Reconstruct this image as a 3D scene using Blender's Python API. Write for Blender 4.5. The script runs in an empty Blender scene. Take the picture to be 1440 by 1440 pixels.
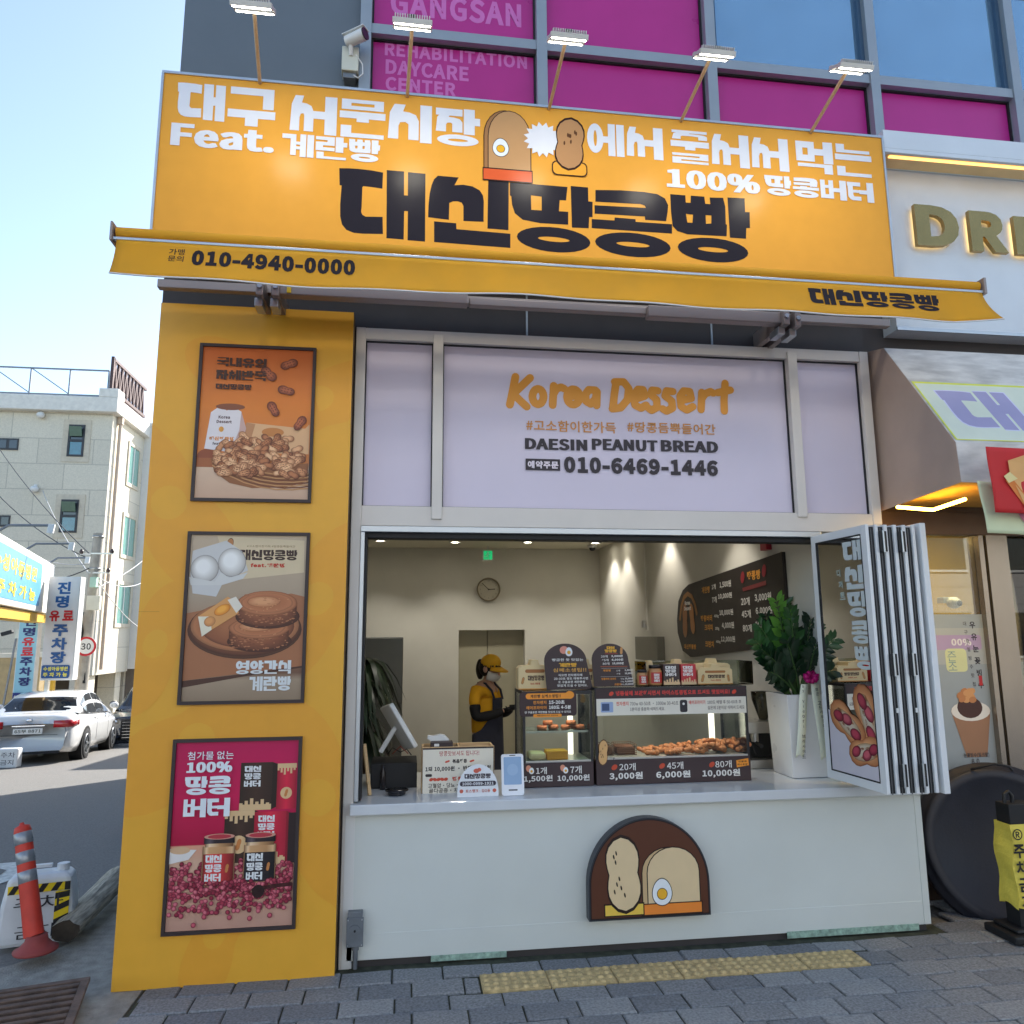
import bpy, math, random
from mathutils import Vector, Matrix
from mathutils.geometry import tessellate_polygon
random.seed(7)
scene = bpy.context.scene
COL = scene.collection
PI = math.pi
# ------------------------------------------------------------------ camera
FPX, PIT, ROL, YAW, EYE = 1060.3, .16293, -.006459, -.13916, 1.8
_cy, _sy = math.cos(YAW), math.sin(YAW)
FW = Vector((-_sy*math.cos(PIT), _cy*math.cos(PIT), math.sin(PIT)))
_r = Vector((_cy, _sy, 0)); _u = _r.cross(FW)
RT = math.cos(ROL)*_r + math.sin(ROL)*_u; UP = RT.cross(FW)
CAM = Vector((0, 0, EYE))
cd = bpy.data.cameras.new('camera'); cam = bpy.data.objects.new('camera', cd); COL.objects.link(cam)
cd.sensor_width = 36; cd.lens = 36*FPX/1440; cd.clip_start = .05; cd.clip_end = 6000
cam.matrix_world = Matrix(((RT.x, UP.x, -FW.x, CAM.x), (RT.y, UP.y, -FW.y, CAM.y), (RT.z, UP.z, -FW.z, CAM.z), (0, 0, 0, 1)))
scene.camera = cam
# ------------------------------------------------------------------ sky, sun, exposure
SUN_EL, SUN_AZ = 34, 33
wd = bpy.data.worlds.new('World'); scene.world = wd; wd.use_nodes = True
nt = wd.node_tree; bg = nt.nodes['Background']
sky = nt.nodes.new('ShaderNodeTexSky'); sky.sky_type = 'NISHITA'; sky.sun_disc = False
sky.sun_elevation = math.radians(SUN_EL); sky.sun_rotation = math.radians(SUN_AZ)
sky.air_density = 1.0; sky.dust_density = .9; sky.ozone_density = .35
nt.links.new(sky.outputs[0], bg.inputs[0]); bg.inputs[1].default_value = .14
sl = bpy.data.lights.new('sun', 'SUN'); so = bpy.data.objects.new('sun', sl); COL.objects.link(so)
sl.energy = 4.2; sl.angle = math.radians(.5); sl.color = (1, .96, .9)
_e, _a = math.radians(SUN_EL), math.radians(SUN_AZ)
SUNV = Vector((math.sin(_a)*math.cos(_e), math.cos(_a)*math.cos(_e), math.sin(_e)))
so.rotation_euler = SUNV.to_track_quat('Z', 'Y').to_euler()
vs = scene.view_settings; vs.view_transform = 'Standard'; vs.look = 'None'; vs.exposure = 1.26; vs.gamma = 1
scene.cycles.max_bounces = 8; scene.cycles.transparent_max_bounces = 16; scene.cycles.use_denoising = True
scene.cycles.sample_clamp_indirect = 6; scene.cycles.caustics_reflective = False; scene.cycles.caustics_refractive = False

# ------------------------------------------------------------------ pixel to place
def ray(px, py): return FW + RT*((px-720)/FPX) - UP*((py-720)/FPX)
def at(px, py, Y):
    d = ray(px, py); return CAM + d*(Y/d.y)
def atx(px, py, X):
    d = ray(px, py); return CAM + d*(X/d.x)
def gz(px, py, z=0):
    d = ray(px, py); return CAM + d*((z-EYE)/d.z)
SL, Y0 = .0577, 5.0
def road_z(y): return -.03 - SL*max(0, min(y, 27)-Y0) if y > Y0 else -.03
def road(px, py):
    d = ray(px, py); t = (SL*Y0-EYE-.03)/(d.z+SL*d.y); return CAM + d*t

# ------------------------------------------------------------------ materials
def lin(c):
    return tuple(((v/255)/12.92 if v/255 <= .04045 else ((v/255+.055)/1.055)**2.4) for v in c[:3])
MATS = {}
def mat(name, rgb=(128, 128, 128), rough=.6, metal=0, var=.08, scale=6, bump=0, bscale=60, spec=.5, coat=0, stretch=None, trans=0, sheen=0):
    if name in MATS: return MATS[name]
    m = bpy.data.materials.new(name); m.use_nodes = True; MATS[name] = m
    n = m.node_tree.nodes; L = m.node_tree.links; b = n['Principled BSDF']
    c = lin(rgb)
    tc = n.new('ShaderNodeTexCoord'); src = tc.outputs['Object']
    if stretch:
        mp = n.new('ShaderNodeMapping'); mp.inputs['Scale'].default_value = stretch; L.new(src, mp.inputs[0]); src = mp.outputs[0]
    nz = n.new('ShaderNodeTexNoise'); nz.inputs['Scale'].default_value = scale; nz.inputs['Detail'].default_value = 6; L.new(src, nz.inputs['Vector'])
    rp = n.new('ShaderNodeValToRGB'); rp.color_ramp.elements[0].position = .3; rp.color_ramp.elements[1].position = .7
    rp.color_ramp.elements[0].color = tuple(max(0, v*(1-var)) for v in c)+(1,); rp.color_ramp.elements[1].color = tuple(min(1, v*(1+var)) for v in c)+(1,)
    L.new(nz.outputs[0], rp.inputs[0]); L.new(rp.outputs[0], b.inputs['Base Color'])
    mr = n.new('ShaderNodeMapRange'); mr.inputs[3].default_value = max(0, rough-.08); mr.inputs[4].default_value = min(1, rough+.08)
    L.new(nz.outputs[0], mr.inputs[0]); L.new(mr.outputs[0], b.inputs['Roughness'])
    b.inputs['Metallic'].default_value = metal; b.inputs['Specular IOR Level'].default_value = spec
    b.inputs['Coat Weight'].default_value = coat; b.inputs['Coat Roughness'].default_value = .06
    if bump:
        n2 = n.new('ShaderNodeTexNoise'); n2.inputs['Scale'].default_value = bscale; n2.inputs['Detail'].default_value = 8; L.new(src, n2.inputs['Vector'])
        bp = n.new('ShaderNodeBump'); bp.inputs['Strength'].default_value = bump; bp.inputs['Distance'].default_value = .01
        L.new(n2.outputs[0], bp.inputs['Height']); L.new(bp.outputs[0], b.inputs['Normal'])
    if trans:
        o = n['Material Output']; t = n.new('ShaderNodeBsdfTranslucent'); L.new(rp.outputs[0], t.inputs[0])
        mx = n.new('ShaderNodeMixShader'); mx.inputs[0].default_value = trans; L.new(b.outputs[0], mx.inputs[1]); L.new(t.outputs[0], mx.inputs[2]); L.new(mx.outputs[0], o.inputs[0])
    return m
def emit(name, rgb, k):
    if name in MATS: return MATS[name]
    m = bpy.data.materials.new(name); m.use_nodes = True; MATS[name] = m
    b = m.node_tree.nodes['Principled BSDF']; c = lin(rgb)
    b.inputs['Base Color'].default_value = c+(1,); b.inputs['Emission Color'].default_value = c+(1,); b.inputs['Emission Strength'].default_value = k
    return m
def glass(name, tint=(235, 245, 242), refl=1.0, rough=.0):
    if name in MATS: return MATS[name]
    m = bpy.data.materials.new(name); m.use_nodes = True; MATS[name] = m
    n = m.node_tree.nodes; L = m.node_tree.links; n.remove(n['Principled BSDF'])
    t = n.new('ShaderNodeBsdfTransparent'); t.inputs[0].default_value = lin(tint)+(1,)
    g = n.new('ShaderNodeBsdfGlossy'); g.inputs['Roughness'].default_value = rough
    f = n.new('ShaderNodeFresnel'); f.inputs['IOR'].default_value = 1.5
    ml = n.new('ShaderNodeMath'); ml.operation = 'MULTIPLY'; ml.inputs[1].default_value = refl; ml.use_clamp = True; L.new(f.outputs[0], ml.inputs[0])
    mx = n.new('ShaderNodeMixShader'); L.new(ml.outputs[0], mx.inputs[0]); L.new(t.outputs[0], mx.inputs[1]); L.new(g.outputs[0], mx.inputs[2])
    L.new(mx.outputs[0], n['Material Output'].inputs[0])
    return m
def printmat(name, rough=.45, spec=.4, trans=0):
    """ink on vinyl: colour comes from the artwork's own colour attribute"""
    if name in MATS: return MATS[name]
    m = bpy.data.materials.new(name); m.use_nodes = True; MATS[name] = m
    n = m.node_tree.nodes; L = m.node_tree.links; b = n['Principled BSDF']
    a = n.new('ShaderNodeAttribute'); a.attribute_name = 'Col'
    tc = n.new('ShaderNodeTexCoord'); nz = n.new('ShaderNodeTexNoise'); nz.inputs['Scale'].default_value = 9; nz.inputs['Detail'].default_value = 8; L.new(tc.outputs['Object'], nz.inputs['Vector'])
    mr = n.new('ShaderNodeMapRange'); mr.inputs[3].default_value = .93; mr.inputs[4].default_value = 1.05; L.new(nz.outputs[0], mr.inputs[0])
    mx = n.new('ShaderNodeMix'); mx.data_type = 'RGBA'; mx.blend_type = 'MULTIPLY'; mx.inputs[0].default_value = 1
    L.new(a.outputs['Color'], mx.inputs[6]); L.new(mr.outputs[0], mx.inputs[7]); L.new(mx.outputs[2], b.inputs['Base Color'])
    m2 = n.new('ShaderNodeMapRange'); m2.inputs[3].default_value = rough-.06; m2.inputs[4].default_value = rough+.06; L.new(nz.outputs[0], m2.inputs[0]); L.new(m2.outputs[0], b.inputs['Roughness'])
    b.inputs['Specular IOR Level'].default_value = spec
    return m

# ------------------------------------------------------------------ objects
def tag(o, label=None, cat=None, group=None, kind=None):
    if label: o['label'] = label
    if cat: o['category'] = cat
    if group: o['group'] = group
    if kind: o['kind'] = kind
    return o
def empty(name, loc, label, cat, group=None, rz=0):
    o = bpy.data.objects.new(name, None); COL.objects.link(o); o.location = loc; o.rotation_euler = (0, 0, rz); o.empty_display_size = .1
    return tag(o, label, cat, group)
def link(name, me, parent=None):
    o = bpy.data.objects.new(name, me); COL.objects.link(o)
    if parent: adopt(o, parent)
    return o
def world_of(o):
    m = o.matrix_basis.copy()
    while o.parent:
        m = o.parent.matrix_basis @ o.matrix_parent_inverse @ m; o = o.parent
    return m
def adopt(o, parent):
    o.parent = parent; o.matrix_parent_inverse = world_of(parent).inverted()
def kids(o): return [c for c in COL.objects if c.parent == o]
def copy_tree(o, parent=None):
    c = o.copy(); COL.objects.link(c)
    if parent: c.parent = parent
    for k in kids(o): copy_tree(k, c)
    return c
class MB:
    def __init__(s): s.v = []; s.f = []; s.mi = []; s.sm = []; s.mats = []
    def m(s, mt):
        if mt not in s.mats: s.mats.append(mt)
        return s.mats.index(mt)
    def add(s, vs, fs, mt, smooth=False):
        b = len(s.v); s.v += [Vector(p) for p in vs]; k = s.m(mt)
        for f in fs: s.f.append([b+i for i in f]); s.mi.append(k); s.sm.append(smooth)
        return s
    def box(s, x0, x1, y0, y1, z0, z1, mt):
        x0, x1 = min(x0, x1), max(x0, x1); y0, y1 = min(y0, y1), max(y0, y1); z0, z1 = min(z0, z1), max(z0, z1)
        return s.add([(x0, y0, z0), (x1, y0, z0), (x1, y1, z0), (x0, y1, z0), (x0, y0, z1), (x1, y0, z1), (x1, y1, z1), (x0, y1, z1)],
                     [(0, 3, 2, 1), (4, 5, 6, 7), (0, 1, 5, 4), (1, 2, 6, 5), (2, 3, 7, 6), (3, 0, 4, 7)], mt)
    def obox(s, c, u, v, n, a, b, d, mt):
        c, u, v, n = Vector(c), Vector(u).normalized(), Vector(v).normalized(), Vector(n).normalized()
        P = [c+u*(a*i)+v*(b*j)+n*(d*k) for k in (-1, 1) for j in (-1, 1) for i in (-1, 1)]
        return s.add(P, [(0, 2, 3, 1), (4, 5, 7, 6), (0, 1, 5, 4), (1, 3, 7, 5), (3, 2, 6, 7), (2, 0, 4, 6)], mt)
    def bar(s, p0, p1, w, h, mt, up=(0, 0, 1)):
        p0, p1 = Vector(p0), Vector(p1); n = (p1-p0); L = n.length; n.normalize(); u = Vector(up).cross(n)
        if u.length < 1e-4: u = Vector((1, 0, 0))
        u.normalize(); v = n.cross(u)
        return s.obox((p0+p1)/2, u, v, n, w/2, h/2, L/2, mt)
    def cyl(s, p0, p1, r0, r1=None, mt=None, seg=16, caps=True):
        return s.tube([p0, p1], [r0, r0 if r1 is None else r1], mt, seg, caps)
    def tube(s, pts, r, mt, seg=8, caps=True):
        pts = [Vector(p) for p in pts]; n = len(pts); rs = r if isinstance(r, (list, tuple)) else [r]*n
        vs = []; u = None
        for i, p in enumerate(pts):
            t = (pts[min(i+1, n-1)]-pts[max(i-1, 0)]).normalized()
            if u is None:
                a = Vector((0, 0, 1)) if abs(t.z) < .9 else Vector((1, 0, 0)); u = a.cross(t).normalized()
            else:
                u = (u-t*u.dot(t)).normalized()
            w = t.cross(u)
            vs += [p+(u*math.cos(2*PI*k/seg)+w*math.sin(2*PI*k/seg))*rs[i] for k in range(seg)]
        fs = [(i*seg+k, i*seg+(k+1) % seg, (i+1)*seg+(k+1) % seg, (i+1)*seg+k) for i in range(n-1) for k in range(seg)]
        s.add(vs, fs, mt, True)
        if caps:
            s.add(vs[:seg], [list(range(seg))[::-1]], mt); s.add(vs[-seg:], [list(range(seg))], mt)
        return s
    def lathe(s, prof, c, mt, seg=24, ax=(0, 0, 1), smooth=True):
        c = Vector(c); ax = Vector(ax).normalized(); a = Vector((1, 0, 0)) if abs(ax.x) < .9 else Vector((0, 1, 0))
        u = ax.cross(a).normalized(); w = ax.cross(u)
        vs = []
        for r, z in prof: vs += [c+ax*z+(u*math.cos(2*PI*k/seg)+w*math.sin(2*PI*k/seg))*max(r, 1e-4) for k in range(seg)]
        return s.add(vs, [(i*seg+k, i*seg+(k+1) % seg, (i+1)*seg+(k+1) % seg, (i+1)*seg+k) for i in range(len(prof)-1) for k in range(seg)], mt, smooth)
    def ell(s, c, r, mt, seg=14, rings=8, rot=None, jit=0):
        c = Vector(c); vs = []
        for i in range(rings+1):
            a = PI*i/rings
            for k in range(seg):
                b = 2*PI*k/seg; p = Vector((r[0]*math.sin(a)*math.cos(b), r[1]*math.sin(a)*math.sin(b), r[2]*math.cos(a)))
                if jit: p *= 1+random.uniform(-jit, jit)
                if rot: p.rotate(rot)
                vs.append(c+p)
        return s.add(vs, [(i*seg+k, (i+1)*seg+k, (i+1)*seg+(k+1) % seg, i*seg+(k+1) % seg) for i in range(rings) for k in range(seg)], mt, True)
    def prism(s, poly, O, u, v, n, d, mt, mt_side=None):
        """flat outline (u,v) pushed back by d along -n from its front face"""
        O, u, v, n = Vector(O), Vector(u), Vector(v), Vector(n); k = len(poly)
        A = [O+u*x+v*y for x, y in poly]; B = [p-n*d for p in A]
        tri = tessellate_polygon([[Vector((x, y, 0)) for x, y in poly]])
        def ori(t, q, nn): 
            a, b, c = (q[i] for i in t); return t if (b-a).cross(c-a).dot(nn) > 0 else t[::-1]
        s.add(A, [ori(t, A, n) for t in tri], mt); s.add(B, [ori(t, B, -n) for t in tri], mt_side or mt)
        ar = sum(poly[i][0]*poly[(i+1) % k][1]-poly[(i+1) % k][0]*poly[i][1] for i in range(k))
        fs = [(i, k+i, k+(i+1) % k, (i+1) % k) for i in range(k)]
        if ar < 0: fs = [f[::-1] for f in fs]
        return s.add(A+B, fs, mt_side or mt)
    def quad(s, pts, mt, smooth=False): return s.add(pts, [list(range(len(pts)))], mt, smooth)
    def grid(s, fn, nu, nv, mt, smooth=True):
        vs = [fn(i/nu, j/nv) for j in range(nv+1) for i in range(nu+1)]
        return s.add(vs, [(j*(nu+1)+i, j*(nu+1)+i+1, (j+1)*(nu+1)+i+1, (j+1)*(nu+1)+i) for j in range(nv) for i in range(nu)], mt, smooth)
    def build(s, name, parent=None, label=None, cat=None, group=None, kind=None, bevel=0, sub=0, solid=0, origin=None):
        me = bpy.data.meshes.new(name)
        og = Vector(origin) if origin is not None else (Vector((0, 0, 0)) if parent is None and kind else None)
        if og is None:
            lo = [min(p[i] for p in s.v) for i in range(3)]; hi = [max(p[i] for p in s.v) for i in range(3)]
            og = Vector(((lo[0]+hi[0])/2, (lo[1]+hi[1])/2, lo[2]))
        me.from_pydata([p-og for p in s.v], [], s.f)
        for mt in s.mats: me.materials.append(mt)
        me.polygons.foreach_set('material_index', s.mi); me.polygons.foreach_set('use_smooth', s.sm); me.update()
        o = bpy.data.objects.new(name, me); COL.objects.link(o); o.location = og
        if parent: adopt(o, parent)
        tag(o, label, cat, group, kind)
        if solid:
            q = o.modifiers.new('solid', 'SOLIDIFY'); q.thickness = solid; q.offset = 0
        if bevel:
            q = o.modifiers.new('bevel', 'BEVEL'); q.width = bevel; q.segments = 2; q.limit_method = 'ANGLE'; q.angle_limit = math.radians(40)
        if sub:
            q = o.modifiers.new('sub', 'SUBSURF'); q.levels = sub; q.render_levels = sub
        return o
# ------------------------------------------------------------------ lettering
_tc = {}
import os
SANS = None
try:                                                  # Blender's own bundled sans typeface; the built-in one is used if it is missing
    SANS = bpy.data.fonts.load(os.path.join(bpy.utils.system_resource('DATAFILES'), 'fonts', 'Noto Sans CJK Regular.woff2'))
except Exception:
    SANS = None
def text_mesh(body, bold=0, res=3):
    bold = min(bold*.75, .026); k = (body, bold, res)
    if k in _tc: return _tc[k]
    c = bpy.data.curves.new('t', 'FONT'); c.body = body; c.offset = bold; c.font = SANS or c.font; c.resolution_u = res; c.space_character = 1+bold*3.2; c.fill_mode = 'FRONT'
    o = bpy.data.objects.new('t', c); COL.objects.link(o)
    dg = bpy.context.evaluated_depsgraph_get(); me = bpy.data.meshes.new_from_object(o.evaluated_get(dg))
    vs = [(v.co.x, v.co.y) for v in me.vertices]; fs = [list(p.vertices) for p in me.polygons]
    bpy.data.objects.remove(o); bpy.data.curves.remove(c); bpy.data.meshes.remove(me)
    _tc[k] = (vs, fs); return vs, fs
# heavy block Hangul, drawn stroke by stroke in a unit cell
LS = 'ㄱㄲㄴㄷㄸㄹㅁㅂㅃㅅㅆㅇㅈㅉㅊㅋㅌㅍㅎ'; VS = 'ㅏㅐㅑㅒㅓㅔㅕㅖㅗㅘㅙㅚㅛㅜㅝㅞㅟㅠㅡㅢㅣ'
TS = ' ㄱㄲㄳㄴㄵㄶㄷㄹㄺㄻㄼㄽㄾㄿㅀㅁㅂㅄㅅㅆㅇㅈㅊㅋㅌㅍㅎ'
def rc(x0, y0, x1, y1): return ([(x0, y0), (x1, y0), (x1, y1), (x0, y1)], [])
def ringp(cx, cy, rx, ry, ix, iy, n=22):
    return ([(cx+rx*math.cos(2*PI*k/n), cy+ry*math.sin(2*PI*k/n)) for k in range(n)], [[(cx+ix*math.cos(2*PI*k/n), cy+iy*math.sin(2*PI*k/n)) for k in range(n)]])
def cons(j, x0, y0, x1, y1):
    w, h = x1-x0, y1-y0; tv = min(.23, w*.4); th = min(.2, h*.36); ym = (y0+y1)/2; xm = (x0+x1)/2
    if j in 'ㄸㅃㄲ':
        b = {'ㄸ': 'ㄷ', 'ㅃ': 'ㅂ', 'ㄲ': 'ㄱ'}[j]; return cons(b, x0, y0, xm+.015, y1)+cons(b, xm-.015, y0, x1, y1)
    if j == 'ㄱ': return [rc(x0, y1-th, x1, y1), rc(x1-tv, y0, x1, y1-th*.5)]
    if j == 'ㅋ': return [rc(x0, y1-th*.8, x1, y1), rc(x1-tv, y0, x1, y1-th*.4), rc(x0, ym-th*.45, x1-tv*.5, ym+th*.35)]
    if j == 'ㄴ': return [rc(x0, y0, x0+tv, y1), rc(x0+tv*.5, y0, x1, y0+th)]
    if j == 'ㄷ':
        c = .18*w; return [([(x0, y0+h*.2), (x0+c, y0+h*.04), (x0+2*c, y0), (x1, y0), (x1, y0+th), (x0+tv+.4*c, y0+th), (x0+tv, y0+th+.08*h), (x0+tv, y1-th), (x1, y1-th), (x1, y1), (x0-.02, y1), (x0-.02, y1-th), (x0, y1-th)], [])]
    if j == 'ㅌ': return cons('ㄷ', x0, y0, x1, y1)+[rc(x0+tv*.5, ym-th*.35, x1, ym+th*.35)]
    if j == 'ㄹ':
        t = h*.24; return [rc(x0, y1-t, x1, y1), rc(x1-tv, ym, x1, y1-t*.5), rc(x0, ym-t*.5, x1, ym+t*.5), rc(x0, y0, x0+tv, ym), rc(x0+tv*.5, y0, x1, y0+t)]
    if j == 'ㅁ': return [([(x0, y0), (x1, y0), (x1, y1), (x0, y1)], [[(x0+tv*.9, y0+th), (x1-tv*.9, y0+th), (x1-tv*.9, y1-th), (x0+tv*.9, y1-th)]])]
    if j == 'ㅂ': return [rc(x0, y0, x0+tv*.9, y1), rc(x1-tv*.9, y0, x1, y1), rc(x0+.01, y0, x1-.01, y0+th), rc(x0+.01, ym+h*.06, x1-.01, ym+h*.06+th*.75)]
    if j in 'ㅅㅆ':
        return [([(x0, y0), (x0+tv, y0), (x0+tv, y0+h*.38), (x0+tv+.05*w, y0+h*.48), (xm+.06*w, y0+h*.5), (x1-tv, y0+h*.44), (x1-tv, y0), (x1, y0), (x1, y0+h*.55), (x1-.1*w, y0+h*.72), (x1-.3*w, y0+h*.78), (x0+.48*w, y0+h*.8), (x0+.56*w, y1), (x0+.2*w, y1), (x0+.05*w, y0+h*.75)], [])]
    if j == 'ㅈ': return [rc(x0, y1-h*.3, x1, y1)]+cons('ㅅ', x0, y0, x1, y1-h*.2)
    if j == 'ㅊ': return [rc(xm-.1, y1-h*.15, xm+.1, y1)]+cons('ㅈ', x0, y0, x1, y1-h*.16)
    if j == 'ㅍ': return [rc(x0, y1-th, x1, y1), rc(x0, y0, x1, y0+th), rc(x0+.1*w, y0, x0+.1*w+tv*.7, y1), rc(x1-.1*w-tv*.7, y0, x1-.1*w, y1)]
    if j == 'ㅎ': return [rc(xm-.12, y1-h*.14, xm+.12, y1), rc(x0, y1-h*.36, x1, y1-h*.18)]+cons('ㅇ', x0+.05*w, y0, x1-.05*w, y1-h*.4)
    rx, ry = w/2, h/2
    return [ringp(xm, ym, rx, ry, max(.2*rx, rx-tv*1.05), max(.14*ry, ry-th*1.05))]
def syllable(ch):
    k = ord(ch)-0xAC00; l, v, t = LS[k//588], VS[k//28 % 21], TS[k % 28]; out = []
    y0 = .34 if t != ' ' else 0.0
    if v in 'ㅏㅐㅑㅓㅔㅕㅖㅣ':
        a = {'ㅏ': .6, 'ㅑ': .6, 'ㅣ': .68, 'ㅓ': .5, 'ㅕ': .5, 'ㅐ': .5, 'ㅔ': .44, 'ㅖ': .44}[v]
        out += cons(l, 0, y0+(.06 if t == ' ' else .02), a, .98)
        ym = (y0+1)/2; g = a+.03
        if v in 'ㅏㅑ':
            out += [rc(g, y0-.02 if t != ' ' else 0, .88, 1)]+([rc(.86, ym-.1, 1, ym+.1)] if v == 'ㅏ' else [rc(.86, ym+.06, 1, ym+.2), rc(.86, ym-.2, 1, ym-.06)])
        elif v == 'ㅣ': out += [rc(g, y0-.02 if t != ' ' else 0, .97, 1)]
        elif v in 'ㅓㅕ': out += [rc(.74, y0-.02 if t != ' ' else 0, 1, 1)]+([rc(a-.06, ym-.1, .75, ym+.1)] if v == 'ㅓ' else [rc(a-.06, ym+.04, .75, ym+.18), rc(a-.06, ym-.2, .75, ym-.06)])
        elif v == 'ㅐ': out += [rc(g, y0, .735, 1), rc(.775, y0-.02 if t != ' ' else 0, 1, 1), rc(.73, ym-.09, .78, ym+.09)]
        else: out += [rc(.565, y0, .755, 1), rc(.79, y0-.02 if t != ' ' else 0, 1, 1)]+([rc(a-.04, ym-.1, .57, ym+.1)] if v == 'ㅔ' else [rc(a-.04, ym+.03, .57, ym+.16), rc(a-.04, ym-.18, .57, ym-.05)])
    else:
        h0, h1 = (.5, .68) if t != ' ' else (.16, .38)
        s = .07 if t != ' ' else .14
        if v in 'ㅗㅛ':
            out += cons(l, .04, h1-.02+s, .96, 1)+[rc(0, h0-.06, 1, h1-.08)]
            out += [rc(.38, h1-.1, .62, h1+s-.03)] if v == 'ㅗ' else [rc(.22, h1-.1, .42, h1+s-.03), rc(.58, h1-.1, .78, h1+s-.03)]
            if t == ' ': out = [([(x, (y-.1)/.9) for x, y in p], [[(x, (y-.1)/.9) for x, y in q] for q in hs]) for p, hs in out]
        else:
            d = .09 if t != ' ' else .22
            out += cons(l, .04, h1+.05, .96, 1)+[rc(0, h0-.0, 1, h1)]
            if v == 'ㅜ': out += [rc(.37, h0-d, .64, h0+.05)]
            if v == 'ㅠ': out += [rc(.2, h0-d, .42, h0+.05), rc(.58, h0-d, .8, h0+.05)]
            if v in 'ㅡㅢ' and t == ' ': out = [([(x, (y-.16)/.84) for x, y in p], [[(x, (y-.16)/.84) for x, y in q] for q in hs]) for p, hs in out]
    if t != ' ': out += cons(t, .03, 0, .97, .3 if v not in 'ㅜㅠ' else .31)
    return out
TITLE = {}
class Art:
    """flat printed artwork on a plane; colours are ink"""
    def __init__(s, O, u=(1, 0, 0), v=(0, 0, 1), step=.00012, h0=.0012):
        s.O, s.u, s.v = Vector(O), Vector(u).normalized(), Vector(v).normalized(); s.n = s.u.cross(s.v)
        s.V = []; s.F = []; s.C = []; s.h = h0; s.step = step
    def p(s, px, py):
        d = ray(px, py); t = (s.O-CAM).dot(s.n)/d.dot(s.n); q = CAM+d*t-s.O; return (q.dot(s.u), q.dot(s.v))
    def raw(s, pts, faces, col, cols=None):
        s.h += s.step; b = len(s.V); s.V += [s.O+s.u*x+s.v*y+s.n*s.h for x, y in pts]
        for f in faces:
            a, c, d = (pts[f[i]] for i in (0, 1, 2))
            if (c[0]-a[0])*(d[1]-a[1])-(c[1]-a[1])*(d[0]-a[0]) < 0: f = list(f)[::-1]
            s.F.append([b+i for i in f]); s.C.append([cols[i] for i in f] if cols else col)
    def poly(s, pts, col, holes=()):
        loops = [pts]+list(holes); fl = [q for l in loops for q in l]
        s.raw(fl, [list(t) for t in tessellate_polygon([[Vector((x, y, 0)) for x, y in l] for l in loops])], col)
    def ppoly(s, pts, col, holes=()): s.poly([s.p(*q) for q in pts], col, [[s.p(*q) for q in h] for h in holes])
    def rect(s, x0, y0, x1, y1, col): s.raw([(x0, y0), (x1, y0), (x1, y1), (x0, y1)], [(0, 1, 2, 3)], col)
    def grad(s, x0, y0, x1, y1, stops):
        """printed colour run, stops = [(t, colour)] from bottom to top"""
        pts = []; cs = []
        for t, c in stops: pts += [(x0, y0+(y1-y0)*t), (x1, y0+(y1-y0)*t)]; cs += [c, c]
        s.raw(pts, [(2*i, 2*i+1, 2*i+3, 2*i+2) for i in range(len(stops)-1)], None, cs)
    def rrect(s, x0, y0, x1, y1, r, col):
        P = []
        for cx, cy, a in ((x1-r, y0+r, -90), (x1-r, y1-r, 0), (x0+r, y1-r, 90), (x0+r, y0+r, 180)):
            P += [(cx+r*math.cos(math.radians(a+q)), cy+r*math.sin(math.radians(a+q))) for q in (0, 30, 60, 90)]
        s.poly(P, col)
    def ell(s, cx, cy, rx, ry, col, rot=0, n=20):
        c, q = math.cos(rot), math.sin(rot)
        P = [(cx+rx*math.cos(2*PI*k/n)*c-ry*math.sin(2*PI*k/n)*q, cy+rx*math.cos(2*PI*k/n)*q+ry*math.sin(2*PI*k/n)*c) for k in range(n)]
        s.raw(P, [list(range(n))], col)
    def line(s, pts, w, col, round_=True):
        h = s.h
        for a, b in zip(pts, pts[1:]):
            dx, dy = b[0]-a[0], b[1]-a[1]; L = math.hypot(dx, dy) or 1e-6; nx, ny = -dy/L*w/2, dx/L*w/2
            s.raw([(a[0]+nx, a[1]+ny), (a[0]-nx, a[1]-ny), (b[0]-nx, b[1]-ny), (b[0]+nx, b[1]+ny)], [(0, 1, 2, 3)], col); s.h -= s.step*.92
        if round_:
            for a in pts: s.ell(a[0], a[1], w/2, w/2, col, n=10); s.h -= s.step*.92
        s.h += s.step
    def peanut(s, cx, cy, r, rot, col, edge=None, dots=None, fat=1):
        P = []
        for k in range(24):
            a = 2*PI*k/24; d = r*(1-.34*abs(math.sin(a))**1.5); P.append((d*math.cos(a), fat*d*.62*math.sin(a)*(.78+.22*abs(math.cos(a))*1.5)))
        c, q = math.cos(rot), math.sin(rot); T = lambda f: [(cx+f*(x*c-y*q), cy+f*(x*q+y*c)) for x, y in P]
        if edge: s.raw(T(1.09), [list(range(24))], edge)
        s.raw(T(1), [list(range(24))], col)
        if dots:
            for i in range(7):
                x, y = random.uniform(-.6, .6)*r, random.uniform(-.22, .22)*r; s.ell(cx+x*c-y*q, cy+x*q+y*c, r*.09, r*.035, dots, rot, 8); s.h -= s.step*.8
    def tone(s, P, cx, cy, c0, c1, hx=-.25, hy=.3, k=(.92, .72, .45)):
        """a printed photo's soft tone: rings of colour from a rim c1 to a middle c0"""
        n = len(P); rings = [P]; cols = [tuple(v*.78 for v in c1)]
        for f in k:
            g = (1-f); rings.append([(cx+(a-cx)*f+hx*g*s._w, cy+(b-cy)*f+hy*g*s._w) for a, b in P]); t = ((1-f)/(1-k[-1]))**.7; cols.append(tuple(c1[i]+(c0[i]-c1[i])*t for i in range(3)))
        pts = [q for r_ in rings for q in r_]; cc = [c for c in cols for _ in range(n)]
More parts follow.
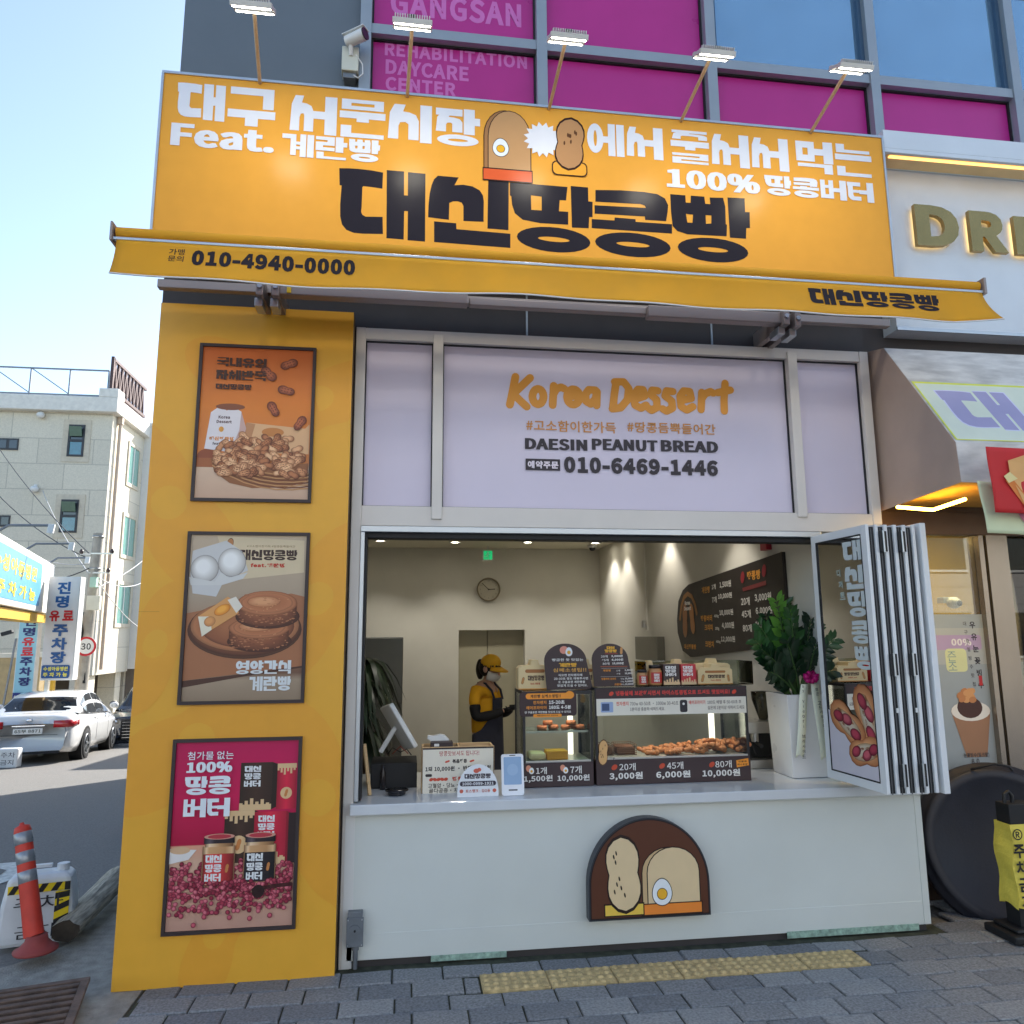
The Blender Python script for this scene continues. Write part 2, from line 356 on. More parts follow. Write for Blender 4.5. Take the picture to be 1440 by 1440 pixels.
        fs = [(i*n+j, i*n+(j+1) % n, (i+1)*n+(j+1) % n, (i+1)*n+j) for i in range(len(rings)-1) for j in range(n)]+[[(len(rings)-1)*n+j for j in range(n)]]
        s.raw(pts, fs, None, cc)
    _w = .02
    def blob(s, cx, cy, rx, ry, c0, c1, rot=0, n=14, jit=0):
        c, q = math.cos(rot), math.sin(rot); P = []
        for k in range(n):
            j = 1+random.uniform(-jit, jit); x, y = rx*j*math.cos(2*PI*k/n), ry*j*math.sin(2*PI*k/n); P.append((cx+x*c-y*q, cy+x*q+y*c))
        s._w = min(rx, ry); s.tone(P, cx, cy, c0, c1)
    def pnut(s, cx, cy, r, rot, c0, c1, n=20):
        P = []; c, q = math.cos(rot), math.sin(rot); b = random.uniform(.8, 1.05)
        for k in range(n):
            a = 2*PI*k/n; d = r*(1-.36*abs(math.sin(a))**1.6)*(b if abs(a-PI) < PI/2 else 1); x, y = d*math.cos(a), d*.92*math.sin(a)*(.66+.36*abs(math.cos(a))**.8); P.append((cx+x*c-y*q, cy+x*q+y*c))
        s._w = r*.4; s.tone(P, cx, cy, c0, c1)
        h = s.h
        for e in () if r < .04 else (-.5, -.12, .2, .52):
            for f in (-.16, .12): 
                x, y = e*r, f*r; s.blob(cx+x*c-y*q, cy+x*q+y*c, r*.13, r*.05, c1, tuple(.5*(c0[i]+c1[i]) for i in range(3)), rot, 7); s.h = h+s.step*.4
    def vgrad(s, x0, y0, x1, y1, stops):
        pts = []; cs = []
        for t, c in stops: pts += [(x0+(x1-x0)*t, y0), (x0+(x1-x0)*t, y1)]; cs += [c, c]
        s.raw(pts, [(2*i, 2*i+2, 2*i+3, 2*i+1) for i in range(len(stops)-1)], None, cs)
    def text(s, body, x, y, h, col, bold=0, w=None, al='L', res=3, slant=0):
        if bold >= .044:                                   # extra heavy: three passes a stroke's fraction apart
            hb = s.h
            for dx in (-.05, 0, .05): s.text(body, x+dx*h, y, h, col, .016, w, al, res, slant)
            return
        vs, fs = text_mesh(body, bold, res)
        if not vs: return
        x0, x1 = min(p[0] for p in vs), max(p[0] for p in vs); y0, y1 = min(p[1] for p in vs), max(p[1] for p in vs)
        ky = h/(y1-y0); kx = w/(x1-x0) if w else ky; W = (x1-x0)*kx; ox = x-(W/2 if al == 'C' else W if al == 'R' else 0)
        s.raw([(ox+(a-x0)*kx+slant*(b-y0)*ky, y+(b-y0)*ky) for a, b in vs], fs, col)
    def pbox(s, LB, LT, R):
        a, b, c = s.p(*LB), s.p(*LT), s.p(*R); return a[0], a[1], c[0]-a[0], b[1]-a[1]
    def ptext(s, body, LB, LT, R, col, bold=0, res=3):
        x, y, w, h = s.pbox(LB, LT, R); s.text(body, x, y, h, col, bold, w, res=res)
    def heavy(s, body, x, y, w, h, col, gap=.06):
        cells = [(.45 if c == ' ' else 1) for c in body]; k = w/(sum(cells)+gap*(len(body)-1)); cx = x
        sub = s.step; s.step = min(sub, .00003); hb = s.h; hm = hb
        for c, q in zip(body, cells):
            hm = max(hm, s.h); s.h = hb
            if 0xAC00 <= ord(c) < 0xD7A4:
                if c in TITLE:
                    for po, hs in TITLE[c]: s.poly([(cx+a*k, y+b*h) for a, b in po], col, [[(cx+a*k, y+b*h) for a, b in hh] for hh in hs])
                else:
                    for po, hs in syllable(c): s.poly([(cx+a*k, y+b*h) for a, b in po], col, [[(cx+a*k, y+b*h) for a, b in hh] for hh in hs])
            elif c != ' ': s.text(c, cx, y, h, col, .05, k)
            cx += k*(q+gap)
        s.step = sub; s.h = max(hm, s.h)+sub*.5
    def pheavy(s, body, LB, LT, R, col, gap=.06):
        x, y, w, h = s.pbox(LB, LT, R); s.heavy(body, x, y, w, h, col, gap)
    def vtext(s, body, x, y, h, col, bold=0, pitch=1.15, w=None):
        for i, c in enumerate(body):
            if c != ' ': s.text(c, x, y-i*h*pitch-h, h, col, bold, w or h*.95, 'C')
    def build(s, name, parent=None, mt=None, label=None, cat=None):
        me = bpy.data.meshes.new(name); og = s.O
        me.from_pydata([p-og for p in s.V], [], s.F); me.materials.append(mt or printmat('printed_vinyl'))
        ca = me.color_attributes.new('Col', 'FLOAT_COLOR', 'CORNER'); buf = []
        _l = {}
        def L(c):
            if c not in _l: _l[c] = lin(c)+(1,)
            return _l[c]
        for f, c in zip(s.F, s.C):
            for i in range(len(f)): buf += L(tuple(c[i])) if isinstance(c, list) else L(tuple(c))
        ca.data.foreach_set('color', buf); me.update()
        o = bpy.data.objects.new(name, me); COL.objects.link(o); o.location = og
        if parent: adopt(o, parent)
        return tag(o, label, cat)
# ================================================================== setting
W = 4.605
SY = 4.30                                             # front of the main sign
def noise_road(name, dark, light, scale, bump):
    return mat(name, dark, .85, var=light, scale=scale, bump=bump, bscale=260)
asph = mat('asphalt', (122, 119, 114), .88, var=.22, scale=55, bump=.5, bscale=240)
conc = mat('rough_concrete', (152, 147, 136), .92, var=.25, scale=14, bump=.8, bscale=90)
gm = MB()
xs = [-1600, -200, -60]+[-30+i*1.0 for i in range(0, 47)]+[40, 200, 1600]
ys = [-1600, -200, -40, -10, 0, 2]+[3+i*.75 for i in range(0, 34)]+[40, 80, 300, 1800]
vs = [(x, y, road_z(y)) for y in ys for x in xs]; nx = len(xs)
gm.add(vs, [(j*nx+i, j*nx+i+1, (j+1)*nx+i+1, (j+1)*nx+i) for j in range(len(ys)-1) for i in range(nx-1)], asph, True)
gm.build('road', kind='structure')
# pavement: bedding sheet with individual blocks laid in running bond
moss = mat('joint_sand', (70, 72, 56), .95, var=.4, scale=20, bump=.6, bscale=150)
pv = [mat('paver_stone', (142, 143, 144), .82, var=.34, scale=75, bump=.9, bscale=210), mat('paver_stone_worn', (128, 130, 133), .82, var=.34, scale=75, bump=.9, bscale=210),
      mat('paver_stone_pale', (154, 155, 155), .82, var=.3, scale=75, bump=.9, bscale=210)]
pm = MB()
tx0, tx1, ty0, ty1 = .42, 2.575, 4.195, 4.395
PW, PH, GAP = .272, .165, .008
row = 0; y = 1.9
while y < 5.2:
    x = -1.32+random.uniform(-.01, .01)-(PW/2 if row % 2 else 0)+.04*row % .09
    while x < 5.6:
        x0, x1 = max(x, -1.33+.05*math.sin(row*1.7)), min(x+PW-GAP, 5.6); y0_, y1_ = y, y+PH-GAP
        if y1_ > 4.66 and x0 < 3.3: x += PW; continue
        if x1-x0 > .03:
            pieces = [(x0, x1, y0_, y1_)]
            if y0_ < ty1 and y1_ > ty0 and x0 < tx1 and x1 > tx0:          # cut round the yellow strip
                pieces = []
                if y0_ < ty0-.02: pieces.append((x0, x1, y0_, ty0-GAP))
                if y1_ > ty1+.02: pieces.append((x0, x1, ty1+GAP, y1_))
                if x0 < tx0-.03: pieces.append((x0, tx0-GAP, max(y0_, ty0), min(y1_, ty1)))
                if x1 > tx1+.03: pieces.append((tx1+GAP, x1, max(y0_, ty0), min(y1_, ty1)))
            for a, b, c, d in pieces:
                if b-a < .02 or d-c < .02: continue
                h = random.uniform(-.004, .002); t1, t2 = random.uniform(-.003, .003), random.uniform(-.002, .002); e = .006
                mt = random.choices(pv, (5, 3, 2))[0]
                P = [(a, c, -.02), (b, c, -.02), (b, d, -.02), (a, d, -.02), (a, c, h-.006), (b, c, h-.006), (b, d, h-.006), (a, d, h-.006),
                     (a+e, c+e, h+t1), (b-e, c+e, h-t1), (b-e, d-e, h-t1+t2), (a+e, d-e, h+t1+t2)]
                pm.add(P, [(8, 9, 10, 11), (4, 5, 9, 8), (5, 6, 10, 9), (6, 7, 11, 10), (7, 4, 8, 11), (0, 1, 5, 4), (1, 2, 6, 5), (2, 3, 7, 6), (3, 0, 4, 7)], mt)
        x += PW
    y += PH; row += 1
pm.quad([(-1.32, -6, -.0125), (9, -6, -.0125), (9, 4.7, -.0125), (-1.32, 4.7, -.0125)], moss)
pm.box(5.6, 14, 1.9, 4.7, -.05, -.001, pv[0]); pm.box(-1.33, 14, -6, 1.9, -.05, -.001, pv[0])
pm.build('pavement', kind='structure')
# yellow tactile strip
ty = mat('tactile_yellow', (198, 174, 124), .8, var=.3, scale=26, bump=.6, bscale=120)
tm = MB(); n = 6; tw = (tx1-tx0)/n
for i in range(n):
    a = tx0+i*tw+.003; b = a+tw-.006; sk = random.uniform(-.003, .003)
    tm.box(a, b, ty0+.002, ty1-.002, -.03, .001+sk, ty)
    for p in range(7):
        for q in range(4):
            cx, cy = a+(p+.5)*(b-a)/7, ty0+(q+.5)*(ty1-ty0)/4
            tm.lathe([(.0175, 0), (.0155, .006), (.009, .0092), (0, .0098)], (cx, cy, .001+sk), ty, 10)
tm.build('tactile_paving', kind='structure', bevel=0)
# concrete apron at the corner, with a broken edge towards the road
ap = [(-1.33, 3.2), (-1.33, 4.7), (-1.5, 6.4), (-2.02, 6.55), (-2.06, 5.9), (-2.0, 5.5), (-1.97, 5.25), (-2.06, 5.03), (-2.17, 4.95), (-2.27, 4.85), (-2.3, 4.78), (-2.2, 4.72), (-2.1, 4.68), (-2.3, 4.62), (-2.6, 4.5), (-2.6, 3.2)]
ad = []
for (a, b), (c, d) in zip(ap, ap[1:]+ap[:1]):
    k = max(1, int(math.hypot(c-a, d-b)/.06))
    for i in range(k):
        t = i/k; j = .012 if a < -1.4 else 0; ad.append((a+(c-a)*t+random.uniform(-j, j), b+(d-b)*t+random.uniform(-j, j)))
am = MB(); am.prism(ad, (0, 0, -.008), (1, 0, 0), (0, 1, 0), (0, 0, 1), .06, conc)
am.build('concrete_apron', kind='structure')

# ================================================================== shop building
slate = mat('slate_cladding', (98, 108, 116), .6, var=.05, scale=3, bump=.1, bscale=200)
alu = mat('grey_aluminium', (152, 160, 166), .4, .3, var=.03)
dark = mat('dark_fascia', (62, 58, 58), .7, var=.15, scale=5)
white = mat('white_aluminium', (222, 222, 218), .42, var=.025, scale=5)
creamf = mat('cream_aluminium', (214, 208, 200), .45, var=.03, scale=5)
silver = mat('brushed_silver', (190, 195, 198), .35, .75, var=.04)
black = mat('black_gasket', (22, 23, 26), .6)
plaster = mat('interior_plaster', (214, 211, 200), .9, var=.03, scale=3, bump=.05)
ceilm = mat('ceiling_board', (215, 210, 190), .9, var=.02)
X0, X1 = -1.53, 14.0
bld = empty('shop_building', (X0, W, 0), 'corner commercial block, slate wall and magenta window film above an open peanut bread shop', 'building')
b = MB()
b.box(X0, X1, 4.80, 19.2, 4.32, 13, slate)                       # upper storeys
b.box(X0+.05, X0+.2, 4.80, 19.2, -1.2, 4.32, slate)                    # side wall on the lane
b.box(X0+.2, X1, 19.0, 19.2, -1, 4.32, slate)
xg = at(505, 100, 4.70).x
b.box(X0, xg, 4.68, 4.80, 3.85, 13, slate)
b.build('wall', bld)
b = MB(); b.box(X0, 3.16, 4.66, 4.80, 3.72, 4.32, dark); b.box(3.16, X1, 4.70, 4.80, 3.6, 4.32, dark)  # dark colour also carries the shade under sign and awning
for px in (740, 1000): b.box(at(px, 470, 4.65).x, at(px, 470, 4.65).x+.012, 4.652, 4.66, 3.74, 4.3, alu)
b.build('fascia', bld)
b = MB(); b.box(X0+.06, -.40, 4.622, 4.80, -.05, 3.85, dark); b.box(-.40, -.335, 4.62, 4.80, -.05, 3.72, dark); b.build('corner_pier', bld)
# curtain wall above: mullions, transoms, panes
pink = mat('magenta_film', (180, 42, 130), .3, var=.04, scale=4, spec=.5)
bluegl = mat('blue_glazing', (158, 190, 208), .03, metal=.8, var=.1, scale=1.2, spec=.9, bump=.12, bscale=1.6)
CY = 4.62
vx = [at(513, 90, CY).x, at(763, 120, CY).x, at(1003, 120, CY).x, at(1232, 120, CY).x]
vx += [vx[3]+(vx[3]-vx[2])*.93]+[vx[3]+(vx[3]-vx[2])*k for k in (1.93, 2.9, 3.9, 4.9, 5.9, 6.9)]
vx = [x for x in vx if x < X1]
zb = at(640, 49, CY).z
zr = [4.32, zb, zb+1.02, zb+3.2, zb+4.2, 13]
mb = MB(); hw = .037
for x in vx: mb.box(x-hw, x+hw, CY, 4.80, 4.32, 13, alu)
mb.build('mullion', bld)
for k, z in enumerate(zr[1:-1]):
    mb = MB()
    for a, c in zip(vx, vx[1:]): mb.box(a+hw, c-hw, CY+.012, 4.80, z-.037, z+.037, alu)
    mb.build('transom', bld)
for i, (a, c) in enumerate(zip(vx, vx[1:])):
    for j, (z0, z1) in enumerate(zip(zr, zr[1:])):
        isp = j == 0 or i < 2 or (j % 2 == 0 and i < 6)
        q = MB(); q.box(a+hw, c-hw, 4.70, 4.80, z0+.037, z1-.037, pink if isp else bluegl)
        if not isp:
            f = .03
            for (p, r, s, t) in ((a+hw, a+hw+f, z0+.037, z1-.037), (c-hw-f, c-hw, z0+.037, z1-.037), (a+hw+f, c-hw-f, z0+.037, z0+.037+f), (a+hw+f, c-hw-f, z1-.037-f, z1-.037)):
                q.box(p, r, 4.665, 4.70, s, t, mat('window_frame_blue', (70, 96, 120), .4, .3))
        else:
            for (p, r, s, t) in ((a+hw, a+hw+.012, z0+.037, z1-.037), (c-hw-.012, c-hw, z0+.037, z1-.037), (a+hw+.012, c-hw-.012, z1-.049, z1-.037)): q.box(p, r, 4.68, 4.70, s, t, black)
        wpn = q.build('window_pane', bld)
        if i == 0 and j < 2:
            A = Art((0, 4.70, 0), h0=.001)
            pc = (206, 112, 180)
            if j == 0:
                A.ptext('REHABILITATION', (541, 78), (541.5, 59), (741, 94), pc, .02); A.ptext('DAYCARE', (542, 104), (542, 83), (659, 110), pc, .02); A.ptext('CENTER', (542, 127), (542, 107.5), (641, 132), pc, .02)
            else: A.ptext('GANGSAN', (549, 20), (549, -14), (733, 30), pc, .02)
            A.build('lettering', wpn, printmat('film_lettering', .35))
# ---- shop front: white frame, transom panels
x_l, x_r = at(501, 470, W).x, at(1230, 610, W).x                    # outer edges of the frame
zt = at(510, 460, W).z; zm = at(510, 722, W).z; zo = at(510, 739, W).z
b = MB()
p1, p2 = (at(607, 590, W).x+.006, at(623.5, 590, W).x-.004), (at(1112, 600, W).x+.006, at(1128, 610, W).x-.006)
b.box(x_l, x_l+.06, W, 4.72, -.02, zt, creamf); b.box(x_r-.065, x_r, W, 4.72, zm-.02, zt, creamf)
b.box(x_l+.06, x_r-.065, W+.004, 4.72, zt-.075, zt, creamf); b.box(x_l+.06, x_r-.065, W+.004, 4.72, zo, zm+.05, creamf)
for u0, u1 in (p1, p2): b.box(u0, u1, W-.012, 4.72, zm+.02 if u0 > 1 else zm-.03, zt-.03, creamf)
b.box(x_r-.065, x_r, W, 4.72, .80, zm-.02, creamf)
b.build('transom_frame', bld, bevel=.004)
film = mat('frosted_film', (212, 204, 220), .5, var=.025, scale=2, spec=.35)
for k, (u0, u1) in enumerate(((x_l+.06, p1[0]), (p1[1], p2[0]), (p2[1], x_r-.065))):
    q = MB(); q.box(u0, u1, 4.655, 4.68, zm+.05, zt-.075, film)
    for a, c in ((u0, u0+.007), (u1-.007, u1)): q.box(a, c, 4.64, 4.655, zm+.05, zt-.075, black)
    q.box(u0+.007, u1-.007, 4.64, 4.655, zm+.05, zm+.056, black); q.box(u0+.007, u1-.007, 4.64, 4.655, zt-.082, zt-.075, black)
    pn = q.build('transom_panel', bld)
    if k == 1:
        A = Art((0, 4.655, 0), h0=.001); org = (222, 150, 52); dk = (38, 30, 40)
        Z = lambda pts: [A.p(480+a/1.895, 420+c/1.895) for a, c in pts]
        tk = abs(A.p(500, 540)[1]-A.p(500, 548.5)[1])*1.32
        def arc(cx, cy, rx, ry, a0, a1, n=12): return [(cx+rx*math.cos(math.radians(a0+(a1-a0)*i/n)), cy-ry*math.sin(math.radians(a0+(a1-a0)*i/n))) for i in range(n+1)]
        ST = [[(464, 208), (457, 245), (449, 283)], [(503, 211), (458, 254), (480, 275), (494, 288)], arc(524, 261, 15, 21, 0, 360), [(566, 232), (563, 284)], [(564, 256), (573, 240), (586, 236), (594, 240)],
              arc(618, 262, 17, 21, -20, 335)[::1], [(602, 262), (633, 258)], [(677, 244), (659, 243), (650, 256), (652, 274), (664, 281), (677, 268), (681, 248), (680, 285)],
              [(732, 222), (727, 258), (723, 294)], [(728, 222), (752, 222), (766, 240), (762, 270), (744, 291), (722, 294)],
              [(782, 268), (808, 260), (804, 243), (790, 242), (779, 258), (782, 284), (798, 292), (812, 284)], [(843, 246), (828, 244), (824, 256), (840, 270), (841, 290), (826, 298), (818, 292)], [(883, 248), (866, 246), (862, 260), (880, 273), (882, 292), (866, 300), (856, 294)],
              [(903, 272), (932, 266), (928, 248), (912, 246), (902, 260), (905, 288), (920, 297), (936, 288)], [(960, 250), (958, 296)], [(959, 268), (968, 254), (984, 248), (990, 252)], [(1022, 226), (1019, 270), (1020, 300)], [(1002, 251), (1036, 244)]]
        for l in ST: A.line(Z(l), tk, org)
        A.ptext('#고소함이한가득', (740, 606), (740, 590), (866, 609), (206, 140, 66), .008); A.ptext('#땅콩듬뿍들어간', (882, 608), (882, 593), (1006, 612), (206, 140, 66), .008)
        A.ptext('DAESIN', (739, 632), (740, 616), (825, 633), dk, .05); A.ptext('PEANUT', (833, 633), (833, 617), (924, 636), dk, .05); A.ptext('BREAD', (930, 635), (930, 619), (1009, 637), dk, .05)
        x, y, w, h = A.pbox((739, 661), (739, 645), (787.5, 662)); A.rect(x, y, x+w, y+h, dk)
        A.ptext('예약주문', (742, 658.5), (742, 648), (785, 659.5), (225, 215, 225), .02)
        A.ptext('010-6469-1446', (793, 665), (793, 642), (1010, 672), dk, .028)
        A.build('lettering', pn, printmat('film_lettering', .35))
# ---- opening track, jamb, counter
b = MB(); xo1 = 2.70
b.box(x_l+.06, xo1, W-.01, 4.74, zo-.038, zo-.002, silver); b.box(x_l+.06, xo1, W+.03, 4.74, zo-.07, zo-.038, black)
b.box(x_l+.06, x_l+.085, W-.006, 4.74, .87, zo-.038, silver); b.box(x_l+.085, x_l+.10, W+.02, 4.74, .87, zo-.07, black)
b.build('opening_frame', bld, bevel=.003)
clad = mat('grey_white_cladding', (210, 214, 208), .5, var=.045, scale=1.6, bump=.04, bscale=300)
zc0, zc1 = .03, .795
xc0, xc1 = at(488, 1300, W).x, at(1305, 1250, W).x
b = MB()
b.box(xc0, xc1, W, 4.70, zc0, zc1, clad); b.box(xc0, xc1-.05, W-.003, W, zc0, .165, clad); b.box(xc1-.045, xc1, W-.004, W, zc0, zc1, clad)
b.box(xc0-.025, xc0+.03, W-.003, W, -.01, zc1, white); b.box(xc1-.012, xc1+.002, W, 4.70, zc0, zc1, clad)
b.build('counter_front', bld, bevel=.002)
foam = mat('green_foam_filler', (150, 178, 162), .95, var=.35, scale=30, bump=1, bscale=80)
for a, c in ((606, 712), (1108, 1292)):
    f = MB(); f.box(at(a, 1340, W).x, at(c, 1310, W).x, W-.008, W-.0035, .001, zc0+.002+.006*(a > 900), foam); f.build('foam_filler', bld)
b = MB(); b.box(xc0+.02, xc1-.02, W+.02, 4.71, -.02, zc0-.004, dark); b.build('plinth', bld)
ctop = mat('counter_slab', (214, 217, 218), .12, var=.03, scale=4, spec=.6)
b = MB(); b.box(xc0, 3.27, W-.055, 5.55, .803, .862, ctop); b.build('countertop', bld, bevel=.006)
# ---- interior shell
RX, BY, CZ = 2.78, 10.7, 3.04
b = MB()
rx0 = at(645, 900, BY).x; rx1 = at(738, 900, BY).x; rz = at(690, 886, BY).z
b.box(X0+.2, rx0, BY, BY+.35, 0, CZ, plaster); b.box(rx1, RX, BY, BY+.35, 0, CZ, plaster); b.box(rx0, rx1, BY, BY+.35, rz, CZ, plaster)
b.box(RX, RX+.14, 4.72, BY+.35, 0, CZ, plaster); b.box(RX+.14, 3.17, 4.72, 5.2, 0, 3.7, dark); b.box(X0+.2, X0+.26, 4.80, BY+.35, 0, CZ, plaster)
b.box(X0+.26, -.34, 4.80, 4.9, 0, CZ, plaster); b.box(-.34, RX, 4.74, 4.86, zo-.02, CZ, plaster)
b.build('interior_wall', bld)
b = MB(); b.box(X0+.2, RX, 4.74, BY+.35, CZ, CZ+.1, ceilm); b.build('ceiling', bld)
b = MB(); b.box(X0+.2, RX, 4.72, BY+.35, -.04, .004, mat('shop_floor', (120, 112, 100), .4, var=.1)); b.build('floor', bld)
dm = mat('lift_door_steel', (176, 170, 146), .5, .15, var=.04)
b = MB(); xm = at(687, 900, BY).x
b.box(rx0, xm-.004, BY+.16, BY+.2, 0, rz, dm); b.box(xm+.004, rx1, BY+.16, BY+.2, 0, rz, dm); b.box(rx0, rx1, BY+.2, BY+.3, 0, rz, dark)
b.build('double_door', bld)
lampm = emit('downlight_glow', (255, 246, 226), 14)
def lamp_light(name, kind, loc, energy, color, parent, **kw):
    l = bpy.data.lights.new(name, kind); l.energy = energy; l.color = color
    for k, v in kw.items(): setattr(l, k, v)
    o = bpy.data.objects.new(name, l); COL.objects.link(o); o.location = loc; adopt(o, parent); return o
dl = None
for i, (px, py, lb) in enumerate(((535, 760, 'leftmost round ceiling downlight, above the dark plant'), (640, 762, 'round ceiling downlight just left of the green exit sign'), (742, 762, 'round ceiling downlight just right of the green exit sign'), (837, 763, 'round ceiling downlight beside the ceiling camera and side wall'))):
    q = gz(px, py, CZ)
    r = empty('downlight', q, lb, 'ceiling light', 'recessed downlights in the shop ceiling')
    t = MB(); t.lathe([(.075, 0), (.078, -.008), (.06, -.012), (.055, 0)], q, white, 20); t.build('trim_ring', r)
    t = MB(); t.lathe([(0, -.004), (.054, -.004)], q, lampm, 20); t.build('lens', r)
    o = lamp_light('downlight_lamp', 'SPOT', (q.x, q.y, q.z-.02), 17, (1, .95, .86), r, spot_size=math.radians(110), spot_blend=.6, shadow_soft_size=.05)
for px, py in ((858, 768), (900, 768), (1, 1), (2, 2), (3, 3)):                               # two more near the side wall, hidden by the lintel: they make the wall washes; three unseen ones added to brighten the counter
    q = Vector((RX-.22, 9.3 if px == 858 else 7.7, CZ)) if px > 99 else Vector((-.45+.95*px, 6.0, CZ))
    r = empty('downlight', q, ('round ceiling downlight washing the side wall ' + ('in the far corner' if px == 858 else 'near the menu board')) if px > 99 else 'unseen ceiling downlight added to brighten the counter, %s' % ('over the dark plant', 'over the narrow case', 'over the wide case')[px-1], 'ceiling light', 'recessed downlights in the shop ceiling')
    t = MB(); t.lathe([(.075, 0), (.078, -.008), (.06, -.012), (.055, 0)], q, white, 20); t.build('trim_ring', r)
    t = MB(); t.lathe([(0, -.004), (.054, -.004)], q, lampm, 20); t.build('lens', r)
    lamp_light('downlight_lamp', 'SPOT', (q.x, q.y, q.z-.02), 13, (1, .93, .83), r, spot_size=math.radians(90), spot_blend=.5, shadow_soft_size=.04)

# ================================================================== main sign
sg = empty('shop_sign', (.75, SY, 3.9), 'wide amber sign board over the awning with heavy black shop title and white slogans', 'sign')
sx0, sx1 = at(221, 200, SY).x, at(1250, 290, SY).x
sz1 = (at(228, 99, SY).z+at(1240, 193, SY).z)/2; sz0 = at(1257, 393, SY).z
amber = (238, 168, 66)
A = Art((0, SY, 0), h0=.0)
A.grad(sx0+.012, sz0+.012, sx1-.012, sz1-.012, [(0, amber), (1, amber)])
wt = (232, 232, 236); dkb = (44, 40, 46)
zz = lambda pts: [(460+a/4.8, 200+c/4.8) for a, c in pts]
yy = lambda pts: [(740+a/4.235, 220+c/4.235) for a, c in pts]
def elp(cx, cy, rx, ry, n=26, tl=.09): return [(cx+rx*math.cos(2*PI*k/n), cy+ry*math.sin(2*PI*k/n)+tl*rx*math.cos(2*PI*k/n)) for k in range(n)]
GL = [('대', [(zz([(82, 175), (150, 176), (210, 180), (300, 190), (378, 205), (373, 314), (300, 303), (245, 297), (238, 304), (233, 440), (230, 470), (238, 490), (260, 502), (375, 504), (377, 620), (240, 618), (180, 612), (130, 592), (100, 555), (88, 500), (88, 420), (98, 292), (84, 290)]), []),
              (zz([(403, 188), (520, 198), (519, 358), (545, 360), (546, 202), (664, 213), (661, 671), (543, 662), (545, 466), (520, 465), (517, 657), (400, 648)]), [])]),
      ('신', [(zz([(748, 226), (888, 238), (860, 290), (920, 287), (980, 298), (1030, 325), (1052, 360), (1058, 400), (1056, 538), (920, 532), (920, 430), (908, 408), (880, 399), (850, 400), (825, 410), (822, 524), (682, 507), (684, 430), (692, 350), (705, 290), (722, 250)]), []),
              (zz([(1088, 238), (1226, 250), (1224, 594), (1082, 583)]), []), (zz([(722, 534), (871, 547), (873, 587), (1237, 618), (1237, 714), (722, 674)]), [])]),
      ('땅', [([(717, 256.5), (738, 258), (798, 263), (796, 282), (787, 281.5), (786, 297), (799, 298), (799, 316), (760, 314), (735, 309), (724, 300), (720, 288), (719, 276), (717, 275)], [yy([(28, 232), (92, 240), (92, 322), (30, 318)])]),
              (yy([(265, 176), (368, 185), (370, 268), (395, 270), (395, 362), (375, 362), (372, 428), (272, 424)]), []), (yy(elp(163, 496, 219, 74)), [yy(elp(164, 494, 94, 14))])]),
      ('콩', [(yy([(412, 200), (560, 202), (700, 212), (780, 225), (825, 250), (845, 290), (842, 330), (833, 386), (708, 378), (706, 358), (407, 341), (407, 291), (712, 307), (705, 292), (680, 284), (412, 270)]), []),
              (yy([(390, 373), (525, 382), (527, 364), (650, 374), (652, 390), (868, 404), (868, 460), (390, 427)]), []), (yy(elp(635, 527, 225, 71)), [yy(elp(636, 525, 99, 14))])]),
      ('빵', [(yy([(857, 225), (947, 232), (950, 275), (978, 277), (980, 234), (1060, 240), (1066, 283), (1096, 285), (1092, 245), (1172, 247), (1185, 300), (1188, 405), (1195, 407), (1193, 476), (960, 464), (900, 445), (872, 415), (862, 330)]), [yy([(950, 342), (993, 348), (990, 396), (960, 394)]), yy([(1068, 350), (1102, 352), (1102, 400), (1070, 402)])]),
              (yy([(1198, 245), (1300, 250), (1303, 332), (1330, 333), (1332, 427), (1310, 427), (1308, 490), (1213, 484)]), []), (yy(elp(1112, 558, 210, 71)), [yy(elp(1112, 556, 90, 14))])])]
tv0 = A.p(478, 330)[1]; 
for ch, polys in GL:                                             # glyphs taken once, kept as outlines in a unit cell for reuse
    Q = [([A.p(*q) for q in po], [[A.p(*q) for q in hh] for hh in hs]) for po, hs in polys]
    for po, hs in Q: A.poly(po, dkb, hs)
    x0 = min(a for po, _ in Q for a, c in po); x1 = max(a for po, _ in Q for a, c in po); y0 = min(c for po, _ in Q for a, c in po); y1 = max(c for po, _ in Q for a, c in po)
    TITLE[ch] = [([((a-x0)/(x1-x0), (c-y0)/(y1-y0)) for a, c in po], [[((a-x0)/(x1-x0), (c-y0)/(y1-y0)) for a, c in hh] for hh in hs]) for po, hs in Q]
A.pheavy('대구', (247, 166), (247.5, 114.6), (387, 166), wt); A.pheavy('서문시장', (407, 186), (408, 132), (675, 200), wt)
A.pheavy('에서', (826, 217), (826, 172), (933, 226), wt); A.pheavy('줄서서', (944, 228.5), (943, 182), (1110, 240), wt); A.pheavy('먹는', (1121, 242), (1119, 197), (1227, 248), wt)
A.ptext('Feat.', (241, 204.6), (243, 172.7), (383, 217), wt, .055); A.pheavy('계란빵', (396, 219), (396, 187), (534, 231), wt)
A.ptext('100%', (939, 263.5), (938.5, 237), (1068, 277), wt, .06); A.pheavy('땅콩버터', (1076, 274), (1076, 246), (1229.5, 289), wt)
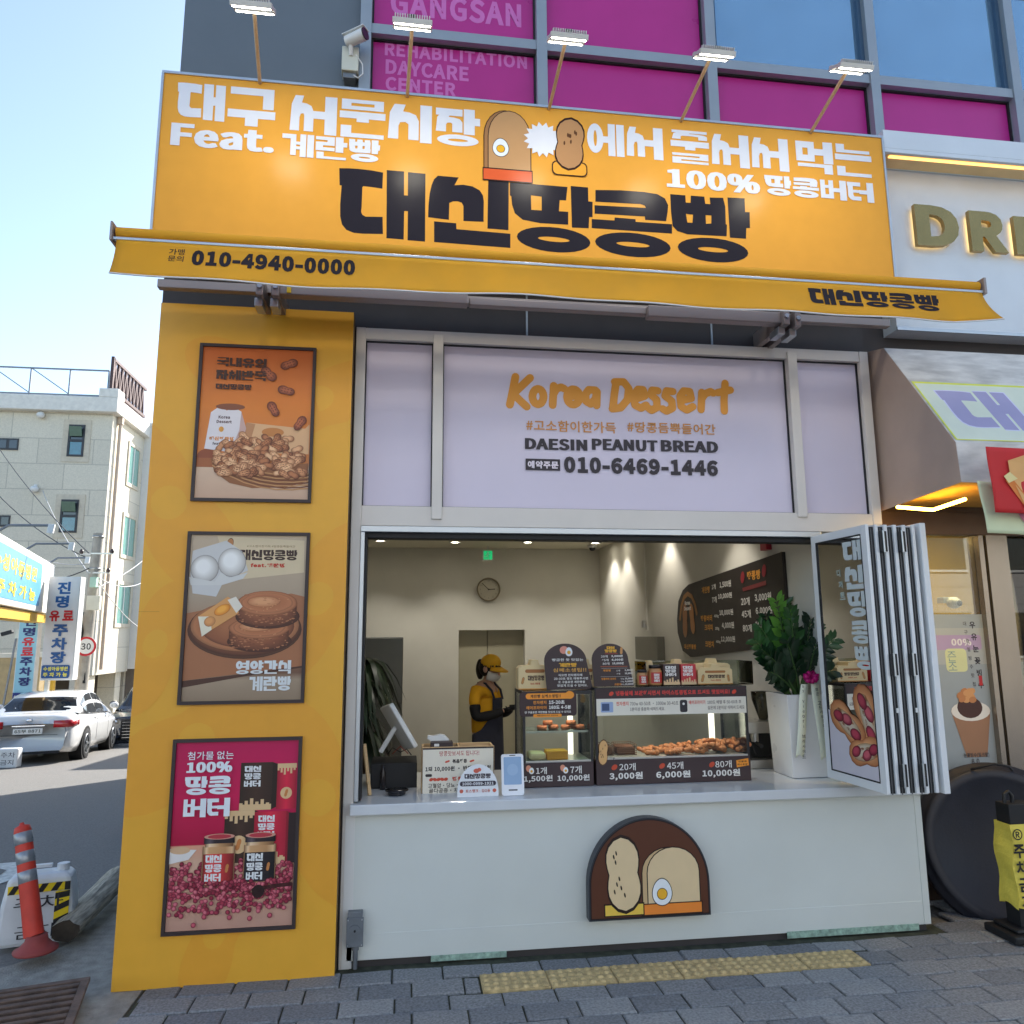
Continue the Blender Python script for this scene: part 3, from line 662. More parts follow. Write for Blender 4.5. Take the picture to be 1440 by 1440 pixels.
# plain food pictures between the slogans: a loaf with half an egg, a starburst, a peanut
ol = (58, 40, 34)
def loaf(A, x0, y0, x1, y1, c, crust, base=None, edge=ol):
    w, h = x1-x0, y1-y0; t = w*.02
    def shape(d):
        P = [(x0-d, y0-d), (x1+d, y0-d)]
        for k in range(13):
            a = PI*k/12; P.append(((x0+x1)/2+(w/2+d)*math.cos(a), y0+h*.55+(h*.45+d)*math.sin(a)))
        return P
    A.poly([(x-w*.1, y) for x, y in shape(t)], edge); A.poly([(x-w*.1, y) for x, y in shape(0)], crust); A.poly(shape(t), edge); A.poly(shape(0), c)
    if base: A.rect(x0-w*.14, y0-h*.22, x1+w*.05, y0, edge); A.rect(x0-w*.12, y0-h*.2, x1+w*.03, y0-h*.02, base)
def egg(A, cx, cy, r, edge=ol):
    P = lambda f: [(cx+f*r*math.cos(2*PI*k/24)*.8*(1-.12*math.sin(2*PI*k/24)), cy+f*r*math.sin(2*PI*k/24)) for k in range(24)]
    A.poly(P(1.07), edge); A.poly(P(1), (236, 240, 242)); A.ell(cx, cy-r*.15, r*.45, r*.45, edge); A.ell(cx, cy-r*.15, r*.4, r*.4, (240, 180, 50))
a0 = A.p(687, 236); a1 = A.p(745, 160); loaf(A, a0[0], a0[1], a1[0], a1[1], (198, 152, 104), (166, 120, 78), (224, 98, 54)); c = A.p(704, 208); egg(A, c[0], c[1], .062)
c = A.p(763, 197); A.poly([(c[0]+(.125 if k % 2 else .095)*math.cos(PI*k/16), c[1]+(.125 if k % 2 else .095)*math.sin(PI*k/16)) for k in range(32)], wt)
c = A.p(801, 242); A.rrect(c[0]-.115, c[1]-.03, c[0]+.115, c[1]+.07, .03, ol); A.rrect(c[0]-.108, c[1]-.023, c[0]+.108, c[1]+.063, .028, (240, 168, 60)); c = A.p(801, 203); A.peanut(c[0], c[1], .175, 1.5, (190, 142, 96), ol, (100, 66, 44), 1.35)
vinyl = printmat('glossy_sign_vinyl', .24, .09)
body = MB(); body.box(sx0, sx1, SY+.002, 4.60, sz0, sz1, mat('sign_box_orange', (214, 150, 60), .5)); body.build('sign_box', sg)
A.build('sign_face', sg, vinyl)
fr = MB()
for (x0, x1, z0, z1) in ((sx0, sx1, sz1-.014, sz1+.002), (sx0-.002, sx0+.012, sz0+.012, sz1-.014), (sx1-.012, sx1+.002, sz0+.012, sz1-.014), (sx0, sx1, sz0-.002, sz0+.012)): fr.box(x0, x1, SY-.008, SY+.02, z0, z1, silver)
fr.build('trim', sg)

# ================================================================== floodlights over the sign
gal = mat('galvanised_arm', (196, 172, 136), .5, .2, var=.08, scale=30)
lampw = mat('lamp_housing', (205, 205, 200), .4, .3)
led = emit('led_panel', (255, 252, 240), 12)
FL = [((368, 110), (356, 10), 'leftmost floodlight, in front of the slate wall'), ((572, 132), (580, 34), 'floodlight on a near vertical arm beside the pink window lettering'), ((768, 152), (798, 54), 'middle floodlight on an arm crossing the magenta windows'),
      ((950, 168), (1004, 77), 'floodlight on a slanting arm below the left blue window'), ((1130, 183), (1197, 96), 'rightmost floodlight, on the most slanted arm above the sign end')]
for (b0, h0, lb) in FL:
    P0 = at(*b0, 4.42); P0.z = sz1-.01
    best = min((( (at(h0[0], h0[1], Y).x-P0.x)**2, Y) for Y in [3.2+.02*i for i in range(60)]))[1]
    best = min(max(best, 3.5), 3.62); P1 = at(h0[0], h0[1], best)
    r = empty('floodlight', P0, lb, 'floodlight', 'floodlights on arms above the main sign')
    d = (Vector((P1.x, SY, 4.45))-P1).normalized(); d = Vector((0, .5, -.87)).normalized()
    u = Vector((1, 0, 0)); v = d.cross(u).normalized()
    t = MB(); t.cyl(P0, P1-d*.03+Vector((0, .02, 0)), .011, .011, gal, 10); t.build('arm', r)
    t = MB(); hwid = .105
    for s in (-1, 1):
        c = P1+v*(.05*s); t.obox(c, u, v, d, hwid, .017, .014, lampw)
    for s in (-1, 1): t.obox(P1+u*(hwid-.005)*s, u, v, d, .005, .033, .01, lampw)
    for k in range(15): t.obox(P1+v*.05+u*(-.09+.18*k/14)-d*.022, u, v, d, .003, .016, .01, lampw)
    t.obox(P1-d*.03, u, v, d, .02, .05, .006, mat('lamp_bracket', (60, 60, 62), .5, .5)); t.build('housing', r, bevel=.002)
    t = MB()
    for s in (-1, 1): c = P1+v*(.05*s)+d*.0155; t.quad([c+u*a*.096+v*e*.013 for a, e in ((-1, -1), (1, -1), (1, 1), (-1, 1))], led)
    t.build('led_strip', r)
    o = lamp_light('floodlight_beam', 'AREA', P1+d*.03, .8, (1, .93, .78), r, shape='RECTANGLE', size=.2, size_y=.1, spread=math.radians(140))
    o.rotation_euler = (-d).to_track_quat('Z', 'Y').to_euler()

# ================================================================== awning
aw = empty('retracted_awning', (.8, 4.0, 3.6), 'retracted yellow roller awning with printed valance running below the sign', 'awning')
AY = 3.92
canvas = mat('yellow_canvas', (236, 172, 34), .75, var=.05, scale=5, bump=.25, bscale=500, trans=.25)
alum = mat('awning_aluminium', (150, 138, 132), .4, .35, var=.04)
L0, R0 = at(163, 326, AY), at(1376, 407, AY)
zA = (L0.z+R0.z)/2
t = MB(); t.cyl((L0.x+.01, AY, zA), (R0.x-.01, AY, zA), .034, .034, canvas, 20); t.build('roller_tube', aw)
t = MB(); t.box(L0.x, R0.x, AY-.037, AY-.005, zA-.050, zA-.034, silver); t.box(L0.x-.012, L0.x, AY-.05, AY+.05, zA-.06, zA+.045, alum); t.box(R0.x, R0.x+.016, AY-.05, AY+.05, zA-.06, zA+.045, alum); t.build('front_rail', aw, bevel=.003)
zv = .215
def val(u, w):
    x = L0.x+.02+(R0.x-L0.x-.03)*u+(.05*w*w*max(0, (u-.93)/.07)); z = zA-.05-zv*w*(1+.03*math.sin(u*9)-.06*max(0, (u-.93)/.07))
    y = AY-.034-.012*w*math.sin(u*16+1)-.05*w*w+.01*math.sin(u*41)*w*w-.05*w*max(0, (u-.95)/.05)
    return (x, y, z)
t = MB(); t.grid(val, 120, 8, canvas); vo = t.build('valance', aw, solid=.002)
t = MB(); t.tube([Vector(val(i/80, 1)) for i in range(81)], .0045, white, 6); t.build('hem', vo)
# valance print follows the cloth
A = Art((0, AY-.034, 0), h0=.001)
pa = mat
def drape(o, art):
    pass
ink = (40, 34, 40)
A.ptext('010-4940-0000', (270, 376), (270, 352), (499, 392), ink, .03); A.ptext('가맹', (238, 359), (238, 350), (260, 360), ink, .004); A.ptext('문의', (237, 369.5), (237, 360.5), (259, 371), ink, .004)
A.pheavy('대신땅콩빵', (1137, 430), (1137, 405), (1321, 444), ink)
for i, q in enumerate(A.V):
    u = (q.x-L0.x-.02)/(R0.x-L0.x-.03); w = (zA-.05-q.z)/zv; p = val(u, w); A.V[i] = Vector((q.x, p[1]-.0022-(i*1e-8), q.z))
A.build('valance_print', vo, printmat('awning_ink', .7, .2))
# folded arms and mounting bar underneath
def ab(px0, py0, px1, py1, Y, th, mt=alum, dp=.05, name='folding_arm'):
    a, c = at(px0, py0, Y), at(px1, py1, Y); z = (a.z+c.z)/2
    return t.box(a.x, c.x, Y, Y+dp, z-th/2, z+th/2, mt)
t = MB(); ab(221, 396, 1252, 455, 4.36, .052); t.build('mounting_bar', aw, bevel=.004)
t = MB(); ab(381, 402, 658, 421, 4.26, .075, dp=.07); t.build('folding_arm', aw, bevel=.006)
t = MB(); ab(1100, 446, 912, 437, 4.26, .075, dp=.07); t.build('folding_arm', aw, bevel=.006)
t = MB(); ab(660, 424, 910, 436, 4.30, .05, dp=.05); t.build('folding_arm', aw, bevel=.006)
for px, py in ((366, 404), (388, 405), (1104, 446), (1120, 449)):
    q = at(px, py, 4.25); t = MB(); t.box(q.x-.02, q.x+.02, 4.23, 4.66, q.z-.055, q.z+.05, alum); t.box(q.x-.035, q.x+.01, 4.28, 4.40, q.z-.1, q.z-.05, silver); t.cyl((q.x, 4.222, q.z), (q.x, 4.235, q.z), .014, .014, silver, 10); t.build('wall_bracket', aw, bevel=.003)
t = MB(); q = at(406, 403, 4.24); t.box(q.x-.012, q.x+.012, 4.252, 4.26, q.z-.03, q.z+.03, mat('label_yellow', (230, 190, 20), .5)); t.build('warning_label', aw)
# ================================================================== yellow panel with posters
PY = 4.50
px0, px1 = (at(230, 425, PY).x+at(152, 1398, PY).x)/2, (at(497, 440, PY).x+at(471, 1372, PY).x)/2
pz0, pz1 = (at(152, 1398, PY).z+at(471, 1372, PY).z)/2, (at(230, 425, PY).z+at(497, 440, PY).z)/2
pn = empty('advert_panel', ((px0+px1)/2, PY, pz0), 'tall yellow panel with tone-on-tone peanut shapes at the building corner', 'panel')
t = MB(); t.box(px0, px1, PY+.002, 4.62, pz0, pz1, mat('panel_edge', (120, 90, 40), .5)); t.build('panel_board', pn)
A = Art((0, PY, 0), h0=0)
yb, yd = (234, 172, 54), (233, 164, 50)
A.rect(px0, pz0, px1, pz1, yb)
def clipx(pts): return [(min(max(a, px0+.002), px1-.002), min(max(c, pz0+.002), pz1-.002)) for a, c in pts]
for (cx, cy, r, rot) in ((px0+.12, 2.55, .62, 2.2), (px1-.2, 3.2, .5, .4), (px1-.16, 2.0, .55, 1.0), (px0+.35, 1.22, .6, .5), (px1-.12, .9, .62, 2.0), (px0+.5, .22, .35, 1.3), (px0+.1, 1.75, .4, 1.2), (px0+.55, 3.3, .45, 2.6)):
    P = []
    for k in range(36):
        a = 2*PI*k/36; d = r*(1-.34*abs(math.sin(a))**1.5); x, y = d*math.cos(a), d*.62*math.sin(a)*(.78+.3*abs(math.cos(a))); P.append((cx+x*math.cos(rot)-y*math.sin(rot), cy+x*math.sin(rot)+y*math.cos(rot)))
    Q = clipx(P); A.raw(Q, [list(range(36))], yd)
    A.ell(cx, cy+.02, min(.1, r*.2, cx-px0-.01, px1-cx-.01), r*.16, yb, rot)
A.rect(px0, at(200, 860, PY).z-.002, px0+.11, at(200, 860, PY).z+.0005, (190, 130, 30))
A.build('panel_print', pn, printmat('panel_vinyl', .42, .45))
def poster(c4, label):
    """c4: corner pixels TL TR BR BL -> frame, print plane"""
    P = [at(*q, PY-.02) for q in c4]
    x0, x1 = (P[0].x+P[3].x)/2, (P[1].x+P[2].x)/2; z0, z1 = (P[2].z+P[3].z)/2, (P[0].z+P[1].z)/2
    r = empty('poster', ((x0+x1)/2, PY-.01, z0), label, 'poster', 'framed posters on the yellow panel')
    f = MB(); e = .018; fm = mat('dark_brown_frame', (52, 40, 40), .5)
    f.box(x0, x0+e, PY-.022, PY-.001, z0, z1, fm); f.box(x1-e, x1, PY-.022, PY-.001, z0, z1, fm); f.box(x0+e, x1-e, PY-.022, PY-.001, z0, z0+e, fm); f.box(x0+e, x1-e, PY-.022, PY-.001, z1-e, z1, fm)
    f.build('frame', r)
    A = Art((0, PY-.008, 0), h0=0); return r, A, x0+e, z0+e, x1-e, z1-e
def within(v, a, c): return min(max(v, a), c)
# 1 - peanuts in a basket
r, A, x0, y0, x1, y1 = poster([(280, 482), (443, 489), (439, 707), (269, 704)], 'top poster: peanuts heaped in a wicker basket on orange')
w, h = x1-x0, y1-y0; U = lambda a, c: (x0+w*a, y0+h*c)
A.grad(x0, y0, x1, y1, [(0, (206, 168, 140)), (.2, (222, 190, 160)), (.24, (214, 130, 70)), (.6, (226, 132, 52)), (1, (200, 98, 40))])
A.poly([U(.42, .5), U(.95, .47), U(.99, .5), U(.99, .3), U(.4, .3)], (226, 178, 130)); A.poly([U(.42, .5), U(.5, .49), U(.45, .34), U(.37, .34)], (196, 140, 96)); A.ell(*U(.66, .44), w*.1, h*.03, (200, 130, 70))
A.ell(*U(.1, .27), w*.1, h*.05, (150, 80, 50)); A.rect(x0, U(0, .2)[1], x0+w*.2, U(0, .26)[1], (168, 100, 60))
A.poly([U(.06, .32), U(.1, .56), U(.17, .6), U(.24, .575), U(.3, .6), U(.37, .57), U(.36, .45), U(.3, .3)], (232, 224, 224)); A.poly([U(.29, .3), U(.36, .45), U(.37, .57), U(.42, .46), U(.38, .33)], (206, 170, 160))
A.ell(*U(.27, .6), w*.13, h*.022, (140, 84, 56)); A.text('대신땅콩빵', *U(.1, .375), h*.026, (224, 140, 60), .03, w*.22); A.text('feat.계란빵', *U(.13, .345), h*.02, (70, 50, 50), .02, w*.17); A.text('Korea', *U(.17, .52), h*.02, (90, 60, 60), .02); A.text('Dessert', *U(.155, .49), h*.02, (90, 60, 60), .02); A.ell(*U(.2, .45), w*.022, h*.018, (226, 160, 70))
bk = (150, 96, 58)
A.poly([U(.12, .26), U(.16, .17), U(.3, .1), U(.5, .07), U(.8, .08), U(.99, .12), U(.99, .24), U(.5, .2)], bk)
for k in range(9):
    A.line([U(.14+.86*i/12, .13+.012*k-.07*math.sin(PI*(.08+.62*i/12))+.1*(1-i/12)**3+.004*((i+k) % 2)) for i in range(13)], w*.011, [(196, 142, 92), (120, 72, 44)][k % 2], False)
for k in range(110):
    a = random.random(); px_ = .17+.8*a; top = .25+.22*math.sin(PI*min(1, .12+.8*a)); c = .16+(1-(k/110)**.8)*max(.02, top-.16)*random.uniform(.75, 1)
    c0, c1 = random.choice([((232, 176, 128), (140, 84, 52)), ((214, 150, 102), (118, 66, 40)), ((190, 122, 78), (96, 52, 32)), ((240, 190, 142), (160, 100, 62))]); hh0 = A.h; A.pnut(x0+w*within(px_, .13, .93), y0+h*c, w*random.uniform(.055, .072), random.uniform(-1.0, 1.2), c0, c1); A.h = hh0+.00002
for a, c, q in ((.78, .9, .4), (.6, .83, 2.4), (.77, .72, 2.9), (.66, .59, 2.1), (.9, .5, 1)): A.pnut(*U(a, c), w*.085, q, (186, 104, 66), (84, 40, 28))
A.heavy('국내유일', *U(.13, .87), w*.45, h*.06, (70, 46, 36)); A.heavy('자체반죽', *U(.13, .78), w*.45, h*.065, (70, 46, 36)); A.heavy('대신땅콩빵', *U(.13, .715), w*.32, h*.036, (70, 46, 36))
A.build('print', r, printmat('poster_print', .4))
# 2 - egg bread on a plate
r, A, x0, y0, x1, y1 = poster([(265, 747), (436, 749), (427, 992), (248, 988)], 'middle poster: two round egg breads on a plate by an egg tray')
w, h = x1-x0, y1-y0; U = lambda a, c: (x0+w*a, y0+h*c)
A.grad(x0, y0, x1, y1, [(0, (150, 128, 104)), (.12, (170, 148, 122)), (.16, (120, 86, 66)), (.3, (152, 104, 74)), (.62, (176, 156, 132)), (1, (200, 178, 150))])
A.poly([U(0, .12), U(1, .2), U(1, .62), U(.88, .64), U(0, .52)], (170, 112, 76)); A.poly([U(0, .12), U(.5, .155), U(.5, .14), U(0, .08)], (80, 50, 38)); A.poly([U(.5, .155), U(1, .2), U(1, .19), U(.5, .14)], (80, 50, 38))
A.poly([U(.22, .995), U(.98, .97), U(.985, .77), U(.36, .72)], (216, 196, 160)); A.peanut(*U(.33, .93), w*.07, 1.4, (190, 130, 80), (90, 50, 36))
A.text('#고소함이한가득 #땅콩듬뿍들어간', *U(.48, .925), h*.014, (120, 80, 50), 0, w*.42); A.heavy('대신땅콩빵', *U(.42, .845), w*.5, h*.065, (66, 44, 36)); A.text('feat.계란빵', *U(.52, .8), h*.026, (196, 60, 40), .03, w*.3)
A.poly([U(.02, .9), U(.3, .965), U(.44, .9), U(.5, .78), U(.3, .72), U(.24, .62), U(.04, .64), U(.01, .76)], (206, 204, 200)); A.blob(*U(.13, .79), w*.12, h*.085, (244, 242, 236), (170, 164, 156), 0, 26); A.blob(*U(.36, .83), w*.12, h*.09, (244, 242, 236), (174, 168, 160), 0, 26); A.poly([U(.0, .74), U(.22, .71), U(.27, .77), U(.34, .735), U(.5, .77), U(.46, .73), U(.28, .69), U(.02, .69)], (214, 212, 206))
A.blob(*U(.5, .42), w*.485, h*.175, (70, 40, 28), (104, 66, 46), 0, 36); A.blob(*U(.5, .43), w*.48, h*.17, (150, 92, 60), (98, 56, 38), 0, 36); A.blob(*U(.5, .445), w*.46, h*.155, (150, 92, 60), (196, 130, 86), 0, 36); A.blob(*U(.52, .44), w*.4, h*.13, (174, 110, 72), (134, 78, 52), 0, 36)
def bun(cx, cy, rw, rh, th):
    A.blob(cx+rw*.03, cy-th*1.15, rw*1.06, rh*1.0, (60, 34, 24), (92, 52, 36), 0, 30); A.blob(cx, cy-th, rw*.98, rh, (150, 90, 60), (96, 54, 36), 0, 30, .01); A.vgrad(cx-rw*.98, cy-th, cx+rw*.98, cy, [(0, (96, 54, 36)), (.25, (170, 104, 68)), (.5, (184, 116, 78)), (.8, (150, 88, 58)), (1, (92, 52, 34))])
    for k in range(90): hh0 = A.h; a_ = random.uniform(-.94, .94); A.blob(cx+rw*a_, cy-th*random.uniform(.1, 1.25)-rh*.75*math.sqrt(1-a_*a_)*1, rw*random.uniform(.02, .07), th*.06, *random.choice([((186, 122, 82), (158, 98, 64)), ((128, 74, 50), (142, 86, 58))]), 0, 7); A.h = hh0+.00001
    A.blob(cx, cy, rw, rh, (206, 138, 94), (170, 104, 68), 0, 34, .012); A.blob(cx, cy+rh*.04, rw*.86, rh*.8, (176, 108, 70), (196, 126, 84), 0, 30, .02); A.blob(cx-rw*.12, cy+rh*.12, rw*.55, rh*.45, (222, 160, 112), (182, 114, 74), 0, 24, .03)
    for k in range(26): hh0 = A.h; a_ = random.uniform(0, 6.28); d_ = random.uniform(0, .8); A.blob(cx+rw*d_*math.cos(a_), cy+rh*d_*math.sin(a_), rw*random.uniform(.02, .06), rh*.05, (204, 140, 96), (186, 118, 78), 0, 7); A.h = hh0+.00001
bun(*U(.62, .43), w*.26, h*.065, h*.07); bun(*U(.68, .58), w*.26, h*.075, h*.07); A.blob(*U(.5, .63), w*.02, h*.005, (176, 112, 76), (150, 92, 62))
A.poly([U(.1, .5), U(.14, .38), U(.22, .42), U(.44, .52), U(.43, .58), U(.34, .62)], (222, 160, 96)); A.poly([U(.1, .5), U(.14, .38), U(.22, .42), U(.2, .5)], (236, 226, 200)); A.blob(*U(.3, .54), w*.075, h*.03, (250, 176, 70), (214, 120, 40), .5); A.blob(*U(.2, .47), w*.05, h*.03, (226, 160, 96), (190, 124, 76), .5); A.poly([U(.34, .6), U(.41, .62), U(.47, .56), U(.42, .52)], (232, 222, 204))
A.heavy('영양간식', *U(.44, .155), w*.47, h*.08, (226, 228, 226)); A.heavy('계란빵', *U(.56, .055), w*.35, h*.085, (226, 228, 226))
A.build('print', r, printmat('poster_print', .4))
# 3 - peanut butter
r, A, x0, y0, x1, y1 = poster([(245, 1040), (425, 1036), (415, 1305), (224, 1319)], 'bottom poster: peanut butter jars and boxes on a crimson ground')
w, h = x1-x0, y1-y0; U = lambda a, c: (x0+w*a, y0+h*c)
A.grad(x0, y0, x1, y1, [(0, (196, 150, 130)), (.36, (220, 178, 150)), (.44, (226, 160, 130)), (.445, (176, 16, 60)), (.7, (206, 24, 84)), (1, (192, 20, 84))])
def carton(x, y, ww, hh, c, c2, txt=True):
    A.poly([(x+ww, y), (x+ww*1.16, y+hh*.05), (x+ww*1.16, y+hh*.96), (x+ww, y+hh)], tuple(int(v*.7) for v in c)) if x+ww*1.16 < x1 else None
    A.vgrad(x, y, x+ww, y+hh, [(0, tuple(v*.8 for v in c)), (.5, tuple(min(255, v*1.1) for v in c)), (1, tuple(v*.85 for v in c))])
    n = 6
    for k in range(n):
        d = hh*(.05+.12*((k*7) % 5)/5); A.rect(x+ww*k/n, y if c2[1] == 'b' else y+hh-hh*.1-d, x+ww*(k+.62)/n, (y+hh*.1+d) if c2[1] == 'b' else y+hh, c2[0])
    A.rect(x, y if c2[1] == 'b' else y+hh*.9, x+ww, y+hh*.12 if c2[1] == 'b' else y+hh, c2[0])
    if txt:
        for k, s in enumerate(('대신', '땅콩', '버터')): A.heavy(s, x+ww*.12, y+hh*(.8-.155*k), ww*.52, hh*.13, (232, 232, 230))
    else: A.ell(x+ww*.5, y+hh*.35, ww*.3, ww*.3, (228, 190, 140)); A.peanut(x+ww*.5, y+hh*.35, ww*.2, 1.3, (206, 130, 70))
br, rd, crm = (66, 46, 36), (206, 40, 66), (224, 188, 140)
carton(*U(.83, .62), w*.16, h*.25, rd, (crm, 't'), False); carton(*U(.53, .62), w*.26, h*.26, br, (crm, 'b')); carton(*U(.42, .34), w*.24, h*.28, br, (crm, 't'), False); carton(*U(.66, .33), w*.26, h*.28, rd, (crm, 'b')); A.rect(*U(.94, .33), *U(1, .6), (50, 36, 36))
A.poly([U(.0, .35), U(.15, .37), U(.21, .42), U(.0, .43)], (232, 226, 220)); A.ell(*U(.08, .42), w*.08, h*.02, (220, 180, 140))
beans = [(150, 44, 64), (124, 30, 50), (176, 66, 84), (100, 22, 40)]
BN = [((206, 96, 110), (104, 22, 42)), ((170, 60, 78), (84, 16, 34)), ((220, 120, 130), (126, 34, 54)), ((150, 44, 64), (70, 14, 30))]
for k in range(620):
    c = random.random()**.8; yb_ = .085+.26*(1-(k/620)**.9)+random.uniform(-.01, .01); a = random.random()
    if yb_ < .16 and random.random() < .5: continue
    hh0 = A.h; A.blob(x0+w*within(a, .025, .975), y0+h*yb_, w*.02, h*.0125, *BN[k % 4], random.uniform(-1, 1), 9); A.h = hh0+.00001
for a, c in ((.22, .03), (.3, .07), (.5, .06), (.66, .05), (.82, .06), (.12, .08)): A.blob(*U(a, c), w*.02, h*.014, *BN[0])
def jar(cx, y, ww, hh, c):
    A.vgrad(cx-ww/2, y, cx+ww/2, y+hh*.78, [(0, (130, 88, 56)), (.12, (236, 200, 156)), (.2, (214, 166, 116)), (.7, (196, 146, 98)), (.9, (226, 184, 138)), (1, (110, 72, 46))]); A.vgrad(cx-ww*.43, y+hh*.76, cx+ww*.43, y+hh*.86, [(0, (120, 84, 54)), (.15, (240, 210, 170)), (.5, (200, 152, 104)), (1, (116, 78, 50))]); A.vgrad(cx-ww*.47, y+hh*.83, cx+ww*.47, y+hh*.97, [(0, (26, 20, 24)), (.2, (96, 86, 92)), (.35, (50, 40, 44)), (.8, (44, 36, 40)), (1, (20, 16, 18))]); A.ell(cx, y+hh*.97, ww*.47, hh*.06, (210, 150, 130)); A.ell(cx, y+hh*.97, ww*.36, hh*.045, (190, 60, 70))
    A.vgrad(cx-ww*.47, y+hh*.02, cx+ww*.47, y+hh*.62, [(0, tuple(v*.55 for v in c)), (.2, tuple(min(255, v*1.12) for v in c)), (.6, c), (1, tuple(v*.5 for v in c))])
    for k, s in enumerate(('대신', '땅콩', '버터')): A.heavy(s, cx-ww*.4, y+hh*(.44-.19*k), ww*.5, hh*.16, (232, 232, 230))
    A.peanut(cx+ww*.27, y+hh*.32, ww*.13, 1.4, (200, 130, 74))
jar(*U(.39, .235), w*.26, h*.26, (206, 60, 60)); jar(*U(.72, .235), w*.26, h*.26, (48, 40, 44))
for k in range(110): hh0 = A.h; A.blob(x0+w*random.uniform(.2, .97), y0+h*random.uniform(.2, .25), w*.02, h*.0125, *BN[k % 4], random.uniform(-1, 1), 9); A.h = hh0+.00001
A.line([U(.68, .2), U(.85, .215), U(.98, .22)], w*.03, (70, 30, 30)); A.ell(*U(.72, .19), w*.05, h*.035, (46, 24, 24))
tw_ = (232, 236, 240)
A.text('첨가물 없는', *U(.1, .905), h*.045, tw_, .004, w*.37); A.text('100%', *U(.1, .835), h*.058, tw_, .06, w*.36); A.heavy('땅콩', *U(.09, .715), w*.37, h*.1, tw_); A.heavy('버터', *U(.09, .595), w*.37, h*.1, tw_)
A.build('print', r, printmat('poster_print', .4))

# ================================================================== arch sign on the counter front
r = empty('arch_sign', (1.27, W, .25), 'brown arched board with a peanut, a loaf and half an egg, on the counter front', 'sign')
AYs = W-.075
A = Art((0, AYs, 0), h0=0)
bl, br_, tp = A.p(829, 1297), A.p(1000, 1286), A.p(912, 1150)
cx = (bl[0]+br_[0])/2; zb0 = (bl[1]+br_[1])/2; hw_ = (br_[0]-bl[0])/2; hh = tp[1]-zb0
def archp(d):
    P = [(cx-hw_+d, zb0+d), (cx+hw_-d, zb0+d)]
    for k in range(31):
        a = PI*k/30; P.append((cx+(hw_-d)*math.cos(a)*(1 if True else 1), zb0+hh*.33+(hh*.67-d)*math.sin(a)))
    return P
t = MB(); t.prism(archp(0), (0, AYs+.001, 0), (1, 0, 0), (0, 0, 1), (0, -1, 0), .072, mat('arch_edge', (44, 48, 56), .4)); t.build('board', r)
A.poly(archp(.008), (26, 22, 22)); A.poly(archp(.014), (92, 52, 34))
ln = (40, 26, 20); crm2 = (228, 202, 158)
q0, q1 = A.p(912, 1268), A.p(981, 1190); loaf(A, q0[0], q0[1]-.01, q1[0], q1[1], crm2, (206, 176, 130), (240, 140, 56), ln)
c = A.p(878, 1238); A.rect(c[0]-.125, zb0+.02, c[0]+.115, zb0+.09, ln); A.rect(c[0]-.118, zb0+.026, c[0]+.108, zb0+.082, (238, 200, 84))
A.peanut(c[0]-.005, c[1]+.035, .2, 1.62, crm2, ln, None, 1.3)
for (dx, dz) in ((-.06, .1), (-.05, .07), (-.045, .12), (-.03, -.02), (-.045, -.05), (-.02, -.07), (-.06, -.09), (0, -.11)): A.ell(c[0]+dx, c[1]+dz+.03, .005, .014, ln, .2, 8)
c = A.p(931, 1254); egg(A, c[0], c[1], .072, ln)
A.build('board_print', r, printmat('arch_print', .4))

# ================================================================== isolator box with conduit
q = at(501, 1303, W); r = empty('isolator_box', (q.x, W, q.z-.08), 'small grey switch box with a conduit stub low on the counter corner', 'switch box')
gmt = mat('grey_metal_box', (120, 126, 132), .45, .5, var=.1, scale=20)
t = MB(); t.box(q.x-.045, q.x+.035, W-.05, W-.004, q.z-.08, q.z+.09, gmt); t.box(q.x-.05, q.x+.042, W-.06, W-.05, q.z-.085, q.z+.065, gmt); t.cyl((q.x-.004, W-.06, q.z+.0), (q.x-.004, W-.068, q.z), .03, .03, gmt, 20); t.cyl((q.x-.004, W-.068, q.z), (q.x-.004, W-.074, q.z), .006, .006, black, 8)
for a in (-.042, .034):
    for c in (-.075, .055): t.cyl((q.x+a, W-.06, q.z+c), (q.x+a, W-.064, q.z+c), .004, .004, silver, 8)
t.build('box_body', r, bevel=.003)
t = MB(); t.cyl((q.x, W-.03, q.z-.08), (q.x, W-.03, q.z-.16), .014, .014, gmt, 12); t.cyl((q.x, W-.03, q.z-.11), (q.x, W-.03, q.z-.09), .019, .019, gmt, 12); t.cyl((q.x, W-.03, q.z-.16), (q.x, W-.03, .0), .012, .012, gmt, 12); t.build('conduit', r)

# ================================================================== security camera on the slate wall
q = at(494, 88, 4.62); r = empty('security_camera', (q.x, 4.68, q.z-.1), 'white bullet camera on a junction box beside the window corner', 'camera')
offw = mat('offwhite_plastic', (206, 206, 190), .5, var=.05)
t = MB(); t.box(q.x-.06, q.x+.05, 4.58, 4.68, q.z-.09, q.z+.09, offw); t.box(q.x-.05, q.x+.035, 4.60, 4.68, q.z-.13, q.z-.09, gmt); t.build('junction_box', r, bevel=.006)
t = MB(); c = Vector((q.x+.0, 4.54, q.z+.1)); d = Vector((.8, -.5, .06)).normalized(); t.cyl(c-d*.03, c+d*.11, .037, .04, white, 20); t.obox(c+d*.035+Vector((0, 0, .041)), d, Vector((0, 0, 1)).cross(d), (0, 0, 1), .085, .035, .003, white); t.cyl((q.x, 4.58, q.z+.02), c-Vector((0, 0, .02)), .015, .015, white, 10); t.build('camera_body', r)
t = MB(); t.cyl(c+d*.11, c+d*.118, .039, .039, mat('camera_glass', (24, 20, 26), .1), 20); t.build('lens', r)
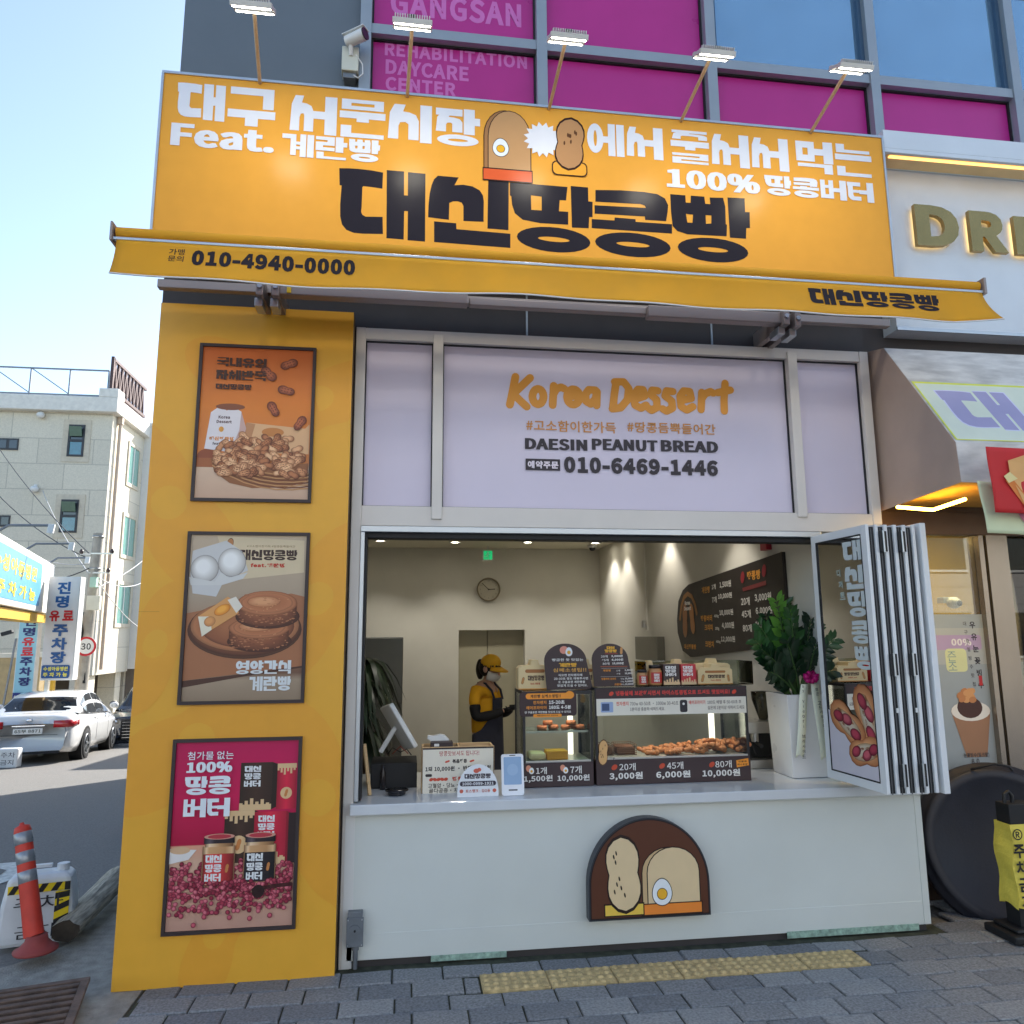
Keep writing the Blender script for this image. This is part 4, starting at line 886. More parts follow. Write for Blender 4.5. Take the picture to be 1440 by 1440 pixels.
t = MB(); t.tube([(q.x+.02, 4.60, q.z-.11), (q.x+.05, 4.585, q.z-.14), (q.x+.08, 4.59, q.z-.1), (q.x+.075, 4.6, q.z-.02), (q.x+.03, 4.58, q.z+.03)], .005, white, 6); t.build('cable', r)

# ================================================================== folding glass door stack
r = empty('folding_window', (2.8, 4.3, .87), 'white framed folding glass panels stacked open against the right jamb', 'folding window')
gl = glass('window_glass', (205, 232, 226), 3.5); LZ0, LZ1 = .922, 2.43
wal = mat('white_profile', (226, 228, 228), .35, var=.02)
xa, xb = 2.625, 2.655; ya, yb2 = W-.02, 4.03
def leaf(xA, xB, first=False):
    l = MB(); e = .05; tk = .021
    d = Vector((xB-xA, yb2-ya, 0)); Ln = d.length; d.normalize(); n = Vector((-d.y, d.x, 0)); up = Vector((0, 0, 1)); O = Vector(((xA+xB)/2, (ya+yb2)/2, (LZ0+LZ1)/2)); hz = (LZ1-LZ0)/2
    for s in (-1, 1): l.obox(O+d*s*(Ln/2-e/2), d, up, n, e/2, hz, tk/2, wal)
    for s in (-1, 1): l.obox(O+up*s*(hz-e/2), d, up, n, Ln/2-e, e/2, tk/2, wal)
    lf = l.build('leaf', r, bevel=.002)
    g = MB(); g.obox(O, d, up, n, Ln/2-e, hz-e, .004, gl); g.build('glass', lf)
    k = MB()
    for s in (-1, 1):
        k.obox(O+d*s*(Ln/2-e-.003)+n*.0, d, up, n, .004, hz-e, .011, black); k.obox(O+up*s*(hz-e-.003), d, up, n, Ln/2-e-.007, .004, .011, black)
    k.build('gasket', lf)
    return lf, O, d, n, Ln, hz
NL = 6; pitch = .059
first = None
for i in range(NL):
    o = leaf(xa+pitch*i*.92, xb+pitch*i, i == 0)
    if first is None: first = o
    if i < NL-1 :
        s = MB(); x = xb+pitch*i+pitch*.5
        s.box(x-.003, x+.003, yb2+.010, yb2+.0125, LZ0-.004, LZ1-.02, mat('grey_seal', (90, 92, 94), .5, .3)); s.box(x-.0175, x+.0175, yb2+.0126, yb2+.5, LZ0+.002, LZ1-.012, black); s.build('seal_gap_filler', o[0])  # grey seal, plus black filler added in place of the gap's shade
    if i in (1, 3):
        for z in (LZ0+.1, (LZ0+LZ1)/2-.05, LZ1-.1):
            s = MB(); x = xb+pitch*i+pitch*.5; s.box(x-.022, x+.022, yb2-.016, yb2-.006, z-.06, z+.06, black); s.cyl((x, yb2-.018, z-.065), (x, yb2-.018, z+.065), .006, .006, silver, 8); s.build('hinge', o[0], bevel=.002)
        s = MB(); s.box(x-.006, x+.006, yb2-.012, yb2-.005, 1.36, 1.385, white); s.build('latch', o[0])
s = MB(); x = xb+pitch*NL-.005; s.box(x-.02, x+.016, yb2-.012, yb2+.48, LZ0-.005, LZ1+.012, wal); s.box(x+.016, x+.026, yb2+.03, yb2+.1, LZ1-.16, LZ1-.06, wal); s.build('end_profile', r, bevel=.003)
# lettering and peanut picture on the first leaf
lf, O, d, n, Ln, hz = first
A = Art(O-n*.005*-1*0, d, (0, 0, 1), h0=.006)
if A.n.x > 0: A = Art(O, -d, (0, 0, 1), h0=.006)
lt = (206, 214, 212)
def uvp(px, py): return A.p(px, py)
sg_u = 1 if (A.p(1215, 900)[0] > A.p(1180, 900)[0]) else -1
LBx = A.p(1186, 800)[0]; wl = abs(A.p(1211, 800)[0]-LBx)
zs = [A.p(1190, y)[1] for y in (762, 790, 797, 830, 833, 868, 873, 905, 908, 940)]
for k, c in enumerate('대신땅콩빵'):
    u0 = A.p((1186, 1189, 1193, 1198, 1203)[k], 0.5*(762+34*k+790+34*k))[0]; A.heavy(c, u0, zs[2*k+1], wl*1.05, zs[2*k]-zs[2*k+1], lt)
for k, c in enumerate('디저트'):
    q = A.p(1180+k*3, 800+16*k); A.text(c, q[0], q[1]-.05, .045, (180, 200, 196), .01, None, 'C')
P = A.p(1172, 1083), A.p(1246, 1098); x0, x1_ = -Ln/2+.055, Ln/2-.055; zb_ = -hz+.055
A.poly([(x0, zb_), (x1_, zb_), (x1_, zb_+.13), (x0+.3, zb_+.28), (x0, zb_+.36)], (214, 208, 216))
c1, c2 = A.p(1208, 1000), A.p(1220, 1050)
def shell(u, z, rr, rot):
    A.pnut(u, z, rr, rot, (232, 170, 116), (170, 100, 60)); A.blob(u, z, rr*.72, rr*.3, (214, 200, 176), (176, 140, 104), rot)
    for k, (a, c) in enumerate(((-.45, .06), (.1, -.1), (.5, .05))): A.blob(u+rr*(a*math.cos(rot)-c*math.sin(rot)), z+rr*(a*math.sin(rot)+c*math.cos(rot)), rr*.27, rr*.18, [(190, 70, 90), (206, 96, 108), (176, 60, 80)][k], (96, 20, 36), rot+.3)
shell(*A.p(1222, 1010), .2, 1.9); shell(*A.p(1194, 1018), .19, 2.6); shell(*A.p(1218, 1058), .17, .2)
A.build('leaf_print', lf, printmat('glass_sticker', .35))
# ================================================================== things on the counter
CT = .862
brown = (58, 42, 44); wtxt = (226, 224, 218); otx = (236, 150, 50); redp = (206, 70, 50)
blackm = mat('black_frame', (30, 30, 34), .4); cgl = glass('case_glass', (240, 245, 242), .8)
steel = mat('stainless_steel', (190, 188, 182), .3, .85, var=.05)
lit = mat('case_floor', (170, 166, 156), .35, .3)
def display_case(name, label, xa, xb, Yf, ztop, zb, dep=.40):
    r = empty(name, ((xa+xb)/2, Yf, CT), label, 'display case')
    t = MB(); t.box(xa, xb, Yf, Yf+dep, CT+.002, zb, mat('case_base_brown', brown, .5)); t.build('base', r, bevel=.003)
    t = MB(); p = .016
    for x in (xa, xb-p):
        for y in (Yf, Yf+dep-p): t.box(x, x+p, y, y+p, zb, ztop-.02, blackm)
    t.box(xa, xb, Yf, Yf+p, ztop-.02, ztop, blackm); t.box(xa, xb, Yf+dep-p, Yf+dep, ztop-.02, ztop, blackm); t.box(xa, xa+p, Yf+p, Yf+dep-p, ztop-.02, ztop, blackm); t.box(xb-p, xb, Yf+p, Yf+dep-p, ztop-.02, ztop, blackm); t.box(xa+p, xb-p, Yf+.0, Yf+.006, zb, zb+.012, steel); t.build('case_frame', r, bevel=.002)
    t = MB(); t.box(xa+p, xb-p, Yf+.004, Yf+.008, zb+.014, ztop-.021, cgl); t.build('front_glass', r)
    t = MB(); t.box(xa+p+.001, xb-p-.001, Yf+p+.001, Yf+dep-p-.001, ztop-.008, ztop-.001, cgl); t.build('top_glass', r)
    for x in (xa+.004, xb-.008):
        t = MB(); t.box(x, x+.004, Yf+p+.001, Yf+dep-p-.001, zb+.002, ztop-.021, cgl); t.build('side_glass', r)
    t = MB(); t.box(xa+p, xb-p, Yf+.02, Yf+dep-.02, zb+.001, zb+.006, lit); t.build('case_floor', r)
    return r
Yc = 4.86
xA0, xA1 = at(736, 1090, Yc).x, at(836, 1090, Yc).x; zAt, zAb = at(780, 972, Yc).z, at(790, 1072, Yc).z
ca = display_case('display_case', 'narrow glass display case of egg bread with two prices on its base', xA0, xA1-.004, Yc, zAt, zAb, .36)
xB0, xB1 = at(838, 1090, Yc).x, at(1056, 1080, Yc).x; zBt, zBb = at(940, 966, Yc).z, at(940, 1066, Yc).z
cb = display_case('display_case', 'wide glass display case of peanut bread with three prices on its base', xB0+.004, xB1, Yc, zBt, zBb, .42)
t = MB(); zs_ = at(790, 1030, Yc).z; t.box(xA0+.018, xA1-.022, Yc+.06, Yc+.34, zs_-.006, zs_, glass('shelf_glass', (200, 222, 216), 1)); t.box(xA0+.018, xA1-.022, Yc+.054, Yc+.06, zs_-.008, zs_+.004, steel); t.build('shelf', ca)
t = MB(); x = xA1-.09; t.cyl((x, Yc+.28, zAb+.007), (x, Yc+.28, zAt-.02), .018, .018, emit('case_led', (255, 244, 226), .8), 12); t.build('light_post', ca); lamp_light('case_fill_lamp', 'AREA', ((xA0+xA1)/2, Yc+.1, zAt-.03), .9, (1, .93, .8), ca, shape='RECTANGLE', size=.3, size_y=.04)  # area lamp under the case top added to brighten the bread
t = MB(); x = xB1-.12; t.cyl((x, Yc+.33, zBb+.007), (x, Yc+.33, zBt-.02), .02, .02, emit('case_led', (255, 244, 226), .8), 12); t.build('light_post', cb); lamp_light('case_fill_lamp', 'AREA', ((xB0+xB1)/2, Yc+.1, zBt-.03), 1.8, (1, .93, .8), cb, shape='RECTANGLE', size=.8, size_y=.04)  # second added area lamp, brightening the wide case
# prints on the cases
A = Art((0, Yc, 0), h0=.001)
def price(n, a, c, px0_, pxm, px1_, by, k=0):
    pass
egg_s = lambda A, px, py, r: (A.ell(*A.p(px-2, py-2), r*.8, r, (222, 150, 120), .3), egg(A, A.p(px+2, py+1)[0], A.p(px+2, py+1)[1], r*.9, (210, 190, 160)))
egg_s(A, 745.5, 1083, .021); A.ptext('1개', (754, 1089), (754, 1079), (769, 1089), wtxt, .008); A.ptext('1,500원', (737, 1101), (737, 1091), (777, 1101), wtxt, .016)
egg_s(A, 793.5, 1082, .021); A.ptext('7개', (802, 1088), (802, 1077), (818, 1088), wtxt, .008); A.ptext('10,000원', (784, 1100), (784, 1090), (829, 1100), wtxt, .016)
A.build('price_print', ca, printmat('case_print', .45))
A = Art((0, Yc-.004, 0), h0=.001)
x, y, w, h = A.pbox((735, 1008), (735, 975), (809, 1010)); A.rrect(x-.02, y, x+w+.01, y+h+.005, .02, brown)
A.rrect(x+.02, y+h*.74, x+w*.93, y+h*.99, h*.12, otx); A.text('계란빵 심폐소생팁!!', x+.05, y+h*.79, h*.15, (60, 36, 24), .015, w*.58); A.ell(x+w*.9, y+h*.9, h*.2, h*.17, otx)
A.text('전자렌지', x+w*.2, y+h*.52, h*.15, otx, .01, w*.25); A.text('15-20초', x+w*.5, y+h*.52, h*.16, wtxt, .02, w*.3); A.text('에어프라이어', x+w*.07, y+h*.3, h*.15, otx, .01, w*.38); A.text('160도 4-5분', x+w*.5, y+h*.3, h*.16, wtxt, .02, w*.42)
A.text('단 구움표면 계란빵을 맛있게 드실 수 있어요', x+w*.04, y+h*.13, h*.1, wtxt, .01, w*.88); A.rrect(x+w*.2, y-h*.04, x+w*.74, y+h*.1, h*.05, otx); A.text('제품 문의드려도 맛있어요', x+w*.27, y-h*.0, h*.07, (60, 36, 24), .01, w*.4)
A.build('label_card', ca, printmat('case_print', .45))
A = Art((0, Yc, 0), h0=.001)
for (bx, lx, lr, ly, vx0, vx1, vy, s1, s2) in ((864, 871, 894, 1084, 857, 904, 1098, '20개', '3,000원'), (931, 938, 961, 1082, 923, 971, 1096, '45개', '6,000원'), (1001, 1006, 1029, 1080, 988, 1041, 1094, '80개', '10,000원')):
    A.ell(*A.p(bx, ly-5), .021, .015, (196, 76, 50), .6); A.ptext(s1, (lx, ly), (lx, ly-10.5), (lr, ly), wtxt, .006); A.ptext(s2, (vx0, vy), (vx0, vy-11.5), (vx1, vy), wtxt, .018)
A.poly([A.p(*q) for q in ((1035, 1069), (1052, 1066), (1053, 1076), (1036, 1079))], otx); A.ptext('선물용', (1038, 1072), (1038, 1069.5), (1050, 1072), (60, 36, 20), .01); A.ptext('박스포장', (1037, 1076.5), (1037, 1073.5), (1051, 1076), (60, 36, 20), .01)
x, y, w, h = A.pbox((838, 983), (838, 969), (1049, 983)); A.rect(x, y, x+w, y+h, brown); A.text('냉동실에 보관하시면서 아이스땅콩빵으로 드셔도 맛있어요!', x+w*.13, y+h*.28, h*.5, (206, 60, 56), .02, w*.76); A.ell(x+w*.1, y+h*.5, .017, .012, redp, .6); A.ell(x+w*.92, y+h*.5, .017, .012, redp, .6)
A.rect(x+.002, y-.105, x+w-.002, y, (224, 220, 206)); y2 = y-.105
A.rrect(x+w*.03, y2+.02, x+w*.11, y2+.085, .006, (150, 170, 205)); A.rect(x+w*.037, y2+.03, x+w*.085, y2+.075, (64, 84, 120)); A.rrect(x+w*.55, y2+.012, x+w*.6, y2+.09, .012, (44, 44, 50)); A.ell(x+w*.575, y2+.065, .008, .008, wtxt)
A.text('전자렌지', x+w*.13, y2+.06, .026, redp, .01, w*.08); A.text('700w 40-50초 · 1000w 30-40초', x+w*.22, y2+.06, .024, (96, 84, 80), .004, w*.32); A.text('1분이상 충분히 식혀드세요.', x+w*.22, y2+.025, .024, (96, 84, 80), .004, w*.23)
A.text('에어프라이기', x+w*.61, y2+.06, .026, redp, .01, w*.11); A.text('180도 예열 후 50-60초 후', x+w*.735, y2+.06, .024, (96, 84, 80), .004, w*.23); A.text('실온에 1분이상 식혀서 드세요', x+w*.735, y2+.025, .024, (96, 84, 80), .004, w*.25)
q = A.p(848, 1058); A.peanut(q[0], q[1], .075, 1.5, (214, 168, 110), (90, 60, 40), (120, 80, 50))
A.build('price_print', cb, printmat('case_print', .45))
# bread
crust = mat('bread_crust', (150, 84, 46), .6, var=.3, scale=40, bump=.3, bscale=120)
def peanut_mesh():
    t = MB(); t.lathe([(0, -.036), (.009, -.034), (.0155, -.024), (.0165, -.015), (.012, -.001), (.0165, .014), (.0155, .025), (.009, .034), (0, .036)], (0, 0, 0), mat('peanut_bread', (176, 108, 62), .55, var=.3, scale=50, bump=.3, bscale=140), 10, (1, 0, 0)); return t
pb = None
x0, x1 = at(905, 1060, 5.0).x, at(1050, 1060, 5.0).x
for k in range(120):
    u = random.random()**.7; a = x0+(x1-x0)*u; hmax = .012+.085*min(1, u*1.25)*(1-.1*math.sin(u*9)); y = random.uniform(Yc+.07, Yc+.3)
    z = zBb+.022+random.random()**.7*max(.003, hmax-.02)*(1-abs(y-(Yc+.17))/.22)
    if pb is None:
        pb = peanut_mesh().build('peanut_bread', None, 'peanut-shaped bread in the heap inside the wide display case', 'bread', 'peanut bread heaped in the wide case', origin=(0, 0, 0)); o = pb
    else:
        o = pb.copy(); COL.objects.link(o)
    o.location = (a, y, z); o.rotation_euler = (random.uniform(-.5, .5), random.uniform(-.4, .4), random.uniform(0, 6.3)); o.scale = [random.uniform(.88, 1.12)]*3
wirem = mat('basket_wire', (120, 84, 60), .6)
for k, (pa, pb_) in enumerate(((843, 862), (867, 894))):
    xa, xb = at(pa, 1055, 5.0).x, at(pb_, 1055, 5.0).x; za = zBb+.007; zt_ = at(870, 1047, 5.0).z
    r = empty('bread_basket', ((xa+xb)/2, 5.05, za), ('small wire basket of bread at the left end of the wide case' if k == 0 else 'larger wire basket of bread, second from the left in the wide case'), 'basket', 'wire baskets in the wide case')
    t = MB()
    for z in [za+(zt_-za)*i/5 for i in range(6)]:
        for p0, p1 in (((xa, 4.98), (xb, 4.98)), ((xa, 5.12), (xb, 5.12)), ((xa, 4.98), (xa, 5.12)), ((xb, 4.98), (xb, 5.12))): t.cyl((*p0, z+.001), (*p1, z+.001), .002, .002, wirem, 5, False)
    for i in range(10):
        x = xa+(xb-xa)*i/9; t.cyl((x, 4.98, za), (x, 4.98, zt_), .0016, .0016, wirem, 5, False); t.cyl((x, 5.12, za), (x, 5.12, zt_), .0016, .0016, wirem, 5, False)
    t.build('wire_frame', r)
    t = MB(); t.box(xa+.006, xb-.006, 4.986, 5.114, za+.002, zt_-.012, mat('wrapped_nuts', (112, 66, 42), .6, var=.5, scale=60, bump=.6, bscale=80)); t.build('contents', r, bevel=.008)
bun = None
for k, (px, py) in enumerate(((762, 1029), (779, 1029), (796, 1029), (806, 1029), (815, 1029), (771, 1020), (803, 1020))):
    q = at(px, py, Yc+.16)
    if bun is None:
        t = MB(); t.lathe([(0, 0), (.030, .0), (.034, .006), (.033, .02), (.030, .027), (.026, .026), (.0, .024)], (0, 0, 0), crust, 18); bun = t.build('egg_bread', None, 'round brown egg bread on the upper shelf of the narrow case', 'bread', 'egg breads on the shelf of the narrow case', origin=(0, 0, 0)); o = bun
    else: o = bun.copy(); COL.objects.link(o)
    o.location = (q.x, Yc+.16+.02*(k % 2), zs_+.001+(.028 if k > 4 else 0))
t = MB(); a, c = at(743, 1062, Yc+.12).x, at(766, 1062, Yc+.12).x; t.box(a, c, Yc+.06, Yc+.2, zAb+.007, zAb+.05, mat('cream_carton', (238, 212, 168), .7)); t.build('paper_pack', None, 'cream paper pack on the floor of the narrow case', 'packaging', bevel=.015)
t = MB(); a, c = at(768, 1062, Yc+.1).x, at(797, 1062, Yc+.1).x; t.box(a, c, Yc+.06, Yc+.18, zAb+.007, zAb+.06, mat('yellow_carton', (250, 170, 52), .6)); t.build('yellow_pack', None, 'yellow box on the floor of the narrow case', 'packaging', bevel=.003)
# cream carry boxes behind the boards
crb = mat('cream_box_card', (226, 202, 152), .7, var=.04)
def carry_box(px0_, px1_, pyt, Y, zb_, lb, art=True, dep=.12):
    xa, xb = at(px0_, pyt, Y).x, at(px1_, pyt, Y).x; zt_ = at((px0_+px1_)/2, pyt, Y).z; hgt = zt_-zb_
    r = empty('carry_box', ((xa+xb)/2, Y, zb_), lb, 'box', 'cream carry boxes above the cases')
    t = MB(); P = [(0, 0), (xb-xa, 0), (xb-xa, hgt*.72), ((xb-xa)*.93, hgt*.8), ((xb-xa)*.64, hgt*.82), ((xb-xa)*.6, hgt), ((xb-xa)*.4, hgt), ((xb-xa)*.36, hgt*.82), ((xb-xa)*.07, hgt*.8), (0, hgt*.72)]
    t.prism(P, (xa, Y, zb_), (1, 0, 0), (0, 0, 1), (0, -1, 0), dep, crb); t.build('box_body', r)
    if art:
        A = Art((xa, Y, zb_), h0=.001); w, h = xb-xa, hgt; A.rrect(w*.2, h*.56, w*.8, h*.68, h*.06, (170, 110, 60)); A.heavy('대신땅콩빵', w*.28, h*.3, w*.5, h*.17, (70, 44, 36)); A.text('feat.계란빵', w*.36, h*.16, h*.07, (190, 70, 40), .02, w*.3); A.peanut(w*.13, h*.3, w*.1, 1.3, (200, 140, 80), (80, 50, 36)); A.peanut(w*.88, h*.3, w*.09, 1.7, (200, 140, 80), (80, 50, 36)); A.rect(0, 0, w, h*.03, (220, 140, 40)); A.build('print', r, printmat('case_print', .45))
    return r
carry_box(729, 775, 928, Yc+.16, zAt+.002, 'cream carry box behind the egg bread board, with a printed peanut', True)
carry_box(812, 838, 927, Yc+.14, zAt+.002, 'cream carry box between the two arched boards', True)
carry_box(981, 1029, 934, Yc+.12, zBt+.006, 'cream carry box with brown lettering at the right end of the shelf', True)
# clear shelf with boxes behind
r = empty('acrylic_stand', (at(970, 930, Yc+.3).x, Yc+.3, zBt), 'clear acrylic stand behind the jars on the wide case', 'display stand')
xa, xb = at(895, 930, Yc+.3).x, at(1040, 930, Yc+.3).x; zt_ = at(960, 929, Yc+.3).z; ag = glass('acrylic', (226, 232, 222), 1.2)
t = MB(); t.box(xa, xb, Yc+.34, Yc+.344, zBt+.004, zt_, ag); t.box(xa, xb, Yc+.1, Yc+.345, zBt+.0005, zBt+.004, ag); t.box(xa, xa+.004, Yc+.1, Yc+.34, zBt+.005, zt_, ag); t.box(xb-.004, xb, Yc+.1, Yc+.34, zBt+.005, zt_, ag); t.build('acrylic_sheet', r)
for k, (a, c) in enumerate(((900, 928), (930, 975), (977, 1026))): carry_box(a, c, (929, 927, 926)[k], Yc+.25, zBt+.006, ('plain cream box at the back above the small jar', 'plain cream box at the back behind the brown and red cartons', 'plain cream box at the back behind the lettered carry box')[k], False, .06)
def lab3(A, x, y, w, h, col=(232, 230, 226)):
    for k, s in enumerate(('대신', '땅콩', '버터')): A.heavy(s, x, y+h*(.69-.345*k), w, h*.3, col)
jl = mat('jar_lid', (34, 30, 32), .4); jb = mat('peanut_butter', (196, 142, 92), .3)
for k, (a, c, pt) in enumerate(((896, 911, 942), (912, 931, 935))):
    Y = Yc+.14; xa, xb = at(a, 960, Y).x, at(c, 960, Y).x; rr = (xb-xa)/2; cx = (xa+xb)/2; zb_ = zBt+.006; zt_ = at(a+8, pt, Y).z; hgt = zt_-zb_
    r = empty('peanut_butter_jar', (cx, Y, zb_), ('smaller peanut butter jar with a black lid, left of the larger one' if k == 0 else 'larger peanut butter jar with a black lid, beside the brown carton'), 'jar', 'peanut butter jars on the wide case')
    t = MB(); t.lathe([(0, 0), (rr*.92, 0), (rr, .01), (rr, hgt*.68), (rr*.82, hgt*.78), (rr*.8, hgt*.84), (0, hgt*.84)], (cx, Y, zb_), jb, 24); t.build('jar_body', r)
    t = MB(); t.lathe([(0, hgt*.83), (rr*.86, hgt*.83), (rr*.88, hgt*.98), (rr*.84, hgt), (0, hgt)], (cx, Y, zb_), jl, 24); t.build('lid', r)
    t = MB(); ph = [-.9+1.8*i/10 for i in range(11)]; redl = mat('red_jar_label', (190, 56, 52), .5)
    t.add([(cx+(rr+.001)*math.sin(p), Y-(rr+.001)*math.cos(p), zb_+hgt*q) for q in (.1, .64) for p in ph], [(i, i+1, i+12, i+11) for i in range(10)], redl, True); t.build('label', r)
    A = Art((cx-rr*.5, Y-rr-.0012, zb_+hgt*.16), h0=.0006); lab3(A, 0, 0, rr*.8, hgt*.42); A.build('label_lettering', r, printmat('case_print', .45))
for k, (a, c, cc, lb) in enumerate(((933, 956, (62, 44, 44), 'dark brown peanut butter carton with cream drip pattern'), (958, 979, (196, 48, 56), 'red peanut butter carton with cream drip pattern'))):
    Y = Yc+.11; xa, xb = at(a, 950, Y).x, at(c, 950, Y).x; zb_ = zBt+.006; zt_ = at(a+10, 934, Y).z
    r = empty('peanut_butter_carton', ((xa+xb)/2, Y, zb_), lb, 'box', 'peanut butter cartons on the wide case')
    t = MB(); t.box(xa, xb, Y, Y+.09, zb_, zt_, mat('carton_%s' % ('brown' if k == 0 else 'red'), cc, .45)); t.build('carton', r, bevel=.002)
    A = Art((xa, Y, zb_), h0=.001); w, h = xb-xa, zt_-zb_; lab3(A, w*.12, h*.42, w*.66, h*.5); A.rect(0, 0, w, h*.14, (222, 190, 146))
    for i in range(6): A.rect(w*i/6, h*.14, w*(i+.62)/6, h*(.2+.05*((i*5) % 4)), (222, 190, 146))
    A.build('print', r, printmat('case_print', .45))
# two arched boards standing on the cases
def arch_board(c4, lb, Y, zb_):
    (bl, br, tp) = c4; xa, xb = at(*bl, Y).x, at(*br, Y).x; zt_ = at(*tp, Y).z; w, h = xb-xa, zt_-zb_; sk = -.09*w
    r = empty('menu_card', ((xa+xb)/2, Y, zb_), lb, 'menu board', 'arched boards standing on the display cases')
    P = [(0, 0), (w, 0)]
    for k in range(21):
        a = PI*k/20; P.append((sk+w*.5+w*.46*math.cos(a), h*.62+h*.38*math.sin(a)))
    t = MB(); t.prism(P, (xa, Y, zb_), (1, 0, 0), (0, 0, 1), (0, -1, 0), .006, mat('board_back_brown', brown, .45)); t.build('board', r)
    return r, Art((xa, Y, zb_), h0=.001), w, h
r, A, w, h = arch_board(((769, 972), (834, 972), (796, 905)), 'arched dark brown board showing two egg drawings', Yc+.1, zAt+.002)
A.ell(w*.38, h*.86, w*.09, h*.085, (226, 150, 130), .2); egg(A, w*.49, h*.82, h*.095, (200, 190, 180))
A.text('빵굼한 듯 맛있는', w*.12, h*.615, h*.06, wtxt, .01, w*.68); A.heavy('계란빵', w*.27, h*.49, w*.38, h*.085, (240, 180, 50)); A.text('심폐소생팁!!', w*.14, h*.38, h*.085, (226, 170, 80), .006, w*.72)
for k, s in enumerate(('식으면 전자렌지에', '20-30초 정도 데워주시면', '또 구움표면 계란빵을', '맛있게 드실 수 있어요.')): A.text(s, w*(.53-.02+.015*k), h*(.285-.075*k), h*.055, wtxt, .012, w*(.52, .74, .58, .66)[k], 'C')
A.build('print', r, printmat('case_print', .45))
r, A, w, h = arch_board(((836, 971), (892, 971), (857, 905)), 'arched dark brown board listing prices under an amber heading', Yc+.11, zBt+.002)
A.heavy('대신', w*.33, h*.87, w*.2, h*.065, (240, 180, 50)); A.heavy('땅콩빵', w*.28, h*.79, w*.3, h*.07, (240, 180, 50)); A.peanut(w*.7, h*.83, w*.09, 1.5, (206, 150, 90)); A.rect(w*.28, h*.755, w*.6, h*.765, redp)
for k, (a, c) in enumerate((('20개', '3,000원'), ('45개', '6,000원'), ('80개', '10,000원'))): A.text(a, w*(.18+.02*k), h*(.67-.085*k), h*.058, wtxt, .01, w*.17); A.text(c, w*(.44+.01*k), h*(.67-.085*k), h*.062, wtxt, .03, w*.29)
A.rect(w*.16, h*.455, w*.84, h*.47, (170, 90, 60)); A.rect(w*.18, h*.42, w*.84, h*.424, wtxt)
for k, (a, b_, c) in enumerate((('계란빵', '1개', '1,500원'), ('', '7개', '10,000원'), ('땅콩버터 크리미', '400g', '10,000원'), ('', '150g', '4,000원'), ('크런치', '400g', '12,000원'))):
    y = h*(.345, .27, .15, .085, .02)[k]; A.text(a, w*(.22 if k == 0 else .18 if k == 2 else .5), y, h*.05, otx, .015, w*(.2 if k == 0 else .36 if k == 2 else .17)) if a else None; A.text(b_, w*.56 if k < 2 else w*.66, y, h*.04, wtxt, .005, w*.09); A.text(c, w*.77, y, h*.052, wtxt, .03, w*.21)
A.rect(w*.16, h*.225, w*.88, h*.229, wtxt)
A.build('print', r, printmat('case_print', .45))
# wooden price box
Y = 4.80; xa, xb = at(593, 1090, Y).x, at(695, 1085, Y).x; zt_ = at(640, 1050, Y).z
wood = mat('pale_wood', (206, 170, 122), .6, var=.15, scale=5, stretch=(2, 2, 20))
r = empty('wooden_sign_box', ((xa+xb)/2, Y, CT), 'open wooden box with a cream roasted peanut price sheet on its front', 'sign box')
t = MB(); t.box(xa, xb, Y, Y+.012, CT+.001, zt_, wood); t.box(xa, xa+.012, Y+.012, Y+.19, CT+.001, zt_-.004, wood); t.box(xb-.012, xb, Y+.012, Y+.19, CT+.001, zt_-.004, wood); t.box(xa+.012, xb-.012, Y+.18, Y+.19, CT+.001, zt_-.002, wood); t.box(xa+.012, xb-.012, Y+.012, Y+.18, CT+.02, CT+.03, wood); t.box((xa+xb)/2, (xa+xb)/2+.012, Y+.012, Y+.18, CT+.03, zt_-.002, wood); t.build('box_body', r, bevel=.002)
A = Art((xa, Y, CT), h0=.001); w, h = xb-xa, zt_-CT; A.rect(.003, 0, w-.003, h-.004, (52, 42, 42)); A.rect(.006, 0, w-.006, h-.014, (230, 222, 204)); dk = (54, 46, 46)
A.text('땅콩맛보셔도 됩니다!', w*.24, h*.8, h*.11, (178, 60, 60), .004, w*.55); A.text('볶음땅콩', w*.42, h*.64, h*.09, dk, .025, w*.2); A.peanut(w*.35, h*.68, w*.035, .3, (206, 80, 56)); A.peanut(w*.69, h*.68, w*.035, .3, (206, 80, 56))
A.text('1되 10,000원 · 반되 5,000원', w*.05, h*.46, h*.12, dk, .02, w*.9); A.rrect(w*.05, h*.36, w*.14, h*.42, .006, dk); A.text('땅콩', w*.42, h*.26, h*.09, redp, .02, w*.14)
for k in range(5): A.ell(w*(.13+.05*k), h*.3, w*.03, h*.035, (206, 80, 56), .3*(-1)**k)
A.text('고혈압·당뇨·비만', w*.09, h*.12, h*.1, dk, .006, w*.55); A.text('골다공증·치매예방', w*.1, h*.01, h*.1, dk, .006, w*.6)
A.build('price_sheet', r, printmat('case_print', .45))
t = MB(); t.box(xa+.055, xa+.19, Y+.03, Y+.13, zt_-.04, zt_+.022, mat('dark_carton', (58, 46, 46), .6)); t.box(xa+.075, xa+.105, Y+.0285, Y+.03, zt_+.0, zt_+.016, white); t.build('dark_box', None, 'small dark box standing in the wooden sign box', 'box', bevel=.002)
t = MB(); q = at(612, 1046, Y+.12); t.prism([(-.03, 0), (.09, 0), (.085, .03), (.06, .055), (.03, .06), (-.01, .05), (-.045, .055), (-.05, .035), (-.03, .025)], (q.x, Y+.12, zt_+.0), (1, 0, 0), (0, 0, 1), (0, -1, 0), .04, white); t.build('tape_dispenser', None, 'white tape dispenser on top of the wooden sign box', 'tape dispenser', bevel=.004)
